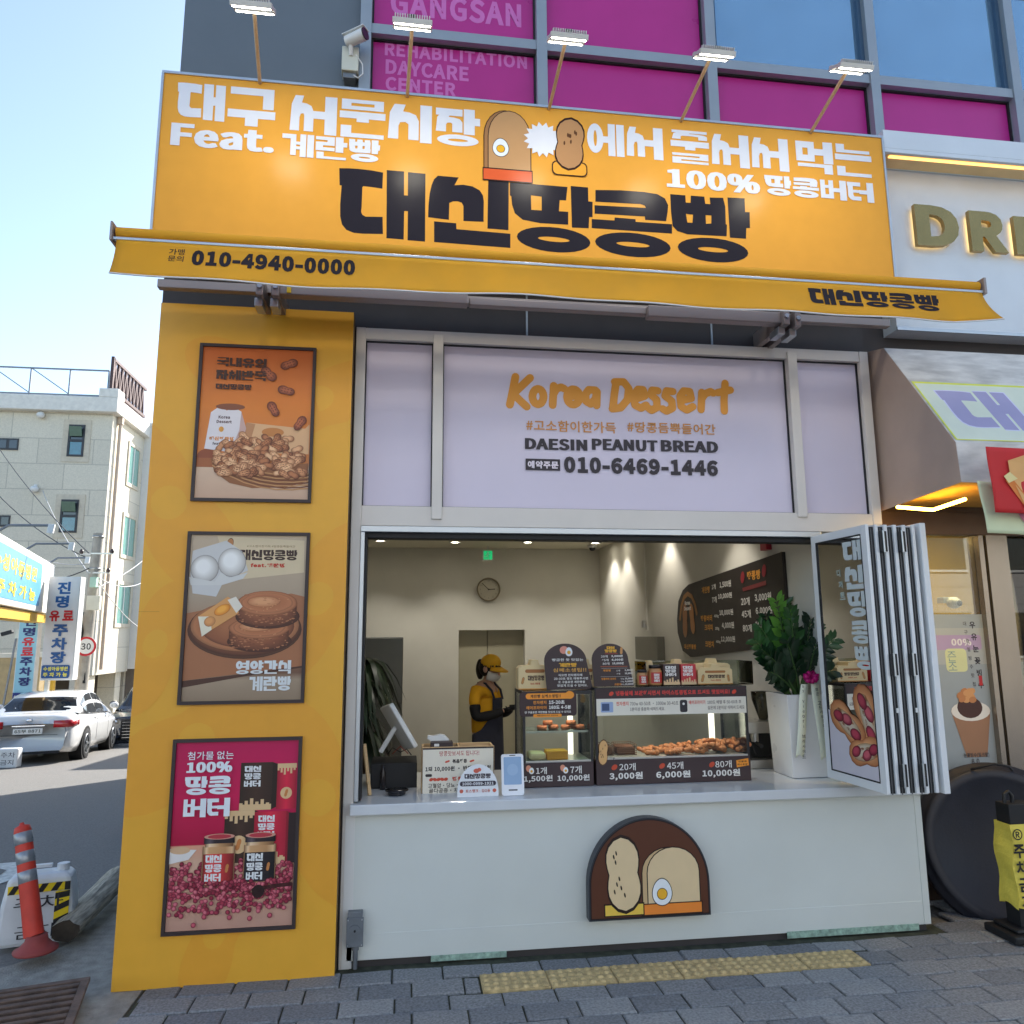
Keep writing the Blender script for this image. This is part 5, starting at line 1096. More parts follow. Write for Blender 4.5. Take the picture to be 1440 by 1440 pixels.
# white half-round card and white phone stand
Y = 4.66; xa, xb = at(643, 1117, Y).x, at(701, 1115, Y).x; zt_ = at(672, 1075, Y).z; w, h = xb-xa, zt_-CT
r = empty('account_card', ((xa+xb)/2, Y, CT), 'white half-round card with phone number in front of the wooden box', 'card')
P = [(0, .0), (w, .0)]+[(w/2+w/2*math.cos(PI*k/20), h*.16+h*.84*math.sin(PI*k/20)) for k in range(21)]
t = MB(); t.prism(P, (xa, Y, CT+.001), (1, 0, 0), (0, 0, 1), (0, -1, 0), .004, mat('white_card', (232, 234, 236), .4)); t.build('card', r)
A = Art((xa, Y, CT+.001), h0=.001); A.ell(w*.46, h*.8, w*.07, h*.07, (206, 100, 80)); A.ell(w*.53, h*.83, w*.05, h*.06, (206, 100, 80)); A.heavy('대신땅콩빵', w*.17, h*.56, w*.64, h*.15, (56, 48, 60)); A.rrect(w*.06, h*.33, w*.94, h*.48, h*.07, (56, 48, 60)); A.text('1000-0999-1921', w*.12, h*.36, h*.09, (230, 230, 230), .015, w*.76)
A.text('토스뱅크 : 김O동', w*.2, h*.13, h*.1, (190, 90, 70), .01, w*.6); A.ell(w*.1, h*.18, w*.045, h*.06, (206, 100, 80)); A.ell(w*.9, h*.18, w*.045, h*.06, (206, 100, 80)); A.build('print', r, printmat('case_print', .45))
Y = 4.65; q0, q1 = at(706, 1113, Y), at(737, 1061, Y); w, h = q1.x-q0.x, q1.z-CT
r = empty('payment_screen', ((q0.x+q1.x)/2, Y, CT), 'white tablet-like payment device with a pale blue screen on the counter edge', 'payment device')
tn = Vector((0, -1, .16)).normalized(); tv_ = Vector((0, .16, 1)).normalized(); O = Vector((q0.x, Y, CT+.002))
def rr_(w, h, r_): return [(cx+r_*math.cos(math.radians(a+q)), cy+r_*math.sin(math.radians(a+q))) for cx, cy, a in ((w-r_, r_, -90), (w-r_, h-r_, 0), (r_, h-r_, 90), (r_, r_, 180)) for q in (0, 30, 60, 90)]
t = MB(); t.prism(rr_(w, h, .014), O, (1, 0, 0), tv_, tn, .014, mat('white_device', (232, 234, 238), .3)); t.prism([(w*.2, 0), (w*.8, 0), (w*.7, h*.5), (w*.3, h*.5)], O-tn*.015+Vector((0, .05, 0)), (1, 0, 0), (0, -.05/.1*.1, 1), (0, -1, 0), .008, white); t.build('device_body', r, bevel=.003)
A = Art(O, (1, 0, 0), tv_, h0=.0008); A.rrect(w*.1, h*.26, w*.9, h*.93, .006, (140, 172, 206)); A.ell(w*.5, h*.62, w*.25, h*.14, (152, 182, 212)); A.rrect(w*.3, h*.115, w*.7, h*.15, .003, (80, 84, 92)); A.rrect(w*.36, h*.955, w*.64, h*.975, .003, (60, 60, 66)); A.build('screen', r, printmat('device_screen', .15))
# till screen seen from behind, dark till base, bottle, scale, plank, cables
r = empty('till_monitor', (at(560, 1090, 5.2).x, 5.2, CT), 'white till screen seen from the side, tilted on a white stand', 'monitor')
Y = 5.15; a, c = at(543, 992, Y), at(578, 1052, Y); 
t = MB(); d = (c-a); d.y = 0; L_ = d.length; d.normalize(); nn = Vector((d.z, 0, -d.x)); nn = (nn+Vector((0, -.35, 0))).normalized(); sv = d.cross(nn); t.obox((a+c)/2+sv*.0, d, sv, nn, L_/2, .12, .016, white); t.build('screen', r, bevel=.008)
t = MB(); q = at(535, 1062, Y); t.bar((a+c)/2-Vector((.02, 0, 0)), q+Vector((0, 0, .02)), .05, .03, white); t.box(q.x-.04, q.x+.10, Y-.06, Y+.1, CT+.135, CT+.15, white); t.build('stand', r, bevel=.004)
t = MB(); t.box(at(522, 1090, 5.1).x, at(586, 1090, 5.1).x, 5.0, 5.3, CT+.001, at(550, 1070, 5.1).z, black); t.build('cash_drawer', None, 'black cash drawer under the white till screen', 'cash drawer', bevel=.004)
t = MB(); q = at(539, 1070, 4.97); t.lathe([(0, 0), (.018, 0), (.018, .1), (.008, .12), (.008, .15), (0, .15)], (q.x, 4.97, CT+.001), mat('dark_bottle', (40, 34, 34), .2), 16); t.build('dark_bottle', None, 'dark slim bottle in front of the black cash drawer', 'bottle')
t = MB(); q = at(558, 1105, 4.80); t.lathe([(0, 0), (.05, 0), (.055, .01), (.05, .018), (.07, .024), (.07, .03), (0, .03)], (q.x, 4.80, CT+.001), mat('black_scale', (28, 28, 32), .25), 24); t.build('black_dish', None, 'round black two-tier dish on the counter near the left jamb', 'dish')
t = MB(); q0, q1 = at(520, 1113, 4.80), at(514, 1048, 4.80); t.bar((q0.x, 4.80, CT+.002), (q1.x-.01, 4.86, q1.z), .02, .012, wood); t.build('wooden_stick', None, 'thin wooden stick leaning in the left corner of the opening', 'stick')
t = MB(); b0 = at(552, 1060, 5.12); t.tube([b0+Vector((-.03, 0, .0)), b0+Vector((0, -.02, .04)), b0+Vector((.05, -.01, .01)), b0+Vector((.09, -.02, .03)), b0+Vector((.12, 0, -.01))], .004, black, 6); t.tube([b0+Vector((0, 0, .0)), b0+Vector((.05, -.03, .05)), b0+Vector((.1, -.01, .0))], .003, mat('red_cable', (150, 40, 36), .5), 6); t.build('cable_tangle', None, 'black and red cables lying on the cash drawer', 'cable')
# coffee grinder and machine behind the wide case
r = empty('coffee_machine', (at(1075, 1060, 5.35).x, 5.35, CT), 'steel coffee machine with grinder hopper between the wide case and the plant pot', 'coffee machine')
xa, xb = at(1052, 1060, 5.3).x, at(1100, 1060, 5.3).x
t = MB(); t.box(xa, xb, 5.26, 5.5, CT+.001, CT+.06, steel); t.box(xa+.02, xb, 5.36, 5.5, CT+.06, CT+.30, mat('machine_black', (40, 42, 44), .35, .4)); t.box(xa, xb, 5.27, 5.5, CT+.24, CT+.32, steel); t.cyl((xa+.06, 5.31, CT+.24), (xa+.06, 5.31, CT+.18), .03, .028, steel, 14); t.cyl((xa+.06, 5.31, CT+.18), (xa+.06, 5.2, CT+.16), .011, .013, black, 8); t.build('machine_body', r, bevel=.006)
t = MB(); t.lathe([(.03, 0), (.075, .14), (.08, .2), (0, .205)], (xb-.07, 5.42, CT+.32), glass('smoked_hopper', (150, 150, 140), 1), 18); t.build('hopper', r)
t = MB(); t.tube([(xa+.0, 5.28, CT+.36), (xa-.03, 5.25, CT+.3), (xa, 5.24, CT+.18), (xa+.04, 5.25, CT+.1)], .007, black, 6); t.build('hose', r)

# ================================================================== potted plant with ribbons
potm = mat('white_pot', (224, 222, 220), .3, var=.02)
Y = 4.86; xa, xb = at(1112, 1040, Y).x, at(1170, 1040, Y).x; zt_ = at(1120, 977, Y).z
pcx = (xa+xb)/2; r = empty('potted_plant', (pcx, Y+.15, CT), 'glossy green pot plant with pink bow in a tall white square pot', 'plant')
t = MB(); wb, wt_ = (xb-xa)*.47, (xb-xa)*.53; zz_ = zt_; e = .012
P = [(pcx+sx*wb, Y+.15+sy*wb, CT+.002) for sx, sy in ((-1, -1), (1, -1), (1, 1), (-1, 1))]+[(pcx+sx*wt_, Y+.15+sy*wt_, zz_) for sx, sy in ((-1, -1), (1, -1), (1, 1), (-1, 1))]+[(pcx+sx*(wt_-e), Y+.15+sy*(wt_-e), zz_) for sx, sy in ((-1, -1), (1, -1), (1, 1), (-1, 1))]+[(pcx+sx*(wt_-e), Y+.15+sy*(wt_-e), zz_-.04) for sx, sy in ((-1, -1), (1, -1), (1, 1), (-1, 1))]
t.add(P, [(0, 1, 5, 4), (1, 2, 6, 5), (2, 3, 7, 6), (3, 0, 4, 7), (4, 5, 9, 8), (5, 6, 10, 9), (6, 7, 11, 10), (7, 4, 8, 11), (8, 9, 13, 12), (9, 10, 14, 13), (10, 11, 15, 14), (11, 8, 12, 15), (0, 3, 2, 1), (12, 13, 14, 15)], potm); t.build('pot', r, bevel=.004)
leafm = [mat('zz_leaf', (44, 84, 40), .3, var=.3, scale=8, spec=.6), mat('zz_leaf_dark', (26, 54, 32), .3, var=.3, scale=8, spec=.6), mat('zz_leaf_fresh', (96, 150, 60), .35, var=.2, scale=8, trans=.3)]
stemm = mat('plant_stem', (70, 100, 52), .5)
fol = MB(); stm = MB()
def frond(base, tip, mt, ln=.12, npair=9, wid=.055):
    base, tip = Vector(base), Vector(tip); d = tip-base; mid = base+d*.5+Vector((0, 0, .12*d.length)); pts = []
    for i in range(15):
        s = i/14; pts.append(base*(1-s)**2+mid*2*s*(1-s)+tip*s*s)
    stm.tube(pts, [.011*(1-.75*i/14) for i in range(15)], stemm, 6)
    for k in range(npair):
        s = .3+.7*k/(npair-1); i = min(13, int(s*14)); p = base*(1-s)**2+mid*2*s*(1-s)+tip*s*s; tg = (pts[i+1]-pts[i]).normalized(); sd = tg.cross(Vector((random.uniform(-.4, .4), -1, random.uniform(-.3, .5)))).normalized()
        for sg_ in (-1, 1):
            dr = (sd*sg_*.8+tg*random.uniform(.5, .85)+Vector((0, random.uniform(-.3, .2), random.uniform(-.1, .25)))).normalized(); nn = dr.cross(tg).normalized(); wv = dr.cross(nn).normalized(); l = ln*random.uniform(.75, 1.1)*(1-.35*max(0, s-.7)/.3); wd_ = wid*random.uniform(.85, 1.1)*l/ln
            fol.add([p, p+dr*l*.3+wv*wd_*.42+nn*.004, p+dr*l*.65+wv*wd_*.45+nn*.002, p+dr*l, p+dr*l*.65-wv*wd_*.45+nn*.002, p+dr*l*.3-wv*wd_*.42+nn*.004, p+dr*l*.5-nn*.004], [(0, 6, 1), (1, 6, 2), (2, 6, 3), (3, 6, 4), (4, 6, 5), (5, 6, 0)], mt, True)
bz = zt_-.03
def T(px, py, Y_): return at(px, py, Y_)
frond((pcx-.03, Y+.13, bz), T(1092, 846, Y+.0), leafm[2], npair=11, ln=.13); frond((pcx-.06, Y+.12, bz), T(1062, 900, Y-.02), leafm[0], npair=11); frond((pcx-.05, Y+.18, bz), T(1078, 868, Y+.15), leafm[1], npair=11)
frond((pcx+.02, Y+.12, bz), T(1140, 872, Y+.05), leafm[1], npair=12); frond((pcx+.05, Y+.15, bz), T(1148, 905, Y-.02), leafm[1], npair=10); frond((pcx+.0, Y+.17, bz), T(1120, 890, Y+.15), leafm[1], npair=11); frond((pcx-.02, Y+.1, bz), T(1085, 925, Y-.04), leafm[1], npair=9)
frond((pcx+.03, Y+.2, bz), T(1160, 880, Y+.25), leafm[0], npair=10); frond((pcx-.08, Y+.14, bz), T(1090, 955, Y+.05), leafm[1], npair=7, ln=.06, wid=.012); frond((pcx-.04, Y+.2, bz), T(1105, 850, Y+.3), leafm[0], npair=12)
for (fx, fy, dy, mi) in ((1068, 880, .05, 0), (1074, 915, .0, 1), (1098, 878, .1, 1), (1112, 862, -.03, 0), (1108, 905, -.05, 1), (1084, 945, -.06, 1)): frond((pcx+random.uniform(-.06, .04), Y+.13, bz), T(fx, fy, Y+dy), leafm[mi], npair=10, ln=.125, wid=.066)
fol.build('foliage', r); stm.build('stems', r)
t = MB(); t.box(pcx-wt_+.014, pcx+wt_-.014, Y+.15-wt_+.014, Y+.15+wt_-.014, zz_-.038, zz_-.03, mat('potting_bark', (70, 52, 40), .95, bump=.6)); t.build('soil', r)
bowm = mat('magenta_ribbon', (196, 24, 120), .35, trans=.2); t = MB(); q = at(1138, 952, Y-.02)
for k in range(7):
    a = 2*PI*k/7+.2; dx, dz = math.cos(a), math.sin(a)*.75; t.grid(lambda u, v, dx=dx, dz=dz: (q.x+dx*.055*math.sin(PI*u)+(v-.5)*.03*-dz, q.y-.02-.03*math.sin(2*PI*u)*.6-.01*v, q.z+dz*.055*math.sin(PI*u)+(v-.5)*.03*dx), 8, 2, bowm)
bw = t.build('bow', r, solid=.001)
rb = mat('cream_ribbon', (228, 230, 206), .55, var=.03)
def ribbon(pts, wd_, name):
    Q = [at(a, c, yy_) for a, c, yy_ in pts]
    t = MB(); n_ = len(Q)-1
    def f(u, v):
        s = u*n_; i = min(n_-1, int(s)); g = s-i; p = Q[i].lerp(Q[i+1], g); return (p.x+(v-.5)*wd_, p.y+.008*math.sin(u*7)+.006*(v-.5), p.z-(.02*(1-abs(v-.5)*2) if u > .99 else 0)*-1)
    t.grid(f, 16, 2, rb); return t.build(name, r, solid=.0008), Q
yr = Y-.035
r1, Q1 = ribbon([(1132, 962, yr), (1130, 990, yr-.02), (1126, 1040, yr-.02), (1125, 1066, yr-.02)], .06, 'ribbon'); r2, Q2 = ribbon([(1146, 962, yr), (1150, 990, yr-.02), (1156, 1040, yr-.02), (1161, 1069, yr-.02)], .06, 'ribbon')
A = Art((0, yr-.036, 0), h0=.001); ik = (60, 56, 50)
q = A.p(1129.5, 967)
for k, c in enumerate('by Vidori 브라사이드'): 
    if c != ' ': z_ = q[1]-.032*k; A.text(c, q[0]-.0055*k*.35, z_, .022 if ord(c) > 1000 else .018, ik, .004, None, 'C')
A.build('ribbon_lettering', r1, printmat('ribbon_ink', .6))
A = Art((0, yr-.036, 0), h0=.001); q = A.p(1148.5, 972)
for k, c in enumerate('형은 고드러네!대흥은 폭발하네!'):
    if c != ' ': A.text(c, q[0]+.0045*k, q[1]-.029*k, .022, ik, .004, None, 'C')
A.build('ribbon_lettering', r2, printmat('ribbon_ink', .6))

# ================================================================== back of the shop
q = at(687, 829, BY); r = empty('wall_clock', q, 'round pale wall clock above the double door', 'clock'); cr = at(687, 829, BY).x-at(670.5, 829, BY).x
t = MB(); t.lathe([(cr*.88, .0), (cr*.88, .03), (cr*.94, .045), (cr, .03), (cr, 0)], (q.x, BY-.002, q.z), mat('clock_rim', (150, 138, 114), .5), 40, (0, -1, 0)); t.build('rim', r)
t = MB(); t.lathe([(0, .012), (cr*.89, .012)], (q.x, BY-.002, q.z), mat('clock_face', (200, 194, 176), .6), 40, (0, -1, 0)); t.build('face', r)
A = Art((q.x, BY-.014, q.z), h0=.002)
for k in range(12): a = PI/2-k*PI/6; A.text(str(k or 12), cr*.72*math.cos(a), cr*.72*math.sin(a)-cr*.06, cr*.12, (120, 110, 90), 0, None, 'C')
A.line([(0, 0), (.09*.98, .005)], .012, (70, 64, 52)); A.line([(0, 0), (-.095, .09)], .009, (70, 64, 52)); A.ell(0, 0, .012, .012, (70, 64, 52)); A.build('hands', r)
q = at(686, 781, BY-.3); r = empty('exit_sign', (q.x, BY-.3, q.z-.07), 'small green lit exit sign with running figure under the ceiling', 'exit sign'); t = MB(); t.box(q.x-.075, q.x+.075, BY-.32, BY-.28, q.z-.075, q.z+.075, white); t.cyl((q.x, BY-.3, q.z+.075), (q.x, BY-.3, CZ), .008, .008, white, 8); t.build('case', r)
t = MB(); t.box(q.x-.06, q.x+.06, BY-.323, BY-.3205, q.z-.06, q.z+.06, emit('exit_green', (20, 150, 90), .6)); t.build('lit_panel', r)
A = Art((q.x, BY-.323, q.z), h0=.001); gw = (210, 240, 225); A.ell(.0, .038, .01, .01, gw); A.line([(.0, .022), (-.012, -.008)], .014, gw); A.line([(-.012, -.008), (.008, -.025), (.006, -.048)], .009, gw); A.line([(-.012, -.008), (-.03, -.025), (-.045, -.022)], .009, gw); A.line([(0, .02), (.022, .008), (.032, .018)], .008, gw); A.line([(0, .02), (-.022, .018), (-.03, .0)], .008, gw); A.build('pictogram', r)
q = at(833, 774, BY-.5); t = MB(); t.lathe([(.06, 0), (.06, -.03), (.045, -.035)], (q.x, BY-.5, CZ), white, 18); t.lathe([(.045, -.03), (.042, -.055), (.025, -.075), (0, -.08)], (q.x, BY-.5, CZ), black, 18); t.build('dome_camera', None, 'black dome camera on the shop ceiling in the far corner', 'camera')
# grey fridge and dark plant at the left
r = empty('fridge', (at(545, 1000, 9.4).x, 9.4, 0), 'tall grey fridge by the back wall behind the dark plant', 'fridge'); fx1 = at(566, 960, 9.4).x; zf = at(560, 896, 9.4).z; fm = mat('fridge_steel', (128, 130, 126), .4, .4, var=.04)
t = MB(); t.box(fx1-.85, fx1, 9.42, 10.2, .01, zf, fm); t.build('cabinet', r, bevel=.01); t = MB(); t.box(fx1-.85, fx1, 9.38, 9.418, .06, zf*.56, fm); t.build('door', r, bevel=.008); t = MB(); t.box(fx1-.85, fx1, 9.38, 9.418, zf*.565, zf-.01, fm); t.build('door', r, bevel=.008)
t = MB(); t.box(fx1-.2, fx1-.16, 9.35, 9.38, zf*.6, zf*.72, white); t.build('control_panel', r)
r = empty('dracaena', (at(505, 1000, 6.2).x, 6.2, 0), 'dark drooping leafy plant just inside the left jamb', 'plant'); bx = at(512, 1000, 6.2).x
t = MB(); t.lathe([(0, 0), (.15, 0), (.19, .35), (.17, .35), (0, .33)], (bx-.06, 6.2, .005), mat('dark_pot', (50, 44, 42), .5), 20); t.build('pot', r)
t = MB(); t.tube([(bx-.06, 6.2, .3), (bx-.08, 6.22, .8), (bx-.05, 6.2, 1.25)], [.03, .026, .02], mat('bark_stem', (84, 66, 50), .9), 8); t.tube([(bx-.02, 6.22, .3), (bx+.02, 6.24, .7), (bx+.0, 6.24, 1.55)], [.024, .02, .016], mat('bark_stem'), 8); t.build('stem', r)
t = MB(); dl_ = [mat('dracaena_leaf', (30, 46, 30), .4, var=.3), mat('dracaena_leaf_pale', (44, 62, 38), .4, var=.3)]
for (cx_, cz_) in ((bx-.05, 1.25), (bx, 1.6), (bx-.02, 1.42), (bx-.02, 1.05)):
    for k in range(34):
        a = random.uniform(0, 2*PI); l = random.uniform(.26, .42); up_ = random.uniform(-.1, .9); d = Vector((math.cos(a), math.sin(a), 0)); w_ = .018
        pts = [Vector((cx_, 6.22, cz_))+d*l*s*(.9)+Vector((0, 0, up_*l*s-1.15*l*s*s*(1+.4*up_))) for s in (0, .25, .5, .75, 1)]
        sdv = d.cross(Vector((0, 0, 1))); vs_ = []
        for i, p in enumerate(pts): ww = w_*(1, 1.2, 1.1, .8, .05)[i]; vs_ += [p-sdv*ww, p+sdv*ww]
        t.add(vs_, [(2*i, 2*i+1, 2*i+3, 2*i+2) for i in range(4)], dl_[k % 2], True)
t.build('foliage', r)
# menu board on the side wall
r = empty('menu_board', (RX, 6.5, 1.9), 'long black menu board with rounded end high on the side wall', 'menu board')
A = Art((RX-.03, 0, 0), (0, -1, 0), (0, 0, 1), h0=.001); bkm = (42, 36, 34); BP = [A.p(*q) for q in ((1099, 776), (1109, 908), (1044, 915), (971, 924), (960, 915), (953, 890), (952, 872), (954, 845), (960, 830), (968, 822))]
t = MB(); t.prism(BP, (RX-.03, 0, 0), (0, -1, 0), (0, 0, 1), (-1, 0, 0), .028, mat('menu_black', bkm, .5)); t.build('board', r)
def mz(px, py): return (940+px/8, 760+py/8)
def mt_(s, lb, lt, rr, c, b=.02): A.ptext(s, mz(*lb), mz(*lt), mz(*rr), c, b)
am_ = (216, 150, 60)
for s, lb, lt, rr, c in (('1,500원', (580, 545), (575, 465), (705, 500), wtxt), ('10,000원', (562, 670), (560, 600), (715, 640), wtxt), ('10,000원', (578, 855), (575, 780), (730, 835), wtxt), ('4,000원', (605, 1000), (602, 920), (740, 975), wtxt), ('12,000원', (595, 1150), (592, 1075), (752, 1135), wtxt), ('3,000원', (975, 700), (970, 600), (1160, 650), wtxt), ('6,000원', (988, 845), (985, 750), (1170, 800), wtxt), ('10,000원', (985, 1005), (985, 905), (1182, 965), wtxt), ('20개', (822, 735), (818, 645), (918, 715), wtxt), ('45개', (830, 875), (828, 785), (932, 860), wtxt), ('80개', (842, 1030), (840, 945), (942, 1020), wtxt), ('1개', (492, 555), (490, 495), (535, 545), wtxt), ('7개', (495, 705), (492, 635), (547, 695), wtxt), ('400g', (518, 875), (518, 835), (568, 870), wtxt), ('150g', (530, 1015), (528, 975), (575, 1010), wtxt), ('400g', (540, 1160), (540, 1125), (590, 1155), wtxt), ('계란빵', (380, 600), (376, 525), (470, 585), am_), ('땅콩버터', (370, 915), (366, 845), (495, 895), am_), ('크리미', (412, 1015), (408, 945), (502, 1000), am_), ('크런치', (420, 1200), (416, 1130), (515, 1185), am_), ('땅콩빵', (893, 455), (886, 350), (1040, 415), am_), ('대신땅콩빵', (182, 1220), (180, 1165), (315, 1200), am_)):
    mt_(s, lb, lt, rr, c, .016 if c == am_ else .012)
A.ppoly([mz(*q) for q in ((835, 535), (1100, 450), (1105, 500), (845, 575))], (120, 52, 52)); A.ell(*A.p(*mz(838, 415)), .05, .035, (140, 40, 50), 1.2); A.ell(*A.p(*mz(1080, 340)), .05, .035, (140, 40, 50), 1.2)
A.peanut(*A.p(*mz(190, 900)), .17, 1.5, (150, 100, 62)); A.peanut(*A.p(*mz(270, 880)), .15, 1.7, (170, 116, 66)); mt_('Korea', (190, 730), (190, 685), (248, 715), wtxt, .03); mt_('Dessert', (185, 790), (185, 745), (258, 770), wtxt, .03)
A.line([A.p(*mz(*q)) for q in ((135, 880), (150, 740), (180, 640), (220, 600), (265, 630), (300, 710), (322, 820))], .045, (150, 104, 56)); A.build('print', r, printmat('menu_print', .5))
q0, q1 = atx(903, 897, RX), atx(936, 930, RX); t = MB(); t.box(RX-.09, RX-.002, q1.y, q0.y, q1.z, atx(920, 895, RX).z, mat('wall_box_grey', (120, 118, 108), .4, .5)); t.build('fuse_box', None, 'grey metal box on the side wall left of the menu board', 'electrical box', bevel=.006)
t = MB(); q = atx(913, 880, RX); t.cyl((RX-.03, q.y, q.z-.05), (RX-.03, q.y, CZ), .018, .018, plaster, 8); t.cyl((RX-.06, q.y, q.z-.02), (RX-.06, q.y, q.z+.06), .035, .03, steel, 10); t.build('wall_conduit', None, 'thin wall conduit running up from the grey metal box', 'conduit')
q0, q1 = atx(1075, 779, RX), atx(1088, 760, RX); t = MB(); t.box(RX-.05, RX-.002, q1.y+.03, q0.y-.03, q0.z+.02, 3.0, mat('red_alarm', (160, 20, 50), .4)); t.build('alarm_box', None, 'dark red box on the side wall above the menu board', 'alarm box', bevel=.005)

# ================================================================== worker
def skin_body(name, verts, edges, radii, mt, parent, sub=2, root=0):
    me = bpy.data.meshes.new(name); me.from_pydata(verts, edges, []); me.materials.append(mt); o = bpy.data.objects.new(name, me); COL.objects.link(o)
    m = o.modifiers.new('skin', 'SKIN'); m.use_smooth_shade = True
    for v, r_ in zip(me.skin_vertices[0].data, radii): v.radius = (r_, r_) if not isinstance(r_, tuple) else r_
    me.skin_vertices[0].data[root].use_root = True
    s_ = o.modifiers.new('sub', 'SUBSURF'); s_.levels = sub; s_.render_levels = sub
    if parent: adopt(o, parent)
    return o
WY = 7.63; wq = at(686, 960, WY); wx = wq.x
f = Vector((.8, -.6, 0)); rt = Vector((-.6, -.8, 0)); up = Vector((0, 0, 1)); base = Vector((wx-.03, WY, .005))
pr = empty('worker', base, 'person in yellow shirt, yellow cap, mask and dark apron looking down at a phone', 'person')
def J(fw, side, z): return base+f*fw+rt*side+up*z
skinm = mat('skin', (196, 150, 124), .5, var=.05); shirt = mat('yellow_shirt', (232, 168, 24), .85, var=.1, bump=.9, bscale=16); apr = mat('dark_apron', (46, 48, 62), .9, var=.2, bump=.8, bscale=14); slv = mat('black_sleeves', (20, 20, 24), .8)
hairm = mat('dark_hair', (26, 20, 18), .5)
pts = [J(0, 0, .80), J(0, 0, .93), J(0, 0, 1.08), J(.0, 0, 1.22), J(.01, 0, 1.29), J(.03, 0, 1.35), J(.05, 0, 1.40), J(.07, 0, 1.455), J(.065, 0, 1.52),
       J(0, .08, .78), J(.01, .085, .44), J(-.02, .085, .08), J(.1, .09, .035), J(0, -.08, .78), J(.01, -.085, .44), J(-.02, -.085, .08), J(.1, -.09, .035),
       J(0, .15, 1.27), J(.0, .2, 1.2), J(.03, .215, 1.02), J(.18, .13, 1.05), J(.27, .08, 1.09), J(0, -.15, 1.27), J(.0, -.2, 1.2), J(.03, -.215, 1.02), J(.18, -.12, 1.06), J(.27, -.06, 1.1)]
ed = [(0, 1), (1, 2), (2, 3), (3, 4), (4, 5), (5, 6), (6, 7), (7, 8), (0, 9), (9, 10), (10, 11), (11, 12), (0, 13), (13, 14), (14, 15), (15, 16), (4, 17), (17, 18), (18, 19), (19, 20), (20, 21), (4, 22), (22, 23), (23, 24), (24, 25), (25, 26)]
rad = [.13, .12, .125, .13, .09, .05, .055, .088, .082, .085, .055, .04, .035, .085, .055, .04, .035, .06, .05, .042, .036, .028, .06, .05, .042, .036, .028]
skin_body('body', pts, ed, rad, skinm, pr)
sh = [0, 1, 2, 3, 4, 17, 18, 22, 23]; P_ = [pts[i] for i in sh]+[J(.015, .21, 1.11), J(.015, -.21, 1.11)]
skin_body('shirt', P_, [(0, 1), (1, 2), (2, 3), (3, 4), (4, 5), (5, 6), (6, 9), (4, 7), (7, 8), (8, 10)], [.15, .142, .147, .145, .1, .07, .062, .066, .066, .06, .06], shirt, pr)
for s_ in (1, -1): skin_body('arm_sleeve', [J(.008, .206*s_, 1.165), J(.03, .215*s_, 1.02), J(.18, .13*s_ if s_ > 0 else -.12, 1.05), J(.265, .08*s_ if s_ > 0 else -.06, 1.09)], [(0, 1), (1, 2), (2, 3)], [.062, .058, .045, .036], slv, pr)
for s_ in (1, -1):                                              # gloved hands, five fingers each
    c = J(.29, .07*s_, 1.10 if s_ < 0 else 1.095); V_ = [c-f*.03, c+f*.02]; E_ = [(0, 1)]; R_ = [.026, .03]
    for k in range(4):
        o_ = rt*(.012*(k-1.5))*1; b0 = len(V_); ln_ = (.055, .065, .06, .048)[k]; V_ += [c+f*.03+o_*1.6+up*.004, c+f*(.03+ln_*.55)+o_*1.7+up*.012, c+f*(.03+ln_*.8)+o_*1.7-rt*.012*s_+up*.034]; E_ += [(1, b0), (b0, b0+1), (b0+1, b0+2)]; R_ += [.011, .0095, .008]
    b0 = len(V_); V_ += [c+f*.0-rt*.03*s_+up*.012, c+f*.03-rt*.036*s_+up*.03]; E_ += [(0, b0), (b0, b0+1)]; R_ += [.012, .0095]
    skin_body('hand', V_, E_, R_, slv, pr, 1)
t = MB()
def apf(u, v):
    z = .42+.78*v; hw2 = .2 if v < .62 else .2-.11*min(1, (v-.62)/.2); a = (u-.5)*2; rr2 = .168+.02*(1-v)
    th = a*(1.75 if v < .62 else 1.75*hw2/.2*.7); return J(rr2*math.cos(th)*(1.0), rr2*1.06*math.sin(th), z)
t.grid(apf, 20, 16, apr); ao = t.build('apron', pr, solid=.006)
t = MB()
for s_ in (1, -1): t.tube([J(.16, .075*s_, 1.18), J(.13, .085*s_, 1.27), J(.06, .085*s_, 1.335), J(-.03, .075*s_, 1.34), J(-.13, .05*s_, 1.2)], .012, apr, 6)
t.build('apron_strap', ao)
hd = J(.07, 0, 1.48); tl = Matrix.Rotation(.32, 3, rt.cross(up).cross(f) if False else rt)   # head bowed
def HD(a, c, e): 
    p = Vector(f*a+rt*c+up*e); p.rotate(Matrix.Rotation(-.35, 3, rt)); return hd+p
t = MB(); vs_ = []
t.ell(hd+Vector((0, 0, .055)), (.103, .098, .085), mat('yellow_cap', (236, 176, 26), .7, var=.05), 20, 10); t.build('cap', pr)
t = MB()
def brim(u, v):
    a = (u-.5)*2.2; r_ = .095+.085*v*math.cos(a*.8); return HD(r_*math.cos(a), r_*math.sin(a), .045-.02*v-.012*a*a)
t.grid(brim, 14, 5, mat('yellow_cap')); t.build('cap_brim', pr, solid=.006)
t = MB(); t.ell(hd+Vector((0, 0, .01))-f*.03, (.098, .096, .1), hairm, 16, 10); t.ell(hd-f*.125+Vector((0, 0, -.01)), (.045, .045, .1), hairm, 12, 8, jit=.05); t.build('hair', pr)
t = MB()
def maskf(u, v):
    a = (u-.5)*2.5; r_ = .098+.016*math.cos(a)*math.sin(PI*v)*1.4; return HD(r_*math.cos(a), r_*math.sin(a)*.95, -.10+.085*v)
t.grid(maskf, 12, 6, mat('white_mask', (224, 222, 216), .7)); t.build('face_mask', pr, solid=.003)
t = MB()
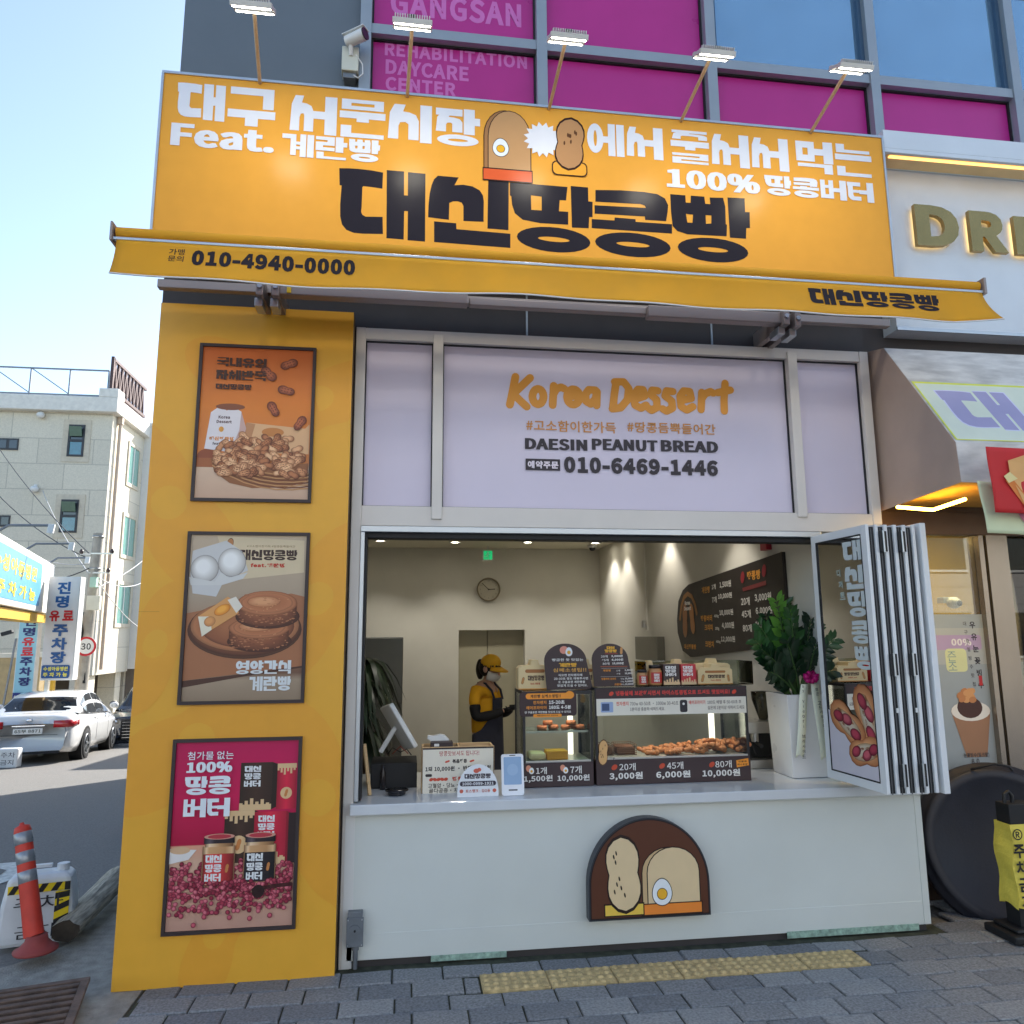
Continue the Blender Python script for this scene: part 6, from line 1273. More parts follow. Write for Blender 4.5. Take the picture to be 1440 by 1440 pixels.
for s_ in (1, -1): t.ell(HD(.086, .032*s_, .01), (.011, .011, .006), mat('eye_dark', (28, 22, 20), .3), 8, 6); t.ell(HD(.088, .034*s_, .028), (.018, .016, .004), hairm, 8, 5)
t.build('eyes', pr)
t = MB()
for s_ in (1, -1): t.ell(HD(-.005, .094*s_, -.01), (.022, .014, .032), skinm, 10, 8)
t.ell(HD(.1, 0, -.02), (.016, .014, .022), skinm, 10, 8); t.build('ears_and_nose', pr)
t = MB()
for k in range(26): a_ = random.uniform(-2.6, 2.6); t.tube([hd+f*(.09*math.cos(a_))+rt*(.095*math.sin(a_))+up*.03, hd+f*(.1*math.cos(a_)-.01)+rt*(.102*math.sin(a_))-up*random.uniform(.0, .06)*(1 if abs(a_) > .9 else .2)], [.006, .002], hairm, 5)
t.build('hair_strands', pr)
ph_ = MB(); c = J(.35, 0, 1.135); dn = (f*-.55+up*.8).normalized(); ph_.obox(c, rt, dn.cross(rt), dn, .036, .074, .005, black); ph_.build('smartphone', None, 'dark smartphone held by the masked worker', 'phone', bevel=.003)
# ================================================================== the shop next door
def ext_text(t, body, O, u, v, depth, h, w, mt, bold=0):
    vs_, fs_ = text_mesh(body, bold, 4); x0 = min(p[0] for p in vs_); x1 = max(p[0] for p in vs_); y0 = min(p[1] for p in vs_); y1 = max(p[1] for p in vs_)
    O, u, v = Vector(O), Vector(u), Vector(v); n = u.cross(v); F = [O+u*((a-x0)/(x1-x0)*w)+v*((c-y0)/(y1-y0)*h) for a, c in vs_]; B = [p-n*depth for p in F]
    t.add(F, fs_, mt); t.add(B, [f[::-1] for f in fs_], mt); cnt = {}
    for f in fs_:
        for a, c in zip(f, f[1:]+f[:1]): cnt[(a, c)] = 1
    k = len(F); t.add(F+B, [(a, k+a, k+c, c) for (a, c) in cnt if (c, a) not in cnt], mt)
NX = 3.19
NY = 4.55
nsm = mat('pale_sign_panel', (212, 220, 226), .5, var=.04, scale=3, bump=.03)
r = empty('neighbour_sign', (4.5, NY, 3.8), 'pale grey sign wall with large gold letters right of the amber sign', 'sign')
zt_, zb_ = at(1247, 205, NY).z, at(1256, 463, NY).z; xl = at(1249, 330, NY).x
t = MB(); t.box(xl, 9, NY, 4.70, zb_, zt_, nsm); t.box(xl-.004, 9, NY-.012, NY, zb_-.006, zb_+.018, silver); t.build('sign_wall', r)
gold = mat('polished_gold', (176, 146, 92), .22, 1, var=.15, scale=3)
for body, LB, LT, R in (('D', (1291, 344), (1290, 287), (1352, 349)), ('R', (1368, 352), (1366, 296), (1419, 352)), ('E', (1431, 357), (1430, 304), (1472, 360))):
    A = Art((0, NY-.06, 0)); x, y, w, h = A.pbox(LB, LT, R)
    t = MB(); ext_text(t, body, (x, NY-.06, y), (1, 0, 0), (0, 0, 1), .032, h, w, gold, .028); lo = t.build('letter', r)
    t = MB()
    for a, c in ((.12, .08), (.12, .92), (.8, .1), (.75, .88)): t.cyl((x+w*a, NY-.0285, y+h*c), (x+w*a, NY-.001, y+h*c), .0035, .0035, steel, 6)
    ext_text(t, body, (x+w*.05, NY-.022, y+h*.05), (1, 0, 0), (0, 0, 1), .004, h*.9, w*.9, emit('letter_backlight', (255, 214, 140), 1.0), 0); t.build('back_light', lo)
r = empty('neighbour_canopy', (4.5, 4.2, zt_), 'pale cornice with a warm lit underside above the gold letters', 'canopy')
cz0, cz1 = at(1248, 208, 4.32).z-.03, at(1242, 182, 4.32).z
cx0 = at(1243, 200, 4.32).x
t = MB(); t.box(cx0, 9, 4.32, 4.68, cz0+.03, cz1, nsm); t.box(cx0, 9, 4.32, 4.345, cz0, cz0+.03, nsm); t.box(cx0, cx0+.03, 4.345, NY-.01, cz0, cz0+.03, nsm); t.build('cornice', r, bevel=.003)
t = MB(); t.box(cx0+.05, 9, 4.36, NY-.03, cz0+.022, cz0+.029, mat('soffit_panel', (226, 200, 150), .6)); t.box(cx0+.08, 9, 4.38, 4.40, cz0+.012, cz0+.0218, emit('cornice_led', (255, 196, 110), 1.0)); t.build('soffit', r)
# beige awning box
bge = mat('beige_canvas', (176, 154, 140), .8, var=.06, scale=4, bump=.15, bscale=300); bgs = mat('stained_canvas', (206, 204, 198), .8, var=.22, scale=5, bump=.15, bscale=300, stretch=(1, 3, 3))
r = empty('beige_awning', (NX, 4.4, 2.9), 'beige box awning with sloped stained front beside the folding window', 'awning')
PP = [atx(*q, NX) for q in ((1229, 489), (1243, 490), (1344, 622), (1352, 678), (1250, 716), (1240, 704))]
prof = [(p.y, p.z) for p in PP]; YB = max(max(p[0] for p in prof), 4.70); prof[0] = (4.69, prof[0][1]); prof[5] = (4.69, prof[5][1]); prof[4] = (4.66, prof[4][1])
XE = 7.0
def PQ(i, x): return Vector((x, prof[i][0], prof[i][1]))
t = MB(); t.quad([PQ(i, NX) for i in (0, 5, 4, 3, 2, 1)], bge); t.quad([PQ(i, XE) for i in (0, 1, 2, 3, 4, 5)], bge)
t.quad([PQ(0, NX), PQ(1, NX), PQ(1, XE), PQ(0, XE)], bge); t.quad([PQ(1, NX), PQ(2, NX), PQ(2, XE), PQ(1, XE)], bgs); t.quad([PQ(2, NX), PQ(3, NX), PQ(3, XE), PQ(2, XE)], bgs)
t.build('canvas_shell', r, solid=.006)
t = MB(); zs2 = prof[3][1]+.05; t.box(NX+.02, XE-.02, prof[3][0]+.03, 5.0, prof[4][1]+.1, prof[4][1]+.12, mat('awning_lining', (206, 160, 80), .8)); t.build('lining', r)
a, c = PQ(2, NX), PQ(1, NX); vdir = (c-a).normalized(); A = Art(a, (1, 0, 0), vdir, h0=.006)
g0 = A.p(1345, 621); g1 = A.p(1278, 537); A.rect(g0[0]+.0, g0[1]+.01, 3.2, g1[1], (224, 232, 90)); A.rect(g0[0]+.012, g0[1]+.018, 3.2, g1[1]-.02, (218, 226, 206))
x, y, w, h = A.pbox((1356, 604), (1328, 550), (1455, 604)); A.heavy('대', x-.01, y-.008, w+.02, h+.016, (214, 214, 238)); A.heavy('대', x, y, w, h, (166, 162, 196))
A.build('awning_banner', r, printmat('banner_cloth', .7))
# led strip under the awning
zl = prof[4][1]+.02
r = empty('led_tube', gz(1310, 716, zl), 'warm glowing led tube bent under the beige awning', 'lamp'); t = MB(); L3 = [gz(1262, 713, zl), gz(1312, 717, zl), gz(1357, 702, zl)]
L3[1].y = max(L3[1].y, 3.9); t.tube(L3, .012, emit('led_amber', (255, 196, 70), 12), 8); t.build('tube', r)
lamp_light('led_tube_light', 'AREA', (NX+.45, 4.35, zl-.03), 5, (1, .72, .3), r, shape='RECTANGLE', size=.5, size_y=.1)
# two hanging banners
def banner(pts, col, name, lb, Y, deco):
    r = None; P_ = [at(*q, Y) for q in pts]
    wv = lambda u, v: Vector((P_[0].x*(1-u)*(1-v)+P_[1].x*u*(1-v)+P_[3].x*(1-u)*v+P_[2].x*u*v, Y+.010*math.sin(u*9+v*2)*v+.004*math.sin(v*7), P_[0].z*(1-u)*(1-v)+P_[1].z*u*(1-v)+P_[3].z*(1-u)*v+P_[2].z*u*v))
    t = MB(); t.grid(wv, 24, 12, col); o = t.build(name, None, lb, 'banner', solid=.002)
    A = Art((0, Y, 0), h0=.004); deco(A)
    if A.V:
        for i, q in enumerate(A.V): A.V[i] = Vector((q.x, wv(within((q.x-P_[0].x)/(P_[1].x-P_[0].x), 0, 1), within((P_[0].z-q.z)/(P_[0].z-P_[3].z), 0, 1)).y-.012, q.z-.0001*i*0))
        A.build('banner_print', o, printmat('banner_cloth', .7))
def deco_r(A):
    A.ppoly([(1418, 664), (1416, 648), (1440, 640), (1480, 660), (1480, 720), (1440, 716)], (232, 176, 110)); A.ppoly([(1412, 676), (1420, 672), (1452, 712), (1440, 716)], (226, 130, 60)); A.ppoly([(1410, 670), (1418, 664), (1428, 674), (1416, 680)], (236, 214, 150))
banner([(1386, 628), (1500, 634), (1512, 728), (1402, 720)], mat('red_banner', (206, 44, 44), .7, var=.05, bump=.2, bscale=400), 'red_banner', 'red cloth banner with sandwich picture hanging from the beige awning', 3.66, deco_r)
def deco_g(A): A.ppoly([(1428, 724), (1444, 720), (1470, 745), (1440, 738)], (226, 150, 170))
banner([(1374, 676), (1490, 690), (1500, 756), (1391, 749)], mat('pale_green_banner', (222, 232, 190), .7, var=.05, bump=.2, bscale=400), 'pale_banner', 'pale green cloth banner hanging behind the red one', 3.74, deco_g)
# shopfront: steel frames, glass, warm room
FY = 5.06
frm = mat('dark_bronze_frame', (96, 78, 64), .35, .5, var=.06); stl = mat('brushed_steel_frame', (150, 142, 132), .25, .8, var=.12, scale=3, stretch=(1, 1, .3))
nb = empty('neighbour_shopfront', (4.2, FY, 0), 'steel framed cafe shopfront with warm yellow interior right of the folding window', 'shopfront')
zh0, zh1 = at(1330, 752, FY).z, at(1330, 724, FY).z
xm0, xm1, xm2 = at(1388, 900, FY).x, at(1397, 900, FY).x, at(1424, 900, FY).x
t = MB(); t.box(3.2, 9, FY, FY+.1, zh0, zh1+.02, frm); t.box(3.2, 9, FY+.02, FY+.1, zh1+.02, 3.6, frm); t.box(3.18, 3.3, FY-.02, FY+.1, -.02, zh0, frm); t.build('header', nb, bevel=.003)
t = MB(); t.box(xm0, xm1-.012, FY-.02, FY+.1, -.02, zh0-.002, stl); t.box(xm1+.004, xm2+.02, FY-.03, FY+.1, -.02, zh0-.002, stl); t.box(xm1-.012, xm1+.004, FY, FY+.08, -.02, zh0-.002, black); t.box(3.3, xm0, FY, FY+.1, -.02, .28, frm); t.build('mullion', nb, bevel=.002)
t = MB(); t.box(xm2+.9, xm2+1.0, FY-.03, FY+.1, -.02, zh0-.002, stl); t.box(xm2+.02, xm2+.9, FY, FY+.08, -.02, .12, stl); t.build('door_frame', nb, bevel=.002)
wgl = glass('shop_glass', (225, 232, 228), 1.6)
t = MB(); t.box(3.3, xm0, FY+.03, FY+.04, .28, zh0, wgl); t.build('window_pane', nb); t = MB(); t.box(xm2+.02, xm2+.9, FY+.03, FY+.04, .12, zh0, wgl); t.build('door_glass', nb)
yw = mat('ochre_wall', (222, 184, 96), .85, var=.06, scale=2); tw2 = mat('cream_tile_wall', (224, 214, 190), .6, var=.05)
t = MB(); t.box(3.1, 8, 7.2, 7.3, 0, 3.5, yw); t.box(3.0, 3.1, FY+.1, 7.2, 0, 3.5, yw); t.box(8, 8.1, FY+.1, 7.2, 0, 3.5, yw); t.box(3.0, 8.1, FY+.1, 7.3, 3.0, 3.1, ceilm); t.box(3.0, 8.1, FY+.1, 7.3, -.03, .002, tw2); t.box(4.0, 8, 7.0, 7.2, 0, 1.5, tw2); t.build('room', nb)
q = Vector((4.9, 6.0, 2.99)); t = MB(); t.box(q.x-.5, q.x+.5, 5.9, 6.1, 2.95, 2.999, emit('cafe_lamp', (255, 214, 140), 2)); t.build('ceiling_lamp', nb)
lamp_light('cafe_light', 'AREA', (4.9, 6.0, 2.93), 15, (1, .76, .42), nb, shape='RECTANGLE', size=1, size_y=.4)
q = at(1338, 848, 6.0); r = empty('dome_camera', (q.x, 6.0, q.z), 'small white dome camera behind the cafe glass', 'camera'); t = MB(); t.box(q.x-.09, q.x+.05, 5.98, 6.06, q.z-.0, q.z+.05, white); t.ell((q.x, 5.97, q.z), (.06, .06, .05), white, 16, 8); t.build('housing', r, bevel=.004); t = MB(); t.ell((q.x+.01, 5.915, q.z-.005), (.026, .012, .026), black, 12, 6); t.build('lens', r)
# poster on the inside of the glass
r = empty('cafe_poster', (3.6, FY+.05, .5), 'pale grey cafe poster with a shaved ice cup behind the glass', 'poster'); A = Art((0, FY+.026, 0), h0=0)
b0, b1, b2 = A.p(1318, 1100), A.p(1316, 864), A.p(1386, 900); x0, x1, y0, y1 = 3.31, b2[0]-.01, .35, b1[1]; A.rect(x0, y0, x1, y1, (150, 160, 166)); A.rect(x0, y1-.36, x1, y1-.1, (166, 172, 172))
A.rrect(x0, A.p(1345, 914)[1], A.p(1380, 904)[0], A.p(1345, 893)[1], .02, (170, 150, 184)); A.text('00%', A.p(1338, 905)[0], A.p(1338, 908)[1], .05, (216, 214, 216), .02, .16)
A.rrect(A.p(1331, 940)[0], A.p(1331, 945)[1], A.p(1361, 940)[0], A.p(1350, 912)[1], .03, (206, 210, 160)); A.text('즌', A.p(1333, 930)[0], A.p(1333, 930)[1], .07, (120, 150, 150), .0); A.text('조', A.p(1334, 942)[0], A.p(1334, 943)[1], .06, (120, 150, 150), 0)
q = A.p(1367, 878)
for k, c in enumerate('우유눈꽃빙수'): A.text(c, q[0]+.004*k, q[1]-.086*k-.03, .05, (44, 40, 48), .014, None, 'C')
q = A.p(1356, 876)
for k, c in enumerate('대구경일빙수맛집'): A.text(c, q[0]+.004*k, q[1]-.062*k-.02, .03, (80, 76, 80), .004, None, 'C')
A.rrect(A.p(1377, 962)[0], A.p(1377, 964)[1], A.p(1381, 955)[0], A.p(1380, 950)[1], .004, (180, 40, 44))
c = A.p(1366, 1020); A.poly([(c[0]-.15, c[1]+.1), (c[0]+.16, c[1]+.1), (c[0]+.1, c[1]-.22), (c[0]-.06, c[1]-.22)], (156, 116, 88)); A.ell(c[0]+.005, c[1]+.1, .155, .07, (226, 222, 214)); A.ell(c[0]-.0, c[1]+.125, .1, .075, (70, 40, 34))
for k in range(14): A.ell(c[0]+random.uniform(-.07, .07), c[1]+.19+random.uniform(-.02, .05), .03, .022, [(206, 150, 96), (186, 124, 76)][k % 2], random.random())
A.ell(x0+.04, c[1]+.2, .08, .08, (60, 46, 40)); A.ell(x0+.05, c[1]+.1, .1, .12, (206, 160, 110)); A.text('눈꽃빙수(밀크팥)', A.p(1355, 1066)[0], A.p(1355, 1066)[1], .035, (60, 60, 66), .01, .2); A.text('8.0', A.p(1366, 1074)[0], A.p(1366, 1074)[1], .035, (60, 60, 66), .01); A.rect(x0, y0-.0, x1, y0+.05, (150, 160, 164))
A.build('print', r, printmat('poster_print', .4)); t = MB(); t.box(x0, x1, FY+.0262, FY+.0292, y0, y1, white); t.build('backing', r)
# black round tub lid leaning at the corner
lidm = mat('black_rubber', (38, 40, 50), .55, var=.1, scale=10, bump=.1)
c = at(1412, 1190, 4.74); ax = Vector((-.34, -.9, .22)).normalized(); r = empty('round_lid', (c.x, c.y, .01), 'large round black lid leaning against the cafe front', 'lid'); R_ = .525
t = MB(); t.lathe([(0, -.1), (R_*.96, -.1), (R_, -.085), (R_, -.02), (R_*.985, 0), (R_*.93, .004), (R_*.92, .03), (R_*.9, .04), (R_*.8, .042), (R_*.785, .03), (0, .026)], c, lidm, 64, ax); t.build('lid_shell', r)
t = MB(); upv = (Vector((0, 0, 1))-ax*ax.z).normalized(); sd = ax.cross(upv); a = c+upv*R_*.9+ax*.05; t.tube([a-sd*.12-ax*.01, a-sd*.09+ax*.03+upv*.02, a+ax*.045+upv*.035, a+sd*.09+ax*.03+upv*.01, a+sd*.13-ax*.01], .008, black, 8); t.build('handle', r)
# no-parking stand
q = gz(1432, 1325); r = empty('no_parking_stand', (q.x+.08, q.y, 0), 'black stand wrapped in a yellow no parking band', 'bollard'); bx, by = q.x+.11, q.y+.06
t = MB(); t.box(bx-.17, bx+.2, by-.12, by+.14, .002, .05, black); t.box(bx-.13, bx+.16, by-.09, by+.11, .05, .075, black); t.build('base', r, bevel=.012)
zt_ = at(1430, 1128, by).z; t = MB(); t.box(bx-.07, bx+.12, by-.05, by+.06, .075, zt_, black); t.tube([(bx-.055, by, zt_-.01), (bx-.05, by, zt_+.05), (bx-.02, by, zt_+.065), (bx-.0, by, zt_+.04), (bx+.0, by, zt_-.01)], .012, black, 8); t.build('post', r, bevel=.01)
zw0, zw1 = at(1410, 1278, by-.06).z, at(1412, 1160, by-.06).z; ylw = mat('yellow_wrap', (226, 206, 84), .55, var=.1, scale=12, bump=.3, bscale=60)
t = MB(); Wp = [(bx-.085, by-.062), (bx+.14, by-.064), (bx+.14, by+.075), (bx-.085, by+.075), (bx-.085, by-.062)]
def wrapf(u, v):
    s = u*4; i = min(3, int(s)); g = s-i; p = Vector(Wp[i]).lerp(Vector(Wp[i+1]), g); return (p.x+.006*math.sin(v*11+u*5), p.y-.006*math.sin(v*9+u*7), zw0+(zw1-zw0)*v-.012*math.sin(u*20)*(1-v))
t.grid(wrapf, 32, 10, ylw, False); t.build('yellow_band', r, solid=.003)
A = Art((0, by-.072, 0), h0=.002); ik = (36, 34, 36); x = bx-.05; hgt = zw1-zw0
A.ell(x, zw1-.055, .032, .032, ik); A.ell(x, zw1-.055, .025, .025, (226, 206, 84)); A.text('R', x, zw1-.073, .036, ik, .02, None, 'C')
for k, c in enumerate('주차금지'): A.text(c, x+.006*k, zw1-.19-.095*k, .08, ik, .015, .075, 'C')
A.poly([(x+.08, zw1-.02), (x+.18, zw1-.02), (x+.18, zw1-.12), (x+.1, zw1-.1)], ik); A.build('band_lettering', r, printmat('ribbon_ink'))
# ================================================================== lane on the left
orr = mat('orange_post', (206, 62, 44), .55, var=.12, scale=12); refl = mat('grey_reflector', (150, 154, 158), .3, .4, var=.15, scale=30)
def delineator(p, top, lb, grp=True):
    r = empty('delineator_post', p, lb, 'delineator', 'orange flexible posts along the lane'); p = Vector(p); d = (Vector(top)-p); H = d.length; d.normalize()
    t = MB(); t.lathe([(0, 0), (.112, 0), (.115, .01), (.09, .022), (.06, .055), (.052, .085), (0, .085)], p, mat('faded_red_base', (150, 64, 58), .7, var=.15, scale=14), 28); 
    t.build('base', r)
    t = MB(); t.lathe([(.052, .08), (.049, H*.5), (.046, H*.95), (.04, H-.01), (.014, H), (.012, H+.012), (0, H+.014)], p, orr, 24, d); t.build('tube', r)
    for a in (.545, .7, .855): t = MB(); t.lathe([(.0475, 0), (.0495, .002), (.0487, .07*H/.73-.002), (.046, .07*H/.73)], p+d*(H*a-.01), refl, 24, d); t.build('reflective_band', r)
    return r
delineator(gz(50, 1337, .052), at(31, 1160, 5.1), 'leaning orange post with three grey bands by the white water can')
q = road(188, 1165); delineator(q, q+Vector((.01, 0, .72)), 'orange post mostly hidden behind the yellow panel edge')
# water can with hazard tape
wcan = mat('white_hdpe', (214, 218, 220), .4, var=.08, scale=6)
q = gz(52, 1322, -.02); H = .40; wx_, wd_ = .40, .2
r = empty('water_can', q, 'white plastic can with black and yellow tape at the kerb', 'can', rz=0)
u = Vector((.97, .22, 0)); v = Vector((-.22, .97, 0)); zc = q.z+.0; u.normalize(); v.normalize()
t = MB(); B = []
for (z, k) in ((0, 1), (.06, 1.02), (H*.6, .97), (H*.92, .86), (H, .74)): B.append([Vector(q)+u*(sx*wx_/2*k)+v*(sy*wd_/2*k)+Vector((0, 0, z)) for sx, sy in ((-1, -1), (1, -1), (1, 1), (-1, 1))])
vs_ = [p for l in B for p in l]; t.add(vs_, [(4*i+k, 4*i+(k+1) % 4, 4*i+4+(k+1) % 4, 4*i+4+k) for i in range(4) for k in range(4)]+[(3, 2, 1, 0), (16, 17, 18, 19)], wcan); t.build('can_body', r, bevel=.025)
t = MB(); c = Vector(q)+u*.11+Vector((0, 0, H)); t.cyl(c-Vector((0, 0, .01)), c+Vector((0, 0, .035)), .035, .035, wcan, 16); t.bar(Vector(q)+u*-.1+Vector((0, 0, H+.03)), Vector(q)+u*.05+Vector((0, 0, H+.03)), .03, .02, wcan); t.build('cap', r, bevel=.003)
n_ = u.cross(Vector((0, 0, 1))); vt = (Vector((0, 0, 1))*.94-n_*.03).normalized(); A = Art(Vector(q)+n_*(wd_/2*1.035), u, (0, 0, 1), h0=.002)
def tape(A, x0, y0, x1, y1, horiz):
    A.rect(x0, y0, x1, y1, (236, 206, 30)); L_ = (x1-x0) if horiz else (y1-y0); T = (y1-y0) if horiz else (x1-x0); k = 0
    while k*.075 < L_-.03:
        s = k*.075; e = min(s+.035, L_); sl_ = min(.03, L_-e)
        A.poly([(x0+s, y0), (x0+e, y0), (x0+e+sl_, y1), (x0+s+sl_, y1)] if horiz else [(x0, y0+s), (x0, y0+e), (x1, y0+e+sl_), (x1, y0+s+sl_)], (30, 30, 32)); k += 1
ah = wx_*.43; tape(A, -ah*.92, H*.76, ah, H*.88, True); tape(A, ah*.55, .03, ah, H*.75, False)
A.text('주차', -ah*.7, H*.5, .085, (50, 50, 54), .0, .26); A.text('금지', -ah*.6, H*.12, .075, (50, 50, 54), .0, .2); A.build('can_print', r, printmat('ribbon_ink'))
# weathered log
barkm = mat('weathered_timber', (176, 166, 146), .95, var=.55, scale=7, bump=.9, bscale=30, stretch=(9, 1, 9)); p0, p1 = gz(92, 1306, .1), gz(168, 1236, .1)
p0.z = .085; p1.z = .12; t = MB(); d = (p1-p0); L_ = d.length; d.normalize(); sd = d.cross(Vector((0, 0, 1))).normalized(); rings = []
for i in range(19):
    s = i/18; rr_2 = .076+.012*s; rings.append([p0+d*(L_*s)+(sd*math.cos(2*PI*k/14)*rr_2*1.05+Vector((0, 0, 1))*math.sin(2*PI*k/14)*rr_2*.8)*(1+.13*math.sin(k*2.4)*(.7+.3*math.sin(i*.35+k))+random.uniform(-.012, .012)) for k in range(14)])
vs_ = [p for l in rings for p in l]; t.add(vs_, [(i*14+k, i*14+(k+1) % 14, (i+1)*14+(k+1) % 14, (i+1)*14+k) for i in range(18) for k in range(14)], barkm, True); t.add(rings[0], [list(range(14))[::-1]], mat('timber_end', (62, 54, 44), .95, var=.4, scale=20)); t.add(rings[-1], [list(range(14))], barkm); t.build('weathered_log', None, 'weathered grey log lying on the kerb by the yellow panel', 'log')
# drain grate
rust = mat('rusty_iron', (104, 84, 72), .8, .3, var=.4, scale=14, bump=.5, bscale=120); g0 = gz(0, 1398, .052); g1 = gz(127, 1379, .052); e1 = Vector((g1.x-g0.x, g1.y-g0.y, 0)).normalized(); e2 = Vector((e1.y, -e1.x, 0))
r = empty('drain_grate', g1, 'rusty iron drain grate set in the concrete by the lane', 'drain'); Wg, Dg = .95, .62; up_ = Vector((0, 0, 1)); O = g1-e1*Wg
def gb(a, b_, c, d_, z0=.0, z1=.022, m=rust): t.obox(O+e1*((a+b_)/2)+e2*((c+d_)/2)+up_*(z0+z1)/2, e1, e2, up_, (b_-a)/2, (d_-c)/2, (z1-z0)/2, m)
t = MB(); gb(.01, Wg-.01, .01, Dg-.01, 0, .004, mat('drain_dark', (18, 17, 16), .9)); t.build('pit', r)
t = MB(); gb(0, Wg, 0, .04); gb(0, Wg, Dg-.04, Dg); gb(0, .04, .04, Dg-.04); gb(Wg-.04, Wg, .04, Dg-.04); gb(Wg*.5-.03, Wg*.5+.03, .04, Dg-.04)
for k in range(8): c = .04+(Dg-.08)*(k+.5)/8; gb(.04, Wg*.5-.03, c-.019, c+.016, 0, .021); gb(Wg*.5+.03, Wg-.04, c-.019, c+.016, 0, .021)
t.build('grating', r, bevel=.004)
# white mark and small can on the lane
rp = mat('road_paint', (206, 206, 198), .8, var=.25, scale=25); t = MB(); P_ = [road(*q) for q in ((-60, 1220), (24, 1213), (30, 1228), (18, 1238), (-60, 1262))]; t.quad([p+Vector((0, 0, .006)) for p in P_][::-1], rp); t.quad([p+Vector((0, 0, .010)) for p in [road(*q) for q in ((-60, 1230), (-6, 1222), (9, 1225), (0, 1232), (-60, 1248))]][::-1], asph); t.build('road_marking', kind='structure')
q = road(13, 1080); t = MB(); t.box(q.x-.21, q.x+.18, q.y-.1, q.y+.1, q.z+.005, q.z+.38, wcan); o = t.build('small_water_can', None, 'white hand-lettered can on the road behind the white sedan', 'can', bevel=.03)
A = Art((q.x, q.y-.1, q.z), h0=.003); A.text('주차', -.13, .21, .1, (60, 66, 80), 0, .26); A.text('금지', -.13, .07, .1, (60, 66, 80), 0, .24); A.build('can_print', o, printmat('ribbon_ink'))
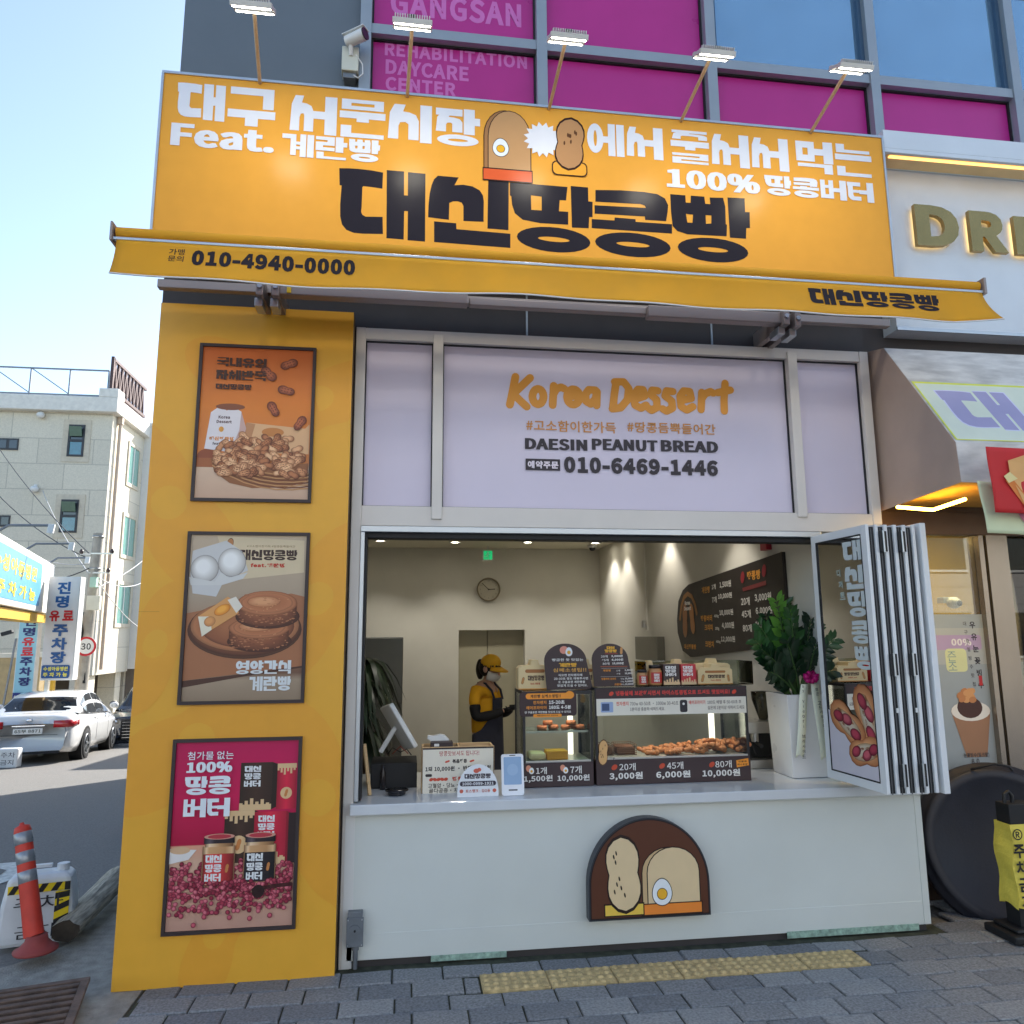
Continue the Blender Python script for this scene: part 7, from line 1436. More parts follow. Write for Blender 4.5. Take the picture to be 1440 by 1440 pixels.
# ------------------------------------------------------------------ cars
tyrem = mat('tyre_rubber', (26, 26, 28), .85); rimm = mat('alloy_rim', (170, 174, 178), .3, .8); cgls = mat('car_glass', (22, 26, 30), .05, var=.1, spec=.5, coat=.15); chrome = mat('chrome', (220, 222, 226), .12, 1)
redl = mat('tail_light_red', (180, 24, 30), .15, var=.1, coat=.8); clearl = mat('tail_light_clear', (226, 190, 190), .15, coat=.8)
def interp(T, x):
    for (a, c), (b_, d_) in zip(T, T[1:]):
        if x <= b_: return c+(d_-c)*max(0, (x-a))/(b_-a)
    return T[-1][1]
def make_car(name, label, paint, suv, loc, heading, slope):
    r = bpy.data.objects.new(name, None); COL.objects.link(r); tag(r, label, 'car', 'cars parked along the lane')
    if not suv:
        L_ = 4.5; top = [(0, .80), (.03, .92), (.1, .985), (.4, 1.02), (.6, 1.03), (1.2, 1.0), (2.9, .985), (3.4, .95), (3.95, .87), (4.3, .74), (4.46, .6), (4.5, .5)]; hwT = [(0, .70), (.03, .765), (.1, .81), (.25, .845), (.6, .872), (1.2, .887), (3.2, .885), (3.8, .86), (4.2, .78), (4.42, .62), (4.5, .46)]
        roof = [(.42, 1.0), (.62, 1.12), (.85, 1.27), (1.1, 1.39), (1.4, 1.455), (1.8, 1.48), (2.15, 1.475), (2.5, 1.42), (2.9, 1.25), (3.45, .94)]; rw = [(.42, .74), (.9, .69), (1.5, .64), (2.3, .63), (3.45, .72)]; bw_ = .86; ax_ = (.97, 3.62); wr = .32; gx = (.44, .95, 1.12, 2.62)
    else:
        L_ = 4.9; top = [(0, 1.0), (.06, 1.12), (.5, 1.16), (3.4, 1.15), (4.3, 1.1), (4.75, 1.03), (4.86, .85), (4.9, .6)]; hwT = [(0, .8), (.1, .9), (.5, .96), (4.2, .965), (4.7, .9), (4.85, .82), (4.9, .74)]
        roof = [(.1, 1.15), (.35, 1.5), (.7, 1.68), (1.4, 1.74), (2.4, 1.72), (2.9, 1.58), (3.6, 1.13)]; rw = [(.1, .78), (1.4, .66), (2.4, .66), (3.6, .76)]; bw_ = .92; ax_ = (.95, 3.85); wr = .37; gx = (.2, .6, .7, 2.8)
    st = sorted(set([a for a, _ in top]+[a for a, _ in hwT]+[i*.3 for i in range(1, int(L_/.3)+1) if i*.3 < L_]))
    t = MB(); loops = []
    for x in st:
        zt_ = interp(top, x); w = interp(hwT, x); end = min(x, L_-x); lo = .2+.06*max(0, 1-end/.3); zb_ = zt_-.07
        H_ = [(0, zt_), (w*.55, zt_-.004), (w*.86, zt_-.03), (w*.965, zb_-.02), (w, (zb_+.5)/2+.08), (w*.995, .5), (w*.97, .34), (w*.9, lo), (0, lo-.01)]
        loops.append([(x, y, z) for y, z in H_]+[(x, -y, z) for y, z in H_[-2:0:-1]])
    k = len(loops[0]); t.add([p for l in loops for p in l], [(i*k+j, i*k+(j+1) % k, (i+1)*k+(j+1) % k, (i+1)*k+j) for i in range(len(loops)-1) for j in range(k)]+[list(range(k)), [(len(loops)-1)*k+j for j in range(k)][::-1]], paint, True)
    gs = [roof[0][0]+(roof[-1][0]-roof[0][0])*i/22 for i in range(23)]; loops = []
    def wb(x): return min(bw_, interp(hwT, x)*.95)
    for x in gs:
        zr_ = interp(roof, x); w = interp(rw, x); base_ = interp(top, x)-.06; w2 = wb(x); q = max(0, min(1, (zr_-base_)/.3)); w = w2+(w-w2)*q
        H_ = [(0, zr_+.004), (w*.6, zr_), (w*.93, zr_-.02*q), (w, zr_-.055*q), ((w+w2)/2+.012*q, (zr_+base_)/2), (w2, base_)]
        loops.append([(x, y, z) for y, z in H_]+[(x, -y, z) for y, z in H_[-1:0:-1]])
    k = len(loops[0]); t.add([p for l in loops for p in l], [(i*k+j, (i+1)*k+j, (i+1)*k+(j+1) % k, i*k+(j+1) % k) for i in range(len(loops)-1) for j in range(k)], paint, True)
    bo = t.build('body', r, origin=(0, 0, 0)); 
    t = MB()
    def rg(x0, x1, sh=.06):
        def f(u, v):
            x = x0+(x1-x0)*u; w = interp(rw, x)-sh; zr_ = interp(roof, x); base_ = interp(top, x)-.06; q = max(0, min(1, (zr_-base_)/.3)); ww = (wb(x)+(interp(rw, x)-wb(x))*q)-sh; y = ww*(2*v-1); return (x, y, zr_+.006-.016*abs(2*v-1)**3)
        return f
    t.grid(rg(gx[0]+.06, gx[1]+.02), 8, 10, cgls); t.build('rear_window', r, origin=(0, 0, 0)); t = MB(); t.grid(rg(gx[3]-.06, roof[-1][0]-.12), 8, 10, cgls); t.build('windscreen', r, origin=(0, 0, 0))
    for sd_ in (-1, 1):
        for (xa_, xb_) in ((gx[0]+.36, 1.78), (1.84, gx[3]+.32)):
            t = MB()
            def sf(u, v):
                x = xa_+(xb_-xa_)*u; zr_ = interp(roof, x); base_ = interp(top, x)-.03; q = max(0, min(1, (zr_-base_)/.3)); w2 = wb(x); w = w2+(interp(rw, x)-w2)*q; tp = zr_-.075; s = v
                z = base_+max(.005, tp-base_)*s; y = w2+(w-w2)*((z-base_)/max(.02, zr_-.055-base_))+.014; return (x, sd_*y, z)
            t.grid(sf, 10, 4, cgls); t.build('side_window', r, origin=(0, 0, 0))
        for xx in ax_:
            wm = interp(hwT, xx); y = sd_*(wm-.10)
            t = MB(); t.cyl((xx, sd_*(wm-.25), wr+.0), (xx, sd_*(wm+.004), wr), wr+.055, wr+.055, mat('wheel_arch_black', (14, 14, 15), .9), 28); t.build('wheel_arch', r, origin=(0, 0, 0))
            t = MB(); t.lathe([(wr*.62, -.1), (wr*.9, -.105), (wr, -.08), (wr, .08), (wr*.9, .105), (wr*.66, .1)], (xx, y+sd_*.02, wr), tyrem, 32, (0, sd_, 0)); wo = t.build('wheel', r, origin=(xx, y, wr))
            t = MB(); t.lathe([(wr*.66, .1), (wr*.6, .085), (wr*.58, .03), (0, .03)], (xx, y+sd_*.02, wr), mat('rim_dish_grey', (70, 72, 74), .5, .5), 28, (0, sd_, 0)); t.lathe([(wr*.68, .098), (wr*.67, .108), (wr*.6, .1)], (xx, y+sd_*.02, wr), rimm, 28, (0, sd_, 0))  # darker grey dish behind the spokes
            for k_ in range(5):
                a = 2*PI*k_/5; t.bar((xx, y+sd_*.105, wr), (xx+wr*.62*math.cos(a), y+sd_*.115, wr+wr*.62*math.sin(a)), .045, .02, rimm, (0, 1, 0))
            t.cyl((xx, y+sd_*.1, wr), (xx, y+sd_*.125, wr), .04, .04, rimm, 12); t.build('rim', wo, origin=(xx, y, wr))
        xm_ = gx[3]+.28; t = MB(); t.ell((xm_, sd_*(bw_+.13), interp(top, xm_)+.1), (.06, .1, .075), paint, 12, 8); t.build('wing_mirror', r, origin=(0, 0, 0))
        for xx in (1.55, 2.55): t = MB(); w = interp(hwT, xx); t.bar((xx, sd_*(w+.002), .86), (xx+.17, sd_*(w+.004), .86), .022, .02, paint); t.build('door_handle', r, bevel=.004, origin=(0, 0, 0))
        # rear lamp wraps the corner
        t = MB(); hx = [.02, .05, .12, .22, .34]; zz0, zz1 = (.70, .86) if not suv else (.85, 1.0)
        P_ = [(sd_*interp(hwT, .01)*.64, .005)]+[(sd_*(interp(hwT, x)+.006), x) for x in hx]
        t.add([(x-.012, y, z) for (y, x) in P_ for z in (zz0+.03*(x > .2)+.02, zz1)], [(2*i, 2*i+2, 2*i+3, 2*i+1) for i in range(len(P_)-1)], redl, True); t.build('tail_light', r, solid=.02, origin=(0, 0, 0))
        t = MB(); xf = L_-.02; w = interp(hwT, L_-.12); t.ell((L_-.14, sd_*(w-.08), .72 if not suv else .9), (.11, .14, .065), mat('headlamp', (206, 212, 216), .08, .3, coat=1), 14, 8); t.build('headlight', r, origin=(0, 0, 0))
        w = 1; t = MB(); 
        for xx in (1.82, 2.95): t.box(xx, xx+.006, sd_*(interp(hwT, xx)-.003), sd_*(interp(hwT, xx)+.0015), .34, .93, mat('shut_line', (70, 72, 74), .8))
        t.build('door_gap', r, origin=(0, 0, 0))
    t = MB(); t.box(-.012, .03, -.27, .27, .60, .715, white); po = t.build('number_plate', r, bevel=.004, origin=(0, 0, 0))
    if not suv:
        t = MB(); t.bar((-.0, -.3, .765), (-.0, .3, .765), .02, .02, chrome); t.ell((.01, 0, .88), (.012, .06, .032), chrome, 14, 8); t.build('boot_trim', r, origin=(0, 0, 0))
        t = MB(); t.box(-.01, .02, -.55, .55, .575, .581, mat('shut_line')); t.box(.02, .1, -.6, .6, .2, .26, mat('bumper_black', (40, 40, 42), .8)); t.build('bumper_line', r, origin=(0, 0, 0))
    else:
        t = MB()
        for i in range(6): t.box(L_-.02, L_+.012, -.52, .52, .5+i*.078, .5+i*.078+.016, chrome)
        for j in range(13): t.box(L_-.02, L_+.008, -.5+j*.082, -.5+j*.082+.012, .47, .95, mat('grille_grey', (70, 72, 76), .3, .6))
        t.box(L_-.04, L_+.003, -.56, .58, .44, .98, black); t.build('grille', r, origin=(0, 0, 0)); t = MB(); t.box(L_-.1, L_+.02, -.8, .8, .26, .36, chrome); t.box(L_-.2, L_+.01, -.8, .8, .18, .26, black); t.build('front_skid', r, origin=(0, 0, 0))
    r.location = loc; r.rotation_euler = (0, -math.atan(slope), heading); return r, po
pearl = mat('pearl_white_paint', (238, 238, 236), .2, var=.02, coat=1, spec=.5)
rq = road(113, 1067); fq = road(153, 1053); fd = (fq-rq); hd_ = math.atan2(fd.y, fd.x); lf_ = Vector((-math.sin(hd_), math.cos(hd_), 0)); fdn = Vector((math.cos(hd_), math.sin(hd_), 0))
org_ = rq+lf_*.80-fdn*.97; org_.z = road_z(org_.y)+.0
car, plate = make_car('parked_car', 'white saloon seen from behind with red tail lights and number plate', pearl, False, org_, hd_, -SL)
A = Art((-.0125, 0, .6), (0, -1, 0), (0, 0, 1), h0=.001); A.text('65부 8871', -.24, .025, .07, (50, 60, 54), .01, .48); o = A.build('plate_lettering', None, printmat('case_print', .45)); o.parent = plate; o.matrix_parent_inverse = Matrix.Identity(4); o.location = Vector((-.0125, 0, .6))
c2 = copy_tree(car); c2.location = org_+lf_*2.55+fdn*.2; c2['label'] = 'white car at the left edge beside the white saloon'
q = road(168, 1050); dk_ = mat('black_car_paint', (30, 32, 36), .15, var=.05, coat=1)
suv_h = hd_+PI+.05; fdn2 = Vector((math.cos(suv_h), math.sin(suv_h), 0)); lf2 = Vector((-math.sin(suv_h), math.cos(suv_h), 0)); o2 = Vector((q.x, q.y, 0))-fdn2*4.9-lf2*-.55; o2.z = road_z(o2.y)
make_car('parked_car', 'black large car facing the street beyond the white saloon', dk_, True, o2, suv_h, SL if o2.y < 26 else 0)

# ------------------------------------------------------------------ utility pole, speed sign, parking signs
polem = mat('concrete_pole', (168, 162, 150), .85, var=.15, scale=6, bump=.2); PYy = 21.5; a, c = at(112, 985, PYy), at(139, 750, PYy); zb_ = road_z(PYy)
dx = (c.x-a.x)/(c.z-a.z); base_ = Vector((a.x+dx*(zb_-a.z), PYy, zb_))
r = empty('utility_pole', base_, 'grey concrete utility pole with meter boxes and wires', 'pole'); t = MB(); t.cyl(base_, c, .17, .125, polem, 20); t.build('pole', r)
def pp(z): return base_.lerp(c, (z-zb_)/(c.z-zb_))
t = MB()
for py in (755, 800): q = at(138, py, PYy); p = pp(q.z); t.lathe([(.14, -.02), (.15, -.02), (.15, .02), (.14, .02)], p, steel, 20)
for py, L_ in ((779, .5), (806, .45), (780, -.35)): q = at(130, py, PYy); p = pp(q.z); t.bar(p+Vector((-.1, -.1, 0)), p+Vector((L_, -.16, 0)), .04, .04, steel); t.lathe([(.04, -.06), (.055, 0), (.03, .06), (0, .07)], p+Vector((L_*.9, -.16, .06)), mat('insulator_brown', (70, 54, 50), .3), 10)
t.build('brackets', r)
for (x0, y0, x1, y1, nm, m_) in ((123, 838, 143, 858, 'meter_box', offw), (128, 812, 138, 826, 'number_tag', mat('pale_green_tag', (170, 206, 186), .6))):
    p0, p1 = at(x0, y1, PYy-.2), at(x1, y0, PYy-.2); t = MB(); t.box(p0.x, p1.x, PYy-.32, PYy-.16, p0.z, p1.z, m_); t.build(nm, r, bevel=.01)
t = MB()
for k in range(4): p = pp(at(0, 845, PYy).z); q = at(122+k*2, 895, PYy); t.tube([p+Vector((.02*k-.15, -.2, -.3)), p+Vector((-.05-.04*k, -.24, -.8-.1*k)), q+Vector((-.1, -.05, -.1)), q+Vector((-.02, -.12, -1.2))], .022, black, 6)
t.build('cable_bundle', r)
r2_ = empty('speed_sign', at(121, 909, 21.2), 'round 30 speed limit sign with red rim on the utility pole', 'road sign'); q = at(121, 909, 21.2); R_ = q.x-at(106.5, 909, 21.2).x
t = MB(); t.lathe([(0, 0), (R_, 0), (R_, -.02), (0, -.02)], q, white, 36, (0, -1, 0)); t.bar(q+Vector((0, .02, 0)), q+Vector((.05, .15, 0)), .05, .3, steel); t.build('sign_plate', r2_)
A = Art(q, h0=.002); A.step = .002; A.ell(0, 0, R_, R_, (196, 32, 44), n=36); A.ell(0, 0, R_*.77, R_*.77, (228, 228, 224), n=36); A.text('30', 0, -R_*.34, R_*.66, (30, 30, 34), .01, R_*.95, 'C'); A.build('sign_print', r2_, printmat('case_print', .45))
# wires
wm = mat('wire_black', (60, 60, 62), .6); wl = mat('wire_light', (190, 190, 188), .5); pt = pp(at(0, 779, PYy).z)
for k, (px, py, Y, sag, m_) in enumerate(((-30, 585, 30, .5, wm), (-30, 665, 26, .5, wm), (-20, 735, 20, .6, wl), (-20, 802, 19, .5, wm), (60, 690, 31.5, .3, wl), (205, 816, 30, .4, wl), (212, 890, 34, .4, wl), (210, 780, 33, .2, wl))):
    e = at(px, py, Y); s = pt+Vector((.15 if px > 150 else -.12, -.1, -.25*k*.5)); t = MB(); t.tube([s.lerp(e, i/12)-Vector((0, 0, sag*4*(i/12)*(1-i/12)*.6)) for i in range(13)], .014, m_, 5); t.build('overhead_wire', None, ('dark wire rising steeply left from the pole to the roof', 'dark wire from the pole to the slit windows', 'pale wire crossing above the lamps of the blue sign', 'dark wire passing across the blue sign', 'pale wire from the pole to the front windows', 'upper pale wire between pole and sunlit side wall', 'lower pale wire from the pole past the lowest side window', 'pale wire from the pole towards the white pilaster')[k], 'wire', 'wires at the utility pole')
def hang_sign(name, lb, Y, TL, TR, BL, dep, deco, cat='sign'):
    a, b_, c = at(*TL, Y), at(*TR, Y), at(*BL, Y); x0 = (a.x+c.x)/2; x1 = x0+(b_.x-a.x); z0, z1 = c.z, (a.z+b_.z)/2
    r = empty(name, ((x0+x1)/2, Y, z0), lb, cat); t = MB(); t.box(x0, x1, Y, Y+dep, z0, z1, mat('sign_case_white', (220, 220, 216), .5)); t.build('case', r, bevel=.01); A = Art((x0, Y, z0), h0=.002); A.step = .0025; deco(A, x1-x0, z1-z0); A.build('print', r, printmat('sign_face', .4)); return r, x0, x1, z0, z1
def dA(A, w, h):
    A.rect(.02, .02, w-.02, h-.02, (226, 220, 216)); bl_ = (44, 92, 150); A.text('진', w*.5, h*.83, h*.12, bl_, .02, w*.42, 'C'); A.text('명', w*.48, h*.695, h*.12, bl_, .02, w*.42, 'C'); A.text('유', w*.28, h*.565, h*.105, (206, 30, 40), .02, w*.32, 'C'); A.text('료', w*.7, h*.57, h*.1, (206, 30, 40), .02, w*.34, 'C')
    for k, s in enumerate('주차장'): A.text(s, w*.5, h*(.42-.13*k), h*.115, bl_, .02, w*.48, 'C')
    A.rrect(w*.04, h*.02, w*.9, h*.145, .04, (40, 84, 140)); A.text('수성아동병원', w*.1, h*.09, h*.04, (236, 220, 90), .02, w*.74); A.text('주 차 가 능', w*.1, h*.035, h*.04, (236, 220, 90), .02, w*.74)
r, *_ = hang_sign('parking_sign', 'white vertical parking lot sign with blue and red lettering', 19.2, (68, 811), (113, 811), (57, 957), .28, dA)
t = MB(); q = at(62, 960, 19.4); t.box(q.x+.05, q.x+.13, 19.3, 19.4, road_z(19.3), q.z+.1, steel); t.build('post', r)
def dB(A, w, h):
    A.rect(.02, .02, w-.02, h-.02, (150, 200, 216)); nv = (40, 50, 110)
    for k, (s, c) in enumerate((('진', nv), ('명', nv), ('유', (206, 50, 60)), ('료', (206, 50, 60)), ('주', nv), ('차', nv), ('장', nv))): A.text(s, w*.55, h*(.89-.105*k), h*.09, c, .02, w*.62, 'C')
    A.rect(w*.04, h*.02, w*.96, h*.19, (36, 50, 120)); A.text('수성아동병원', w*.1, h*.12, h*.045, wtxt, .02, w*.8); A.text('주차가능', w*.1, h*.045, h*.045, wtxt, .02, w*.8)
r, x0, x1, z0, z1 = hang_sign('lot_sign', 'light blue vertical lot sign beside the yellow post', 20.6, (26, 866), (54, 866), (17, 1000), .2, dB)
t = MB(); t.box(x0, x0+.08, 20.62, 20.7, road_z(20.6), z0, steel); t.build('post', r)
yel = mat('yellow_post', (226, 176, 50), .6, var=.1); a, c = at(52, 1000, 20.9), at(62, 862, 20.9); t = MB(); t.box(a.x+.1, a.x+.32, 20.88, 21.05, road_z(21), c.z, yel); t.build('yellow_gate_post', None, 'yellow steel gate post beneath the blue billboard', 'post', bevel=.02)
# blue billboard along the lane
P0, P1 = at(0, 750, 14.2), at(78, 795, 20.6); Q0, Q1 = at(0, 850, 14.2), at(70, 862, 20.6); u = Vector((P1.x-P0.x, P1.y-P0.y, 0)).normalized(); zt_ = (P0.z+P1.z)/2; zb_ = (Q0.z+Q1.z)/2; Lb = (Vector((P1.x, P1.y, 0))-Vector((P0.x, P0.y, 0))).length
r = empty('billboard', (P0.x, P0.y, zb_), 'blue and white billboard with yellow lettering over the lot entrance', 'billboard'); nrm = u.cross(Vector((0, 0, 1))); S0 = Vector((P0.x, P0.y, 0))-u*3; Lt = Lb+3
t = MB(); t.obox(S0+u*Lt/2-nrm*.3+Vector((0, 0, (zt_+zb_)/2)), u, (0, 0, 1), nrm, Lt/2, (zt_-zb_)/2, .3, mat('billboard_white', (222, 222, 216), .6)); t.build('case', r, bevel=.02)
A = Art(S0+Vector((0, 0, zb_)), u, (0, 0, 1), h0=.003); A.step = .004; hb = zt_-zb_; A.rrect(.1, hb*.1, Lt*.80, hb*.88, .1, (96, 164, 206)); yl_ = (226, 206, 60); e0 = A.p(50, 820)[0]
A.text('수성아동병원', e0, hb*.5, hb*.26, yl_, .02, 4.4, 'R'); A.text('주 차 가 능', e0, hb*.16, hb*.22, yl_, .02, 4.0, 'R'); A.build('print', r, printmat('sign_face', .4))
t = MB(); t.obox(S0+u*Lt/2-nrm*.3+Vector((0, 0, zb_-.12)), u, (0, 0, 1), nrm, Lt/2, .1, .22, yel); t.build('yellow_soffit', r)
for k, s in enumerate((.95, .62, .32)):
    b_ = S0+u*(Lt*s)+Vector((0, 0, zt_)); e = b_+nrm*.75+Vector((0, 0, .18)); t = MB(); t.tube([b_-nrm*.1, b_+nrm*.1+Vector((0, 0, .15)), e], .025, gmt, 8); t.obox(e+Vector((0, 0, -.06)), u, (0, .3, 1), nrm, .06, .09, .05, white); t.build('spot_lamp', r, bevel=.02)
# low tan wall and lot office behind the signs
t = MB(); a = at(-5, 925, 23); c = at(22, 925, 23); t.box(a.x-8, at(58, 930, 23).x, 23, 23.3, road_z(23)-.1, a.z, mat('tan_render', (170, 150, 112), .9, var=.12, bump=.3)); t.box(a.x-8, at(58, 930, 23).x+.05, 22.95, 23.35, a.z, a.z+.12, mat('wall_coping', (206, 200, 184), .8)); t.build('boundary_wall', None, 'tan rendered boundary wall behind the light blue sign', 'wall')
q0 = at(3, 992, 22.6); q1 = at(27, 890, 22.6); t = MB(); t.tube([(q0.x, 22.6, q0.z-.3), (q1.x-.05, 22.6, q1.z)], .03, gmt, 8); t.box(q1.x-.08, q1.x+.05, 22.55, 22.7, q1.z-.15, q1.z+.1, offw); t.obox(Vector((q1.x-.28, 22.55, q1.z)), (1, 0, .3), (0, 1, 0), (-.3, 0, 1), .14, .05, .05, black); t.build('pole_lamp', None, 'slanting thin pole with a small dark lamp over the tan wall', 'lamp')

# ------------------------------------------------------------------ white apartment building at the end of the lane
def panel_mat(name, rgb, sx, sz):
    m = mat(name, rgb, .8, var=.04, scale=3); n = m.node_tree.nodes; L = m.node_tree.links; b_ = n['Principled BSDF']; tc = n.new('ShaderNodeTexCoord'); br = n.new('ShaderNodeTexBrick'); sp = n.new('ShaderNodeSeparateXYZ'); cb = n.new('ShaderNodeCombineXYZ'); ad_ = n.new('ShaderNodeMath')
    L.new(tc.outputs['Object'], sp.inputs[0]); ad_.operation = 'ADD'; L.new(sp.outputs[0], ad_.inputs[0]); L.new(sp.outputs[1], ad_.inputs[1]); L.new(ad_.outputs[0], cb.inputs[0]); L.new(sp.outputs[2], cb.inputs[1]); L.new(cb.outputs[0], br.inputs['Vector'])
    br.offset = .5; br.inputs['Scale'].default_value = 1; br.inputs['Brick Width'].default_value = sx; br.inputs['Row Height'].default_value = sz; br.inputs['Mortar Size'].default_value = .018; c = lin(rgb); nz = n.new('ShaderNodeTexNoise'); nz.inputs['Scale'].default_value = 22; nz.inputs['Detail'].default_value = 8; L.new(tc.outputs['Object'], nz.inputs['Vector'])
    br.inputs['Color1'].default_value = tuple(v*.95 for v in c)+(1,); br.inputs['Color2'].default_value = tuple(min(1, v*1.04) for v in c)+(1,); br.inputs['Mortar'].default_value = tuple(v*.72 for v in c)+(1,)
    mx = n.new('ShaderNodeMix'); mx.data_type = 'RGBA'; mx.blend_type = 'MULTIPLY'; mx.inputs[0].default_value = .35; L.new(br.outputs[0], mx.inputs[6]); L.new(nz.outputs[0], mx.inputs[7]); L.new(mx.outputs[2], b_.inputs['Base Color']); return m
stone = panel_mat('stone_panel', (234, 226, 206), 2.1, 1.05); BYf = 32.0; bxr = at(150, 700, BYf).x; ztop = at(146, 582, BYf).z; zbot = at(130, 950, BYf).z
bw2 = empty('apartment_block', (bxr-8, BYf, -1.2), 'four storey pale stone block with black framed windows at the lane end', 'building')
ydp = atx(203, 620, bxr).y
t = MB(); t.box(bxr-24, bxr, BYf, ydp, zbot, ztop, stone); t.build('wall', bw2)
t = MB(); t.box(bxr-24.2, bxr+.25, BYf-.35, ydp+.1, ztop, ztop+.62, mat('pale_coping', (226, 222, 212), .8)); t.box(bxr-24, bxr-.25, BYf+.2, ydp-.2, ztop+.62, ztop+.7, mat('pale_coping')); t.box(bxr-.5, bxr+.25, BYf-.35, BYf+.4, ztop+.62, ztop+1.0, mat('pale_coping')); t.build('parapet', bw2, bevel=.03)
for xx, yy2 in ((bxr-.5, BYf+.4), (bxr-.5, BYf+4.2), (bxr-.5, ydp-.6), (bxr-6, BYf+.4), (bxr-12, BYf+.4)): t = MB(); t.box(xx-.35, xx+.35, yy2-.3, yy2+.3, -1.3, zbot, stone); t.build('column', bw2)
t = MB(); t.box(bxr-22, bxr-.6, BYf+5, BYf+5.2, -1.3, zbot, mat('undercroft_wall', (120, 112, 104), .9)); t.box(bxr-20, bxr-.8, BYf+4.95, BYf+5, zbot-.8, zbot-.3, white); t.build('undercroft_wall', bw2)
wfr = mat('black_window_frame', (38, 40, 46), .4); teal = mat('teal_glass', (40, 110, 124), .05, var=.15, spec=.9, coat=.6); dkgl = mat('dark_glass', (40, 50, 54), .05, spec=.9); sur = mat('stone_surround', (206, 196, 176), .85, var=.1)
for (a0, b0, a1, b1) in ((94, 598, 121, 642), (83, 703, 112, 749)):
    p0, p1 = at(a0, b1, BYf), at(a1, b0, BYf); x0, x1, z0, z1 = p0.x, p1.x, p0.z, p1.z; zm_ = (z0+z1)/2
    t = MB(); e = .22; t.box(x0-e, x1+e, BYf-.03, BYf-.001, z0-e, z0, sur); t.box(x0-e, x1+e, BYf-.03, BYf-.001, z1, z1+e, sur); t.box(x0-e, x0, BYf-.03, BYf-.001, z0, z1, sur); t.box(x1, x1+e, BYf-.03, BYf-.001, z0, z1, sur); e = .08
    t.box(x0, x0+e, BYf-.06, BYf-.002, z0, z1, wfr); t.box(x1-e, x1, BYf-.06, BYf-.002, z0, z1, wfr); t.box(x0+e, x1-e, BYf-.06, BYf-.002, z0, z0+e, wfr); t.box(x0+e, x1-e, BYf-.06, BYf-.002, z1-e, z1, wfr); t.box(x0+e, x1-e, BYf-.06, BYf-.002, zm_-.05, zm_+.05, wfr); wo = t.build('window', bw2)
    t = MB(); t.box(x0+e, x1-e, BYf-.03, BYf-.003, z0+e, zm_-.05, teal); t.box(x0+e, x1-e, BYf-.02, BYf-.003, zm_+.05, z1-e, dkgl); t.obox(((x0+x1)/2, BYf-.16, z1-.3), (1, 0, 0), (0, -.35, .93), (0, -.93, -.35), (x1-x0)/2-e, .2, .03, mat('green_sash', (96, 120, 104), .2)); t.build('pane', wo)
for (a0, b0, a1, b1) in ((-20, 617, 27, 632), (-30, 725, 15, 740)):
    p0, p1 = at(a0, b1, BYf), at(a1, b0, BYf); t = MB(); t.box(p0.x, p1.x, BYf-.04, BYf-.001, p0.z, p1.z, wfr); wo = t.build('window', bw2); t = MB(); n3 = 3; ww = (p1.x-p0.x)/n3
    for k in range(n3): t.box(p0.x+ww*k+.07, p0.x+ww*(k+1)-.04, BYf-.05, BYf-.0405, p0.z+.07, p1.z-.07, dkgl)
    t.build('pane', wo)
for (a0, b0, a1, b1) in ((180, 632, 194, 680), (172, 732, 188, 778), (164, 828, 181, 872)):
    p0, p1 = atx(a0, (b0+b1)/2, bxr), atx(a1, (b0+b1)/2, bxr); zc = p0.z*.5+p1.z*.5; hz_ = .82; y0, y1 = p0.y, min(p1.y, ydp-.3); t = MB(); e = .16; X = bxr
    t.box(X+.001, X+.05, y0-e, y1+e, zc-hz_-e, zc-hz_, sur); t.box(X+.001, X+.05, y0-e, y1+e, zc+hz_, zc+hz_+e, sur); t.box(X+.001, X+.05, y0-e, y0, zc-hz_, zc+hz_, sur); t.box(X+.001, X+.05, y1, y1+e, zc-hz_, zc+hz_, sur); t.box(X+.001, X+.03, (y0+y1)/2-.04, (y0+y1)/2+.04, zc-hz_, zc+hz_, white); wo = t.build('window', bw2)
    t = MB(); t.box(X+.001, X+.015, y0, y1, zc-hz_, zc+hz_, mat('pale_green_glass', (120, 170, 160), .06, spec=.9, coat=.5)); t.build('pane', wo)
t = MB(); t.tube([(bxr+.12, BYf+.5, ztop-.1), (bxr+.12, BYf+.5, zbot+.2)], .07, mat('beige_pipe', (196, 176, 156), .6), 10); t.box(bxr+.02, bxr+.22, BYf+.4, BYf+.6, ztop-.3, ztop, mat('beige_pipe')); t.build('downpipe', bw2)
for (a0, b0) in ((58, 584), (49, 688)): q = at(a0, b0, BYf-.1); t = MB(); t.ell((q.x, BYf-.15, q.z), (.16, .14, .14), white, 12, 8); t.box(q.x-.05, q.x+.05, BYf-.1, BYf-.001, q.z, q.z+.2, white); t.build('wall_camera', bw2)
rl = mat('grey_rail_steel', (120, 128, 136), .5, .5); brn = mat('brown_rail_steel', (84, 64, 62), .6, .3); t = MB(); z0 = ztop+.7; z1 = z0+1.15
t.bar((bxr-24, BYf, z1), (bxr-.3, BYf, z1), .06, .06, rl); t.bar((bxr-24, BYf, z0+.06), (bxr-.3, BYf, z0+.06), .06, .06, rl)
for k in range(16): x = bxr-.3-k*1.5; t.bar((x, BYf, z0), (x, BYf, z1), .05, .05, rl); t.bar((x, BYf, z1 if k % 1 else z0+.1), (x-1.5, BYf, z0+.1 if k % 1 else z1), .04, .04, rl) if k else None
t.build('roof_railing', bw2); t = MB(); z1 = z0+1.3; t.bar((bxr-.1, BYf-.2, z1+.3), (bxr-.1, ydp, z1+.3), .12, .12, brn); t.bar((bxr-.1, BYf-.2, z0+.3), (bxr-.1, ydp, z0+.3), .12, .12, brn); nn_ = 9
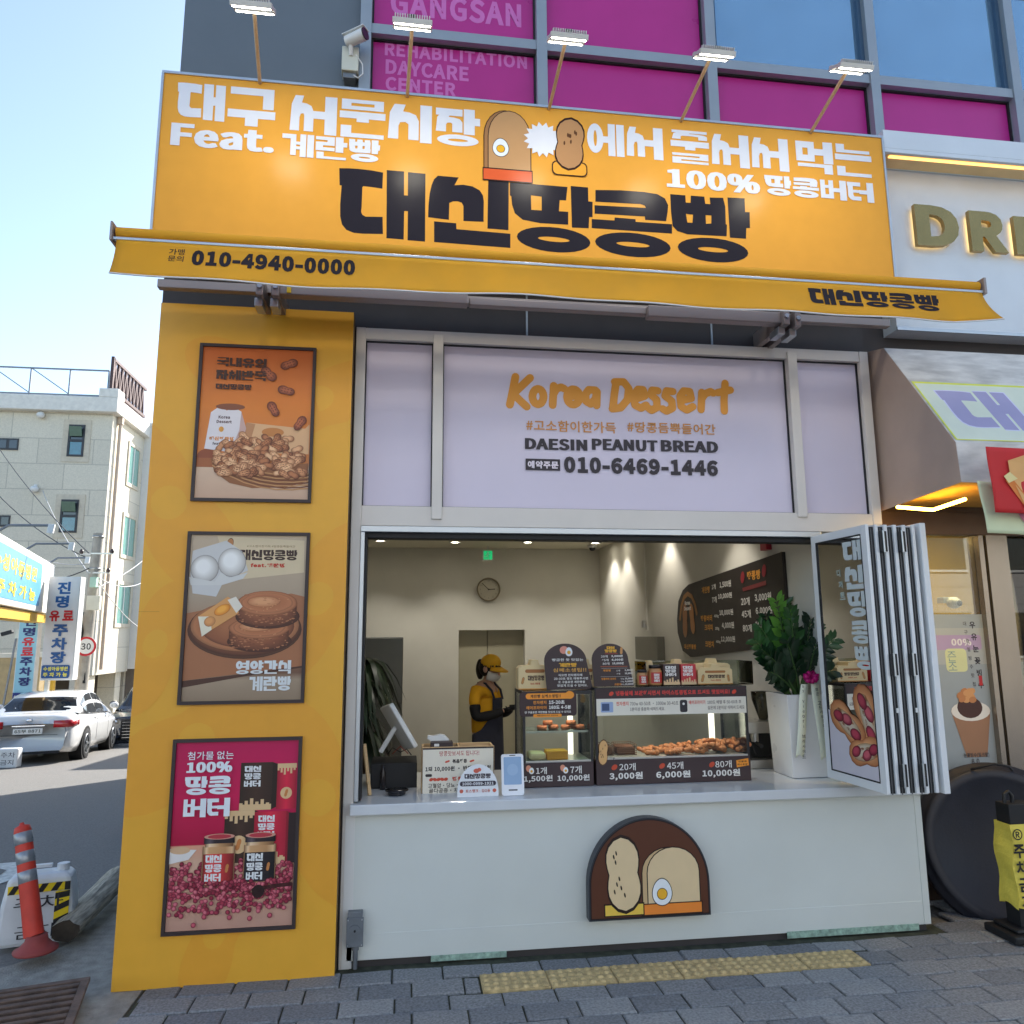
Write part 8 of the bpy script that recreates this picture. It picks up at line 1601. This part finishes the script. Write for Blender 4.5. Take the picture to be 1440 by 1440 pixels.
for k in range(nn_): ya_ = BYf-.2+(ydp-BYf)*k/nn_; yb_3 = BYf-.2+(ydp-BYf)*(k+1)/nn_; t.bar((bxr-.1, ya_, z0+.3), (bxr-.1, (ya_+yb_3)/2, z1+.3), .09, .09, brn); t.bar((bxr-.1, (ya_+yb_3)/2, z1+.3), (bxr-.1, yb_3, z0+.3), .09, .09, brn)
t.bar((bxr-.1, BYf-.2, z0+.2), (bxr-.1, BYf-.2, z1+.4), .12, .12, brn); t.build('roof_truss', bw2)
t = MB(); t.box(bxr-3, bxr+.9, ydp, ydp+4, zbot+.1, ztop+.5, mat('white_render', (226, 226, 222), .8, var=.03)); t.box(bxr-3.05, bxr+1.0, ydp-.05, ydp+4.1, ztop+.5, ztop+.7, mat('pale_coping')); t.box(bxr-3, bxr+.4, ydp+.3, ydp+3.6, -1.4, zbot+.1, mat('undercroft_wall')); t.build('stair_tower', bw2)
# further houses closing the view along the lane
for k, (x0, x1, y0, y1, h, c, lb) in enumerate(((-40, -26, 40, 50, 10, (190, 176, 160), 'tan house beyond the apartment block'), (-24, -13, 72, 82, 8, (206, 200, 190), 'pale house at the far end of the lane'), (-12.5, 4, 70, 80, 7, (196, 184, 170), 'beige house at the far end of the lane'))):
    hb_ = empty('far_house', ((x0+x1)/2, y0, -1.3), lb, 'building'); t = MB(); t.box(x0, x1, y0, y1, -1.4, h, panel_mat('house_wall', c, 1.6, .9)); t.build('wall', hb_); t = MB(); t.box(x0-.2, x1+.2, y0-.2, y1+.2, h, h+.3, mat('pale_coping')); t.build('roof', hb_)
    for a in range(3):
        for b_ in range(2): t = MB(); xx = x0+(x1-x0)*(a+.3)/3; t.box(xx, xx+1.3, y0-.04, y0-.001, .8+3*b_, 2.2+3*b_, dkgl); t.build('window', hb_)

# sunlit houses across the street, behind the viewer: they bounce light on the shop and show in its glass
for k, (x0, x1, h, c, lb) in enumerate(((-22, -4.5, 9.5, (226, 228, 230), 'cream shop house across the street, behind the viewer'), (-4, 9, 11.5, (220, 226, 230), 'pale grey shop house across the street, behind the viewer'), (9.5, 24, 8.5, (206, 202, 196), 'tan brick shop house across the street, behind the viewer'))):
    hb_ = empty('street_house', ((x0+x1)/2, -14, 0), lb, 'building'); t = MB(); t.box(x0, x1, -24, -14, -.2, h, panel_mat('street_wall_%d' % k, c, 1.2, .6)); t.build('wall', hb_); t = MB(); t.box(x0-.2, x1+.2, -24.2, -13.8, h, h+.35, mat('pale_coping')); t.build('roof', hb_)
    for fl in range(3):
        if 1.2+3*fl+1.5 < h:
            nb_ = int((x1-x0)/2.6)
            for i in range(nb_):
                xx = x0+.6+(x1-x0-1.2)*i/nb_; t = MB(); t.box(xx, xx+1.5, -14, -13.96, 1.0+3*fl, 2.5+3*fl, dkgl); t.box(xx-.06, xx+1.56, -14, -13.93, .92+3*fl, 1.0+3*fl, white); t.build('window', hb_)

hb_ = empty('lane_shade_house', (3, 23.2, -1), 'unseen low house added behind the shop block to shade the lane', 'building'); t = MB(); t.box(-1.53, 11, 23.2, 31, -1.4, 5.0, panel_mat('lane_wall', (196, 190, 180), 1.4, .7)); t.build('wall', hb_); t = MB(); t.box(-1.6, 11.1, 23.1, 31.1, 5.0, 5.15, mat('pale_coping')); t.build('roof', hb_)  # unseen house, placed and sized so its shadow falls on the lane
for i in range(3): t = MB(); yy_ = 24+2.3*i; t.box(-1.57, -1.531, yy_, yy_+1.3, 1.2, 2.5, dkgl); t.build('window', hb_)
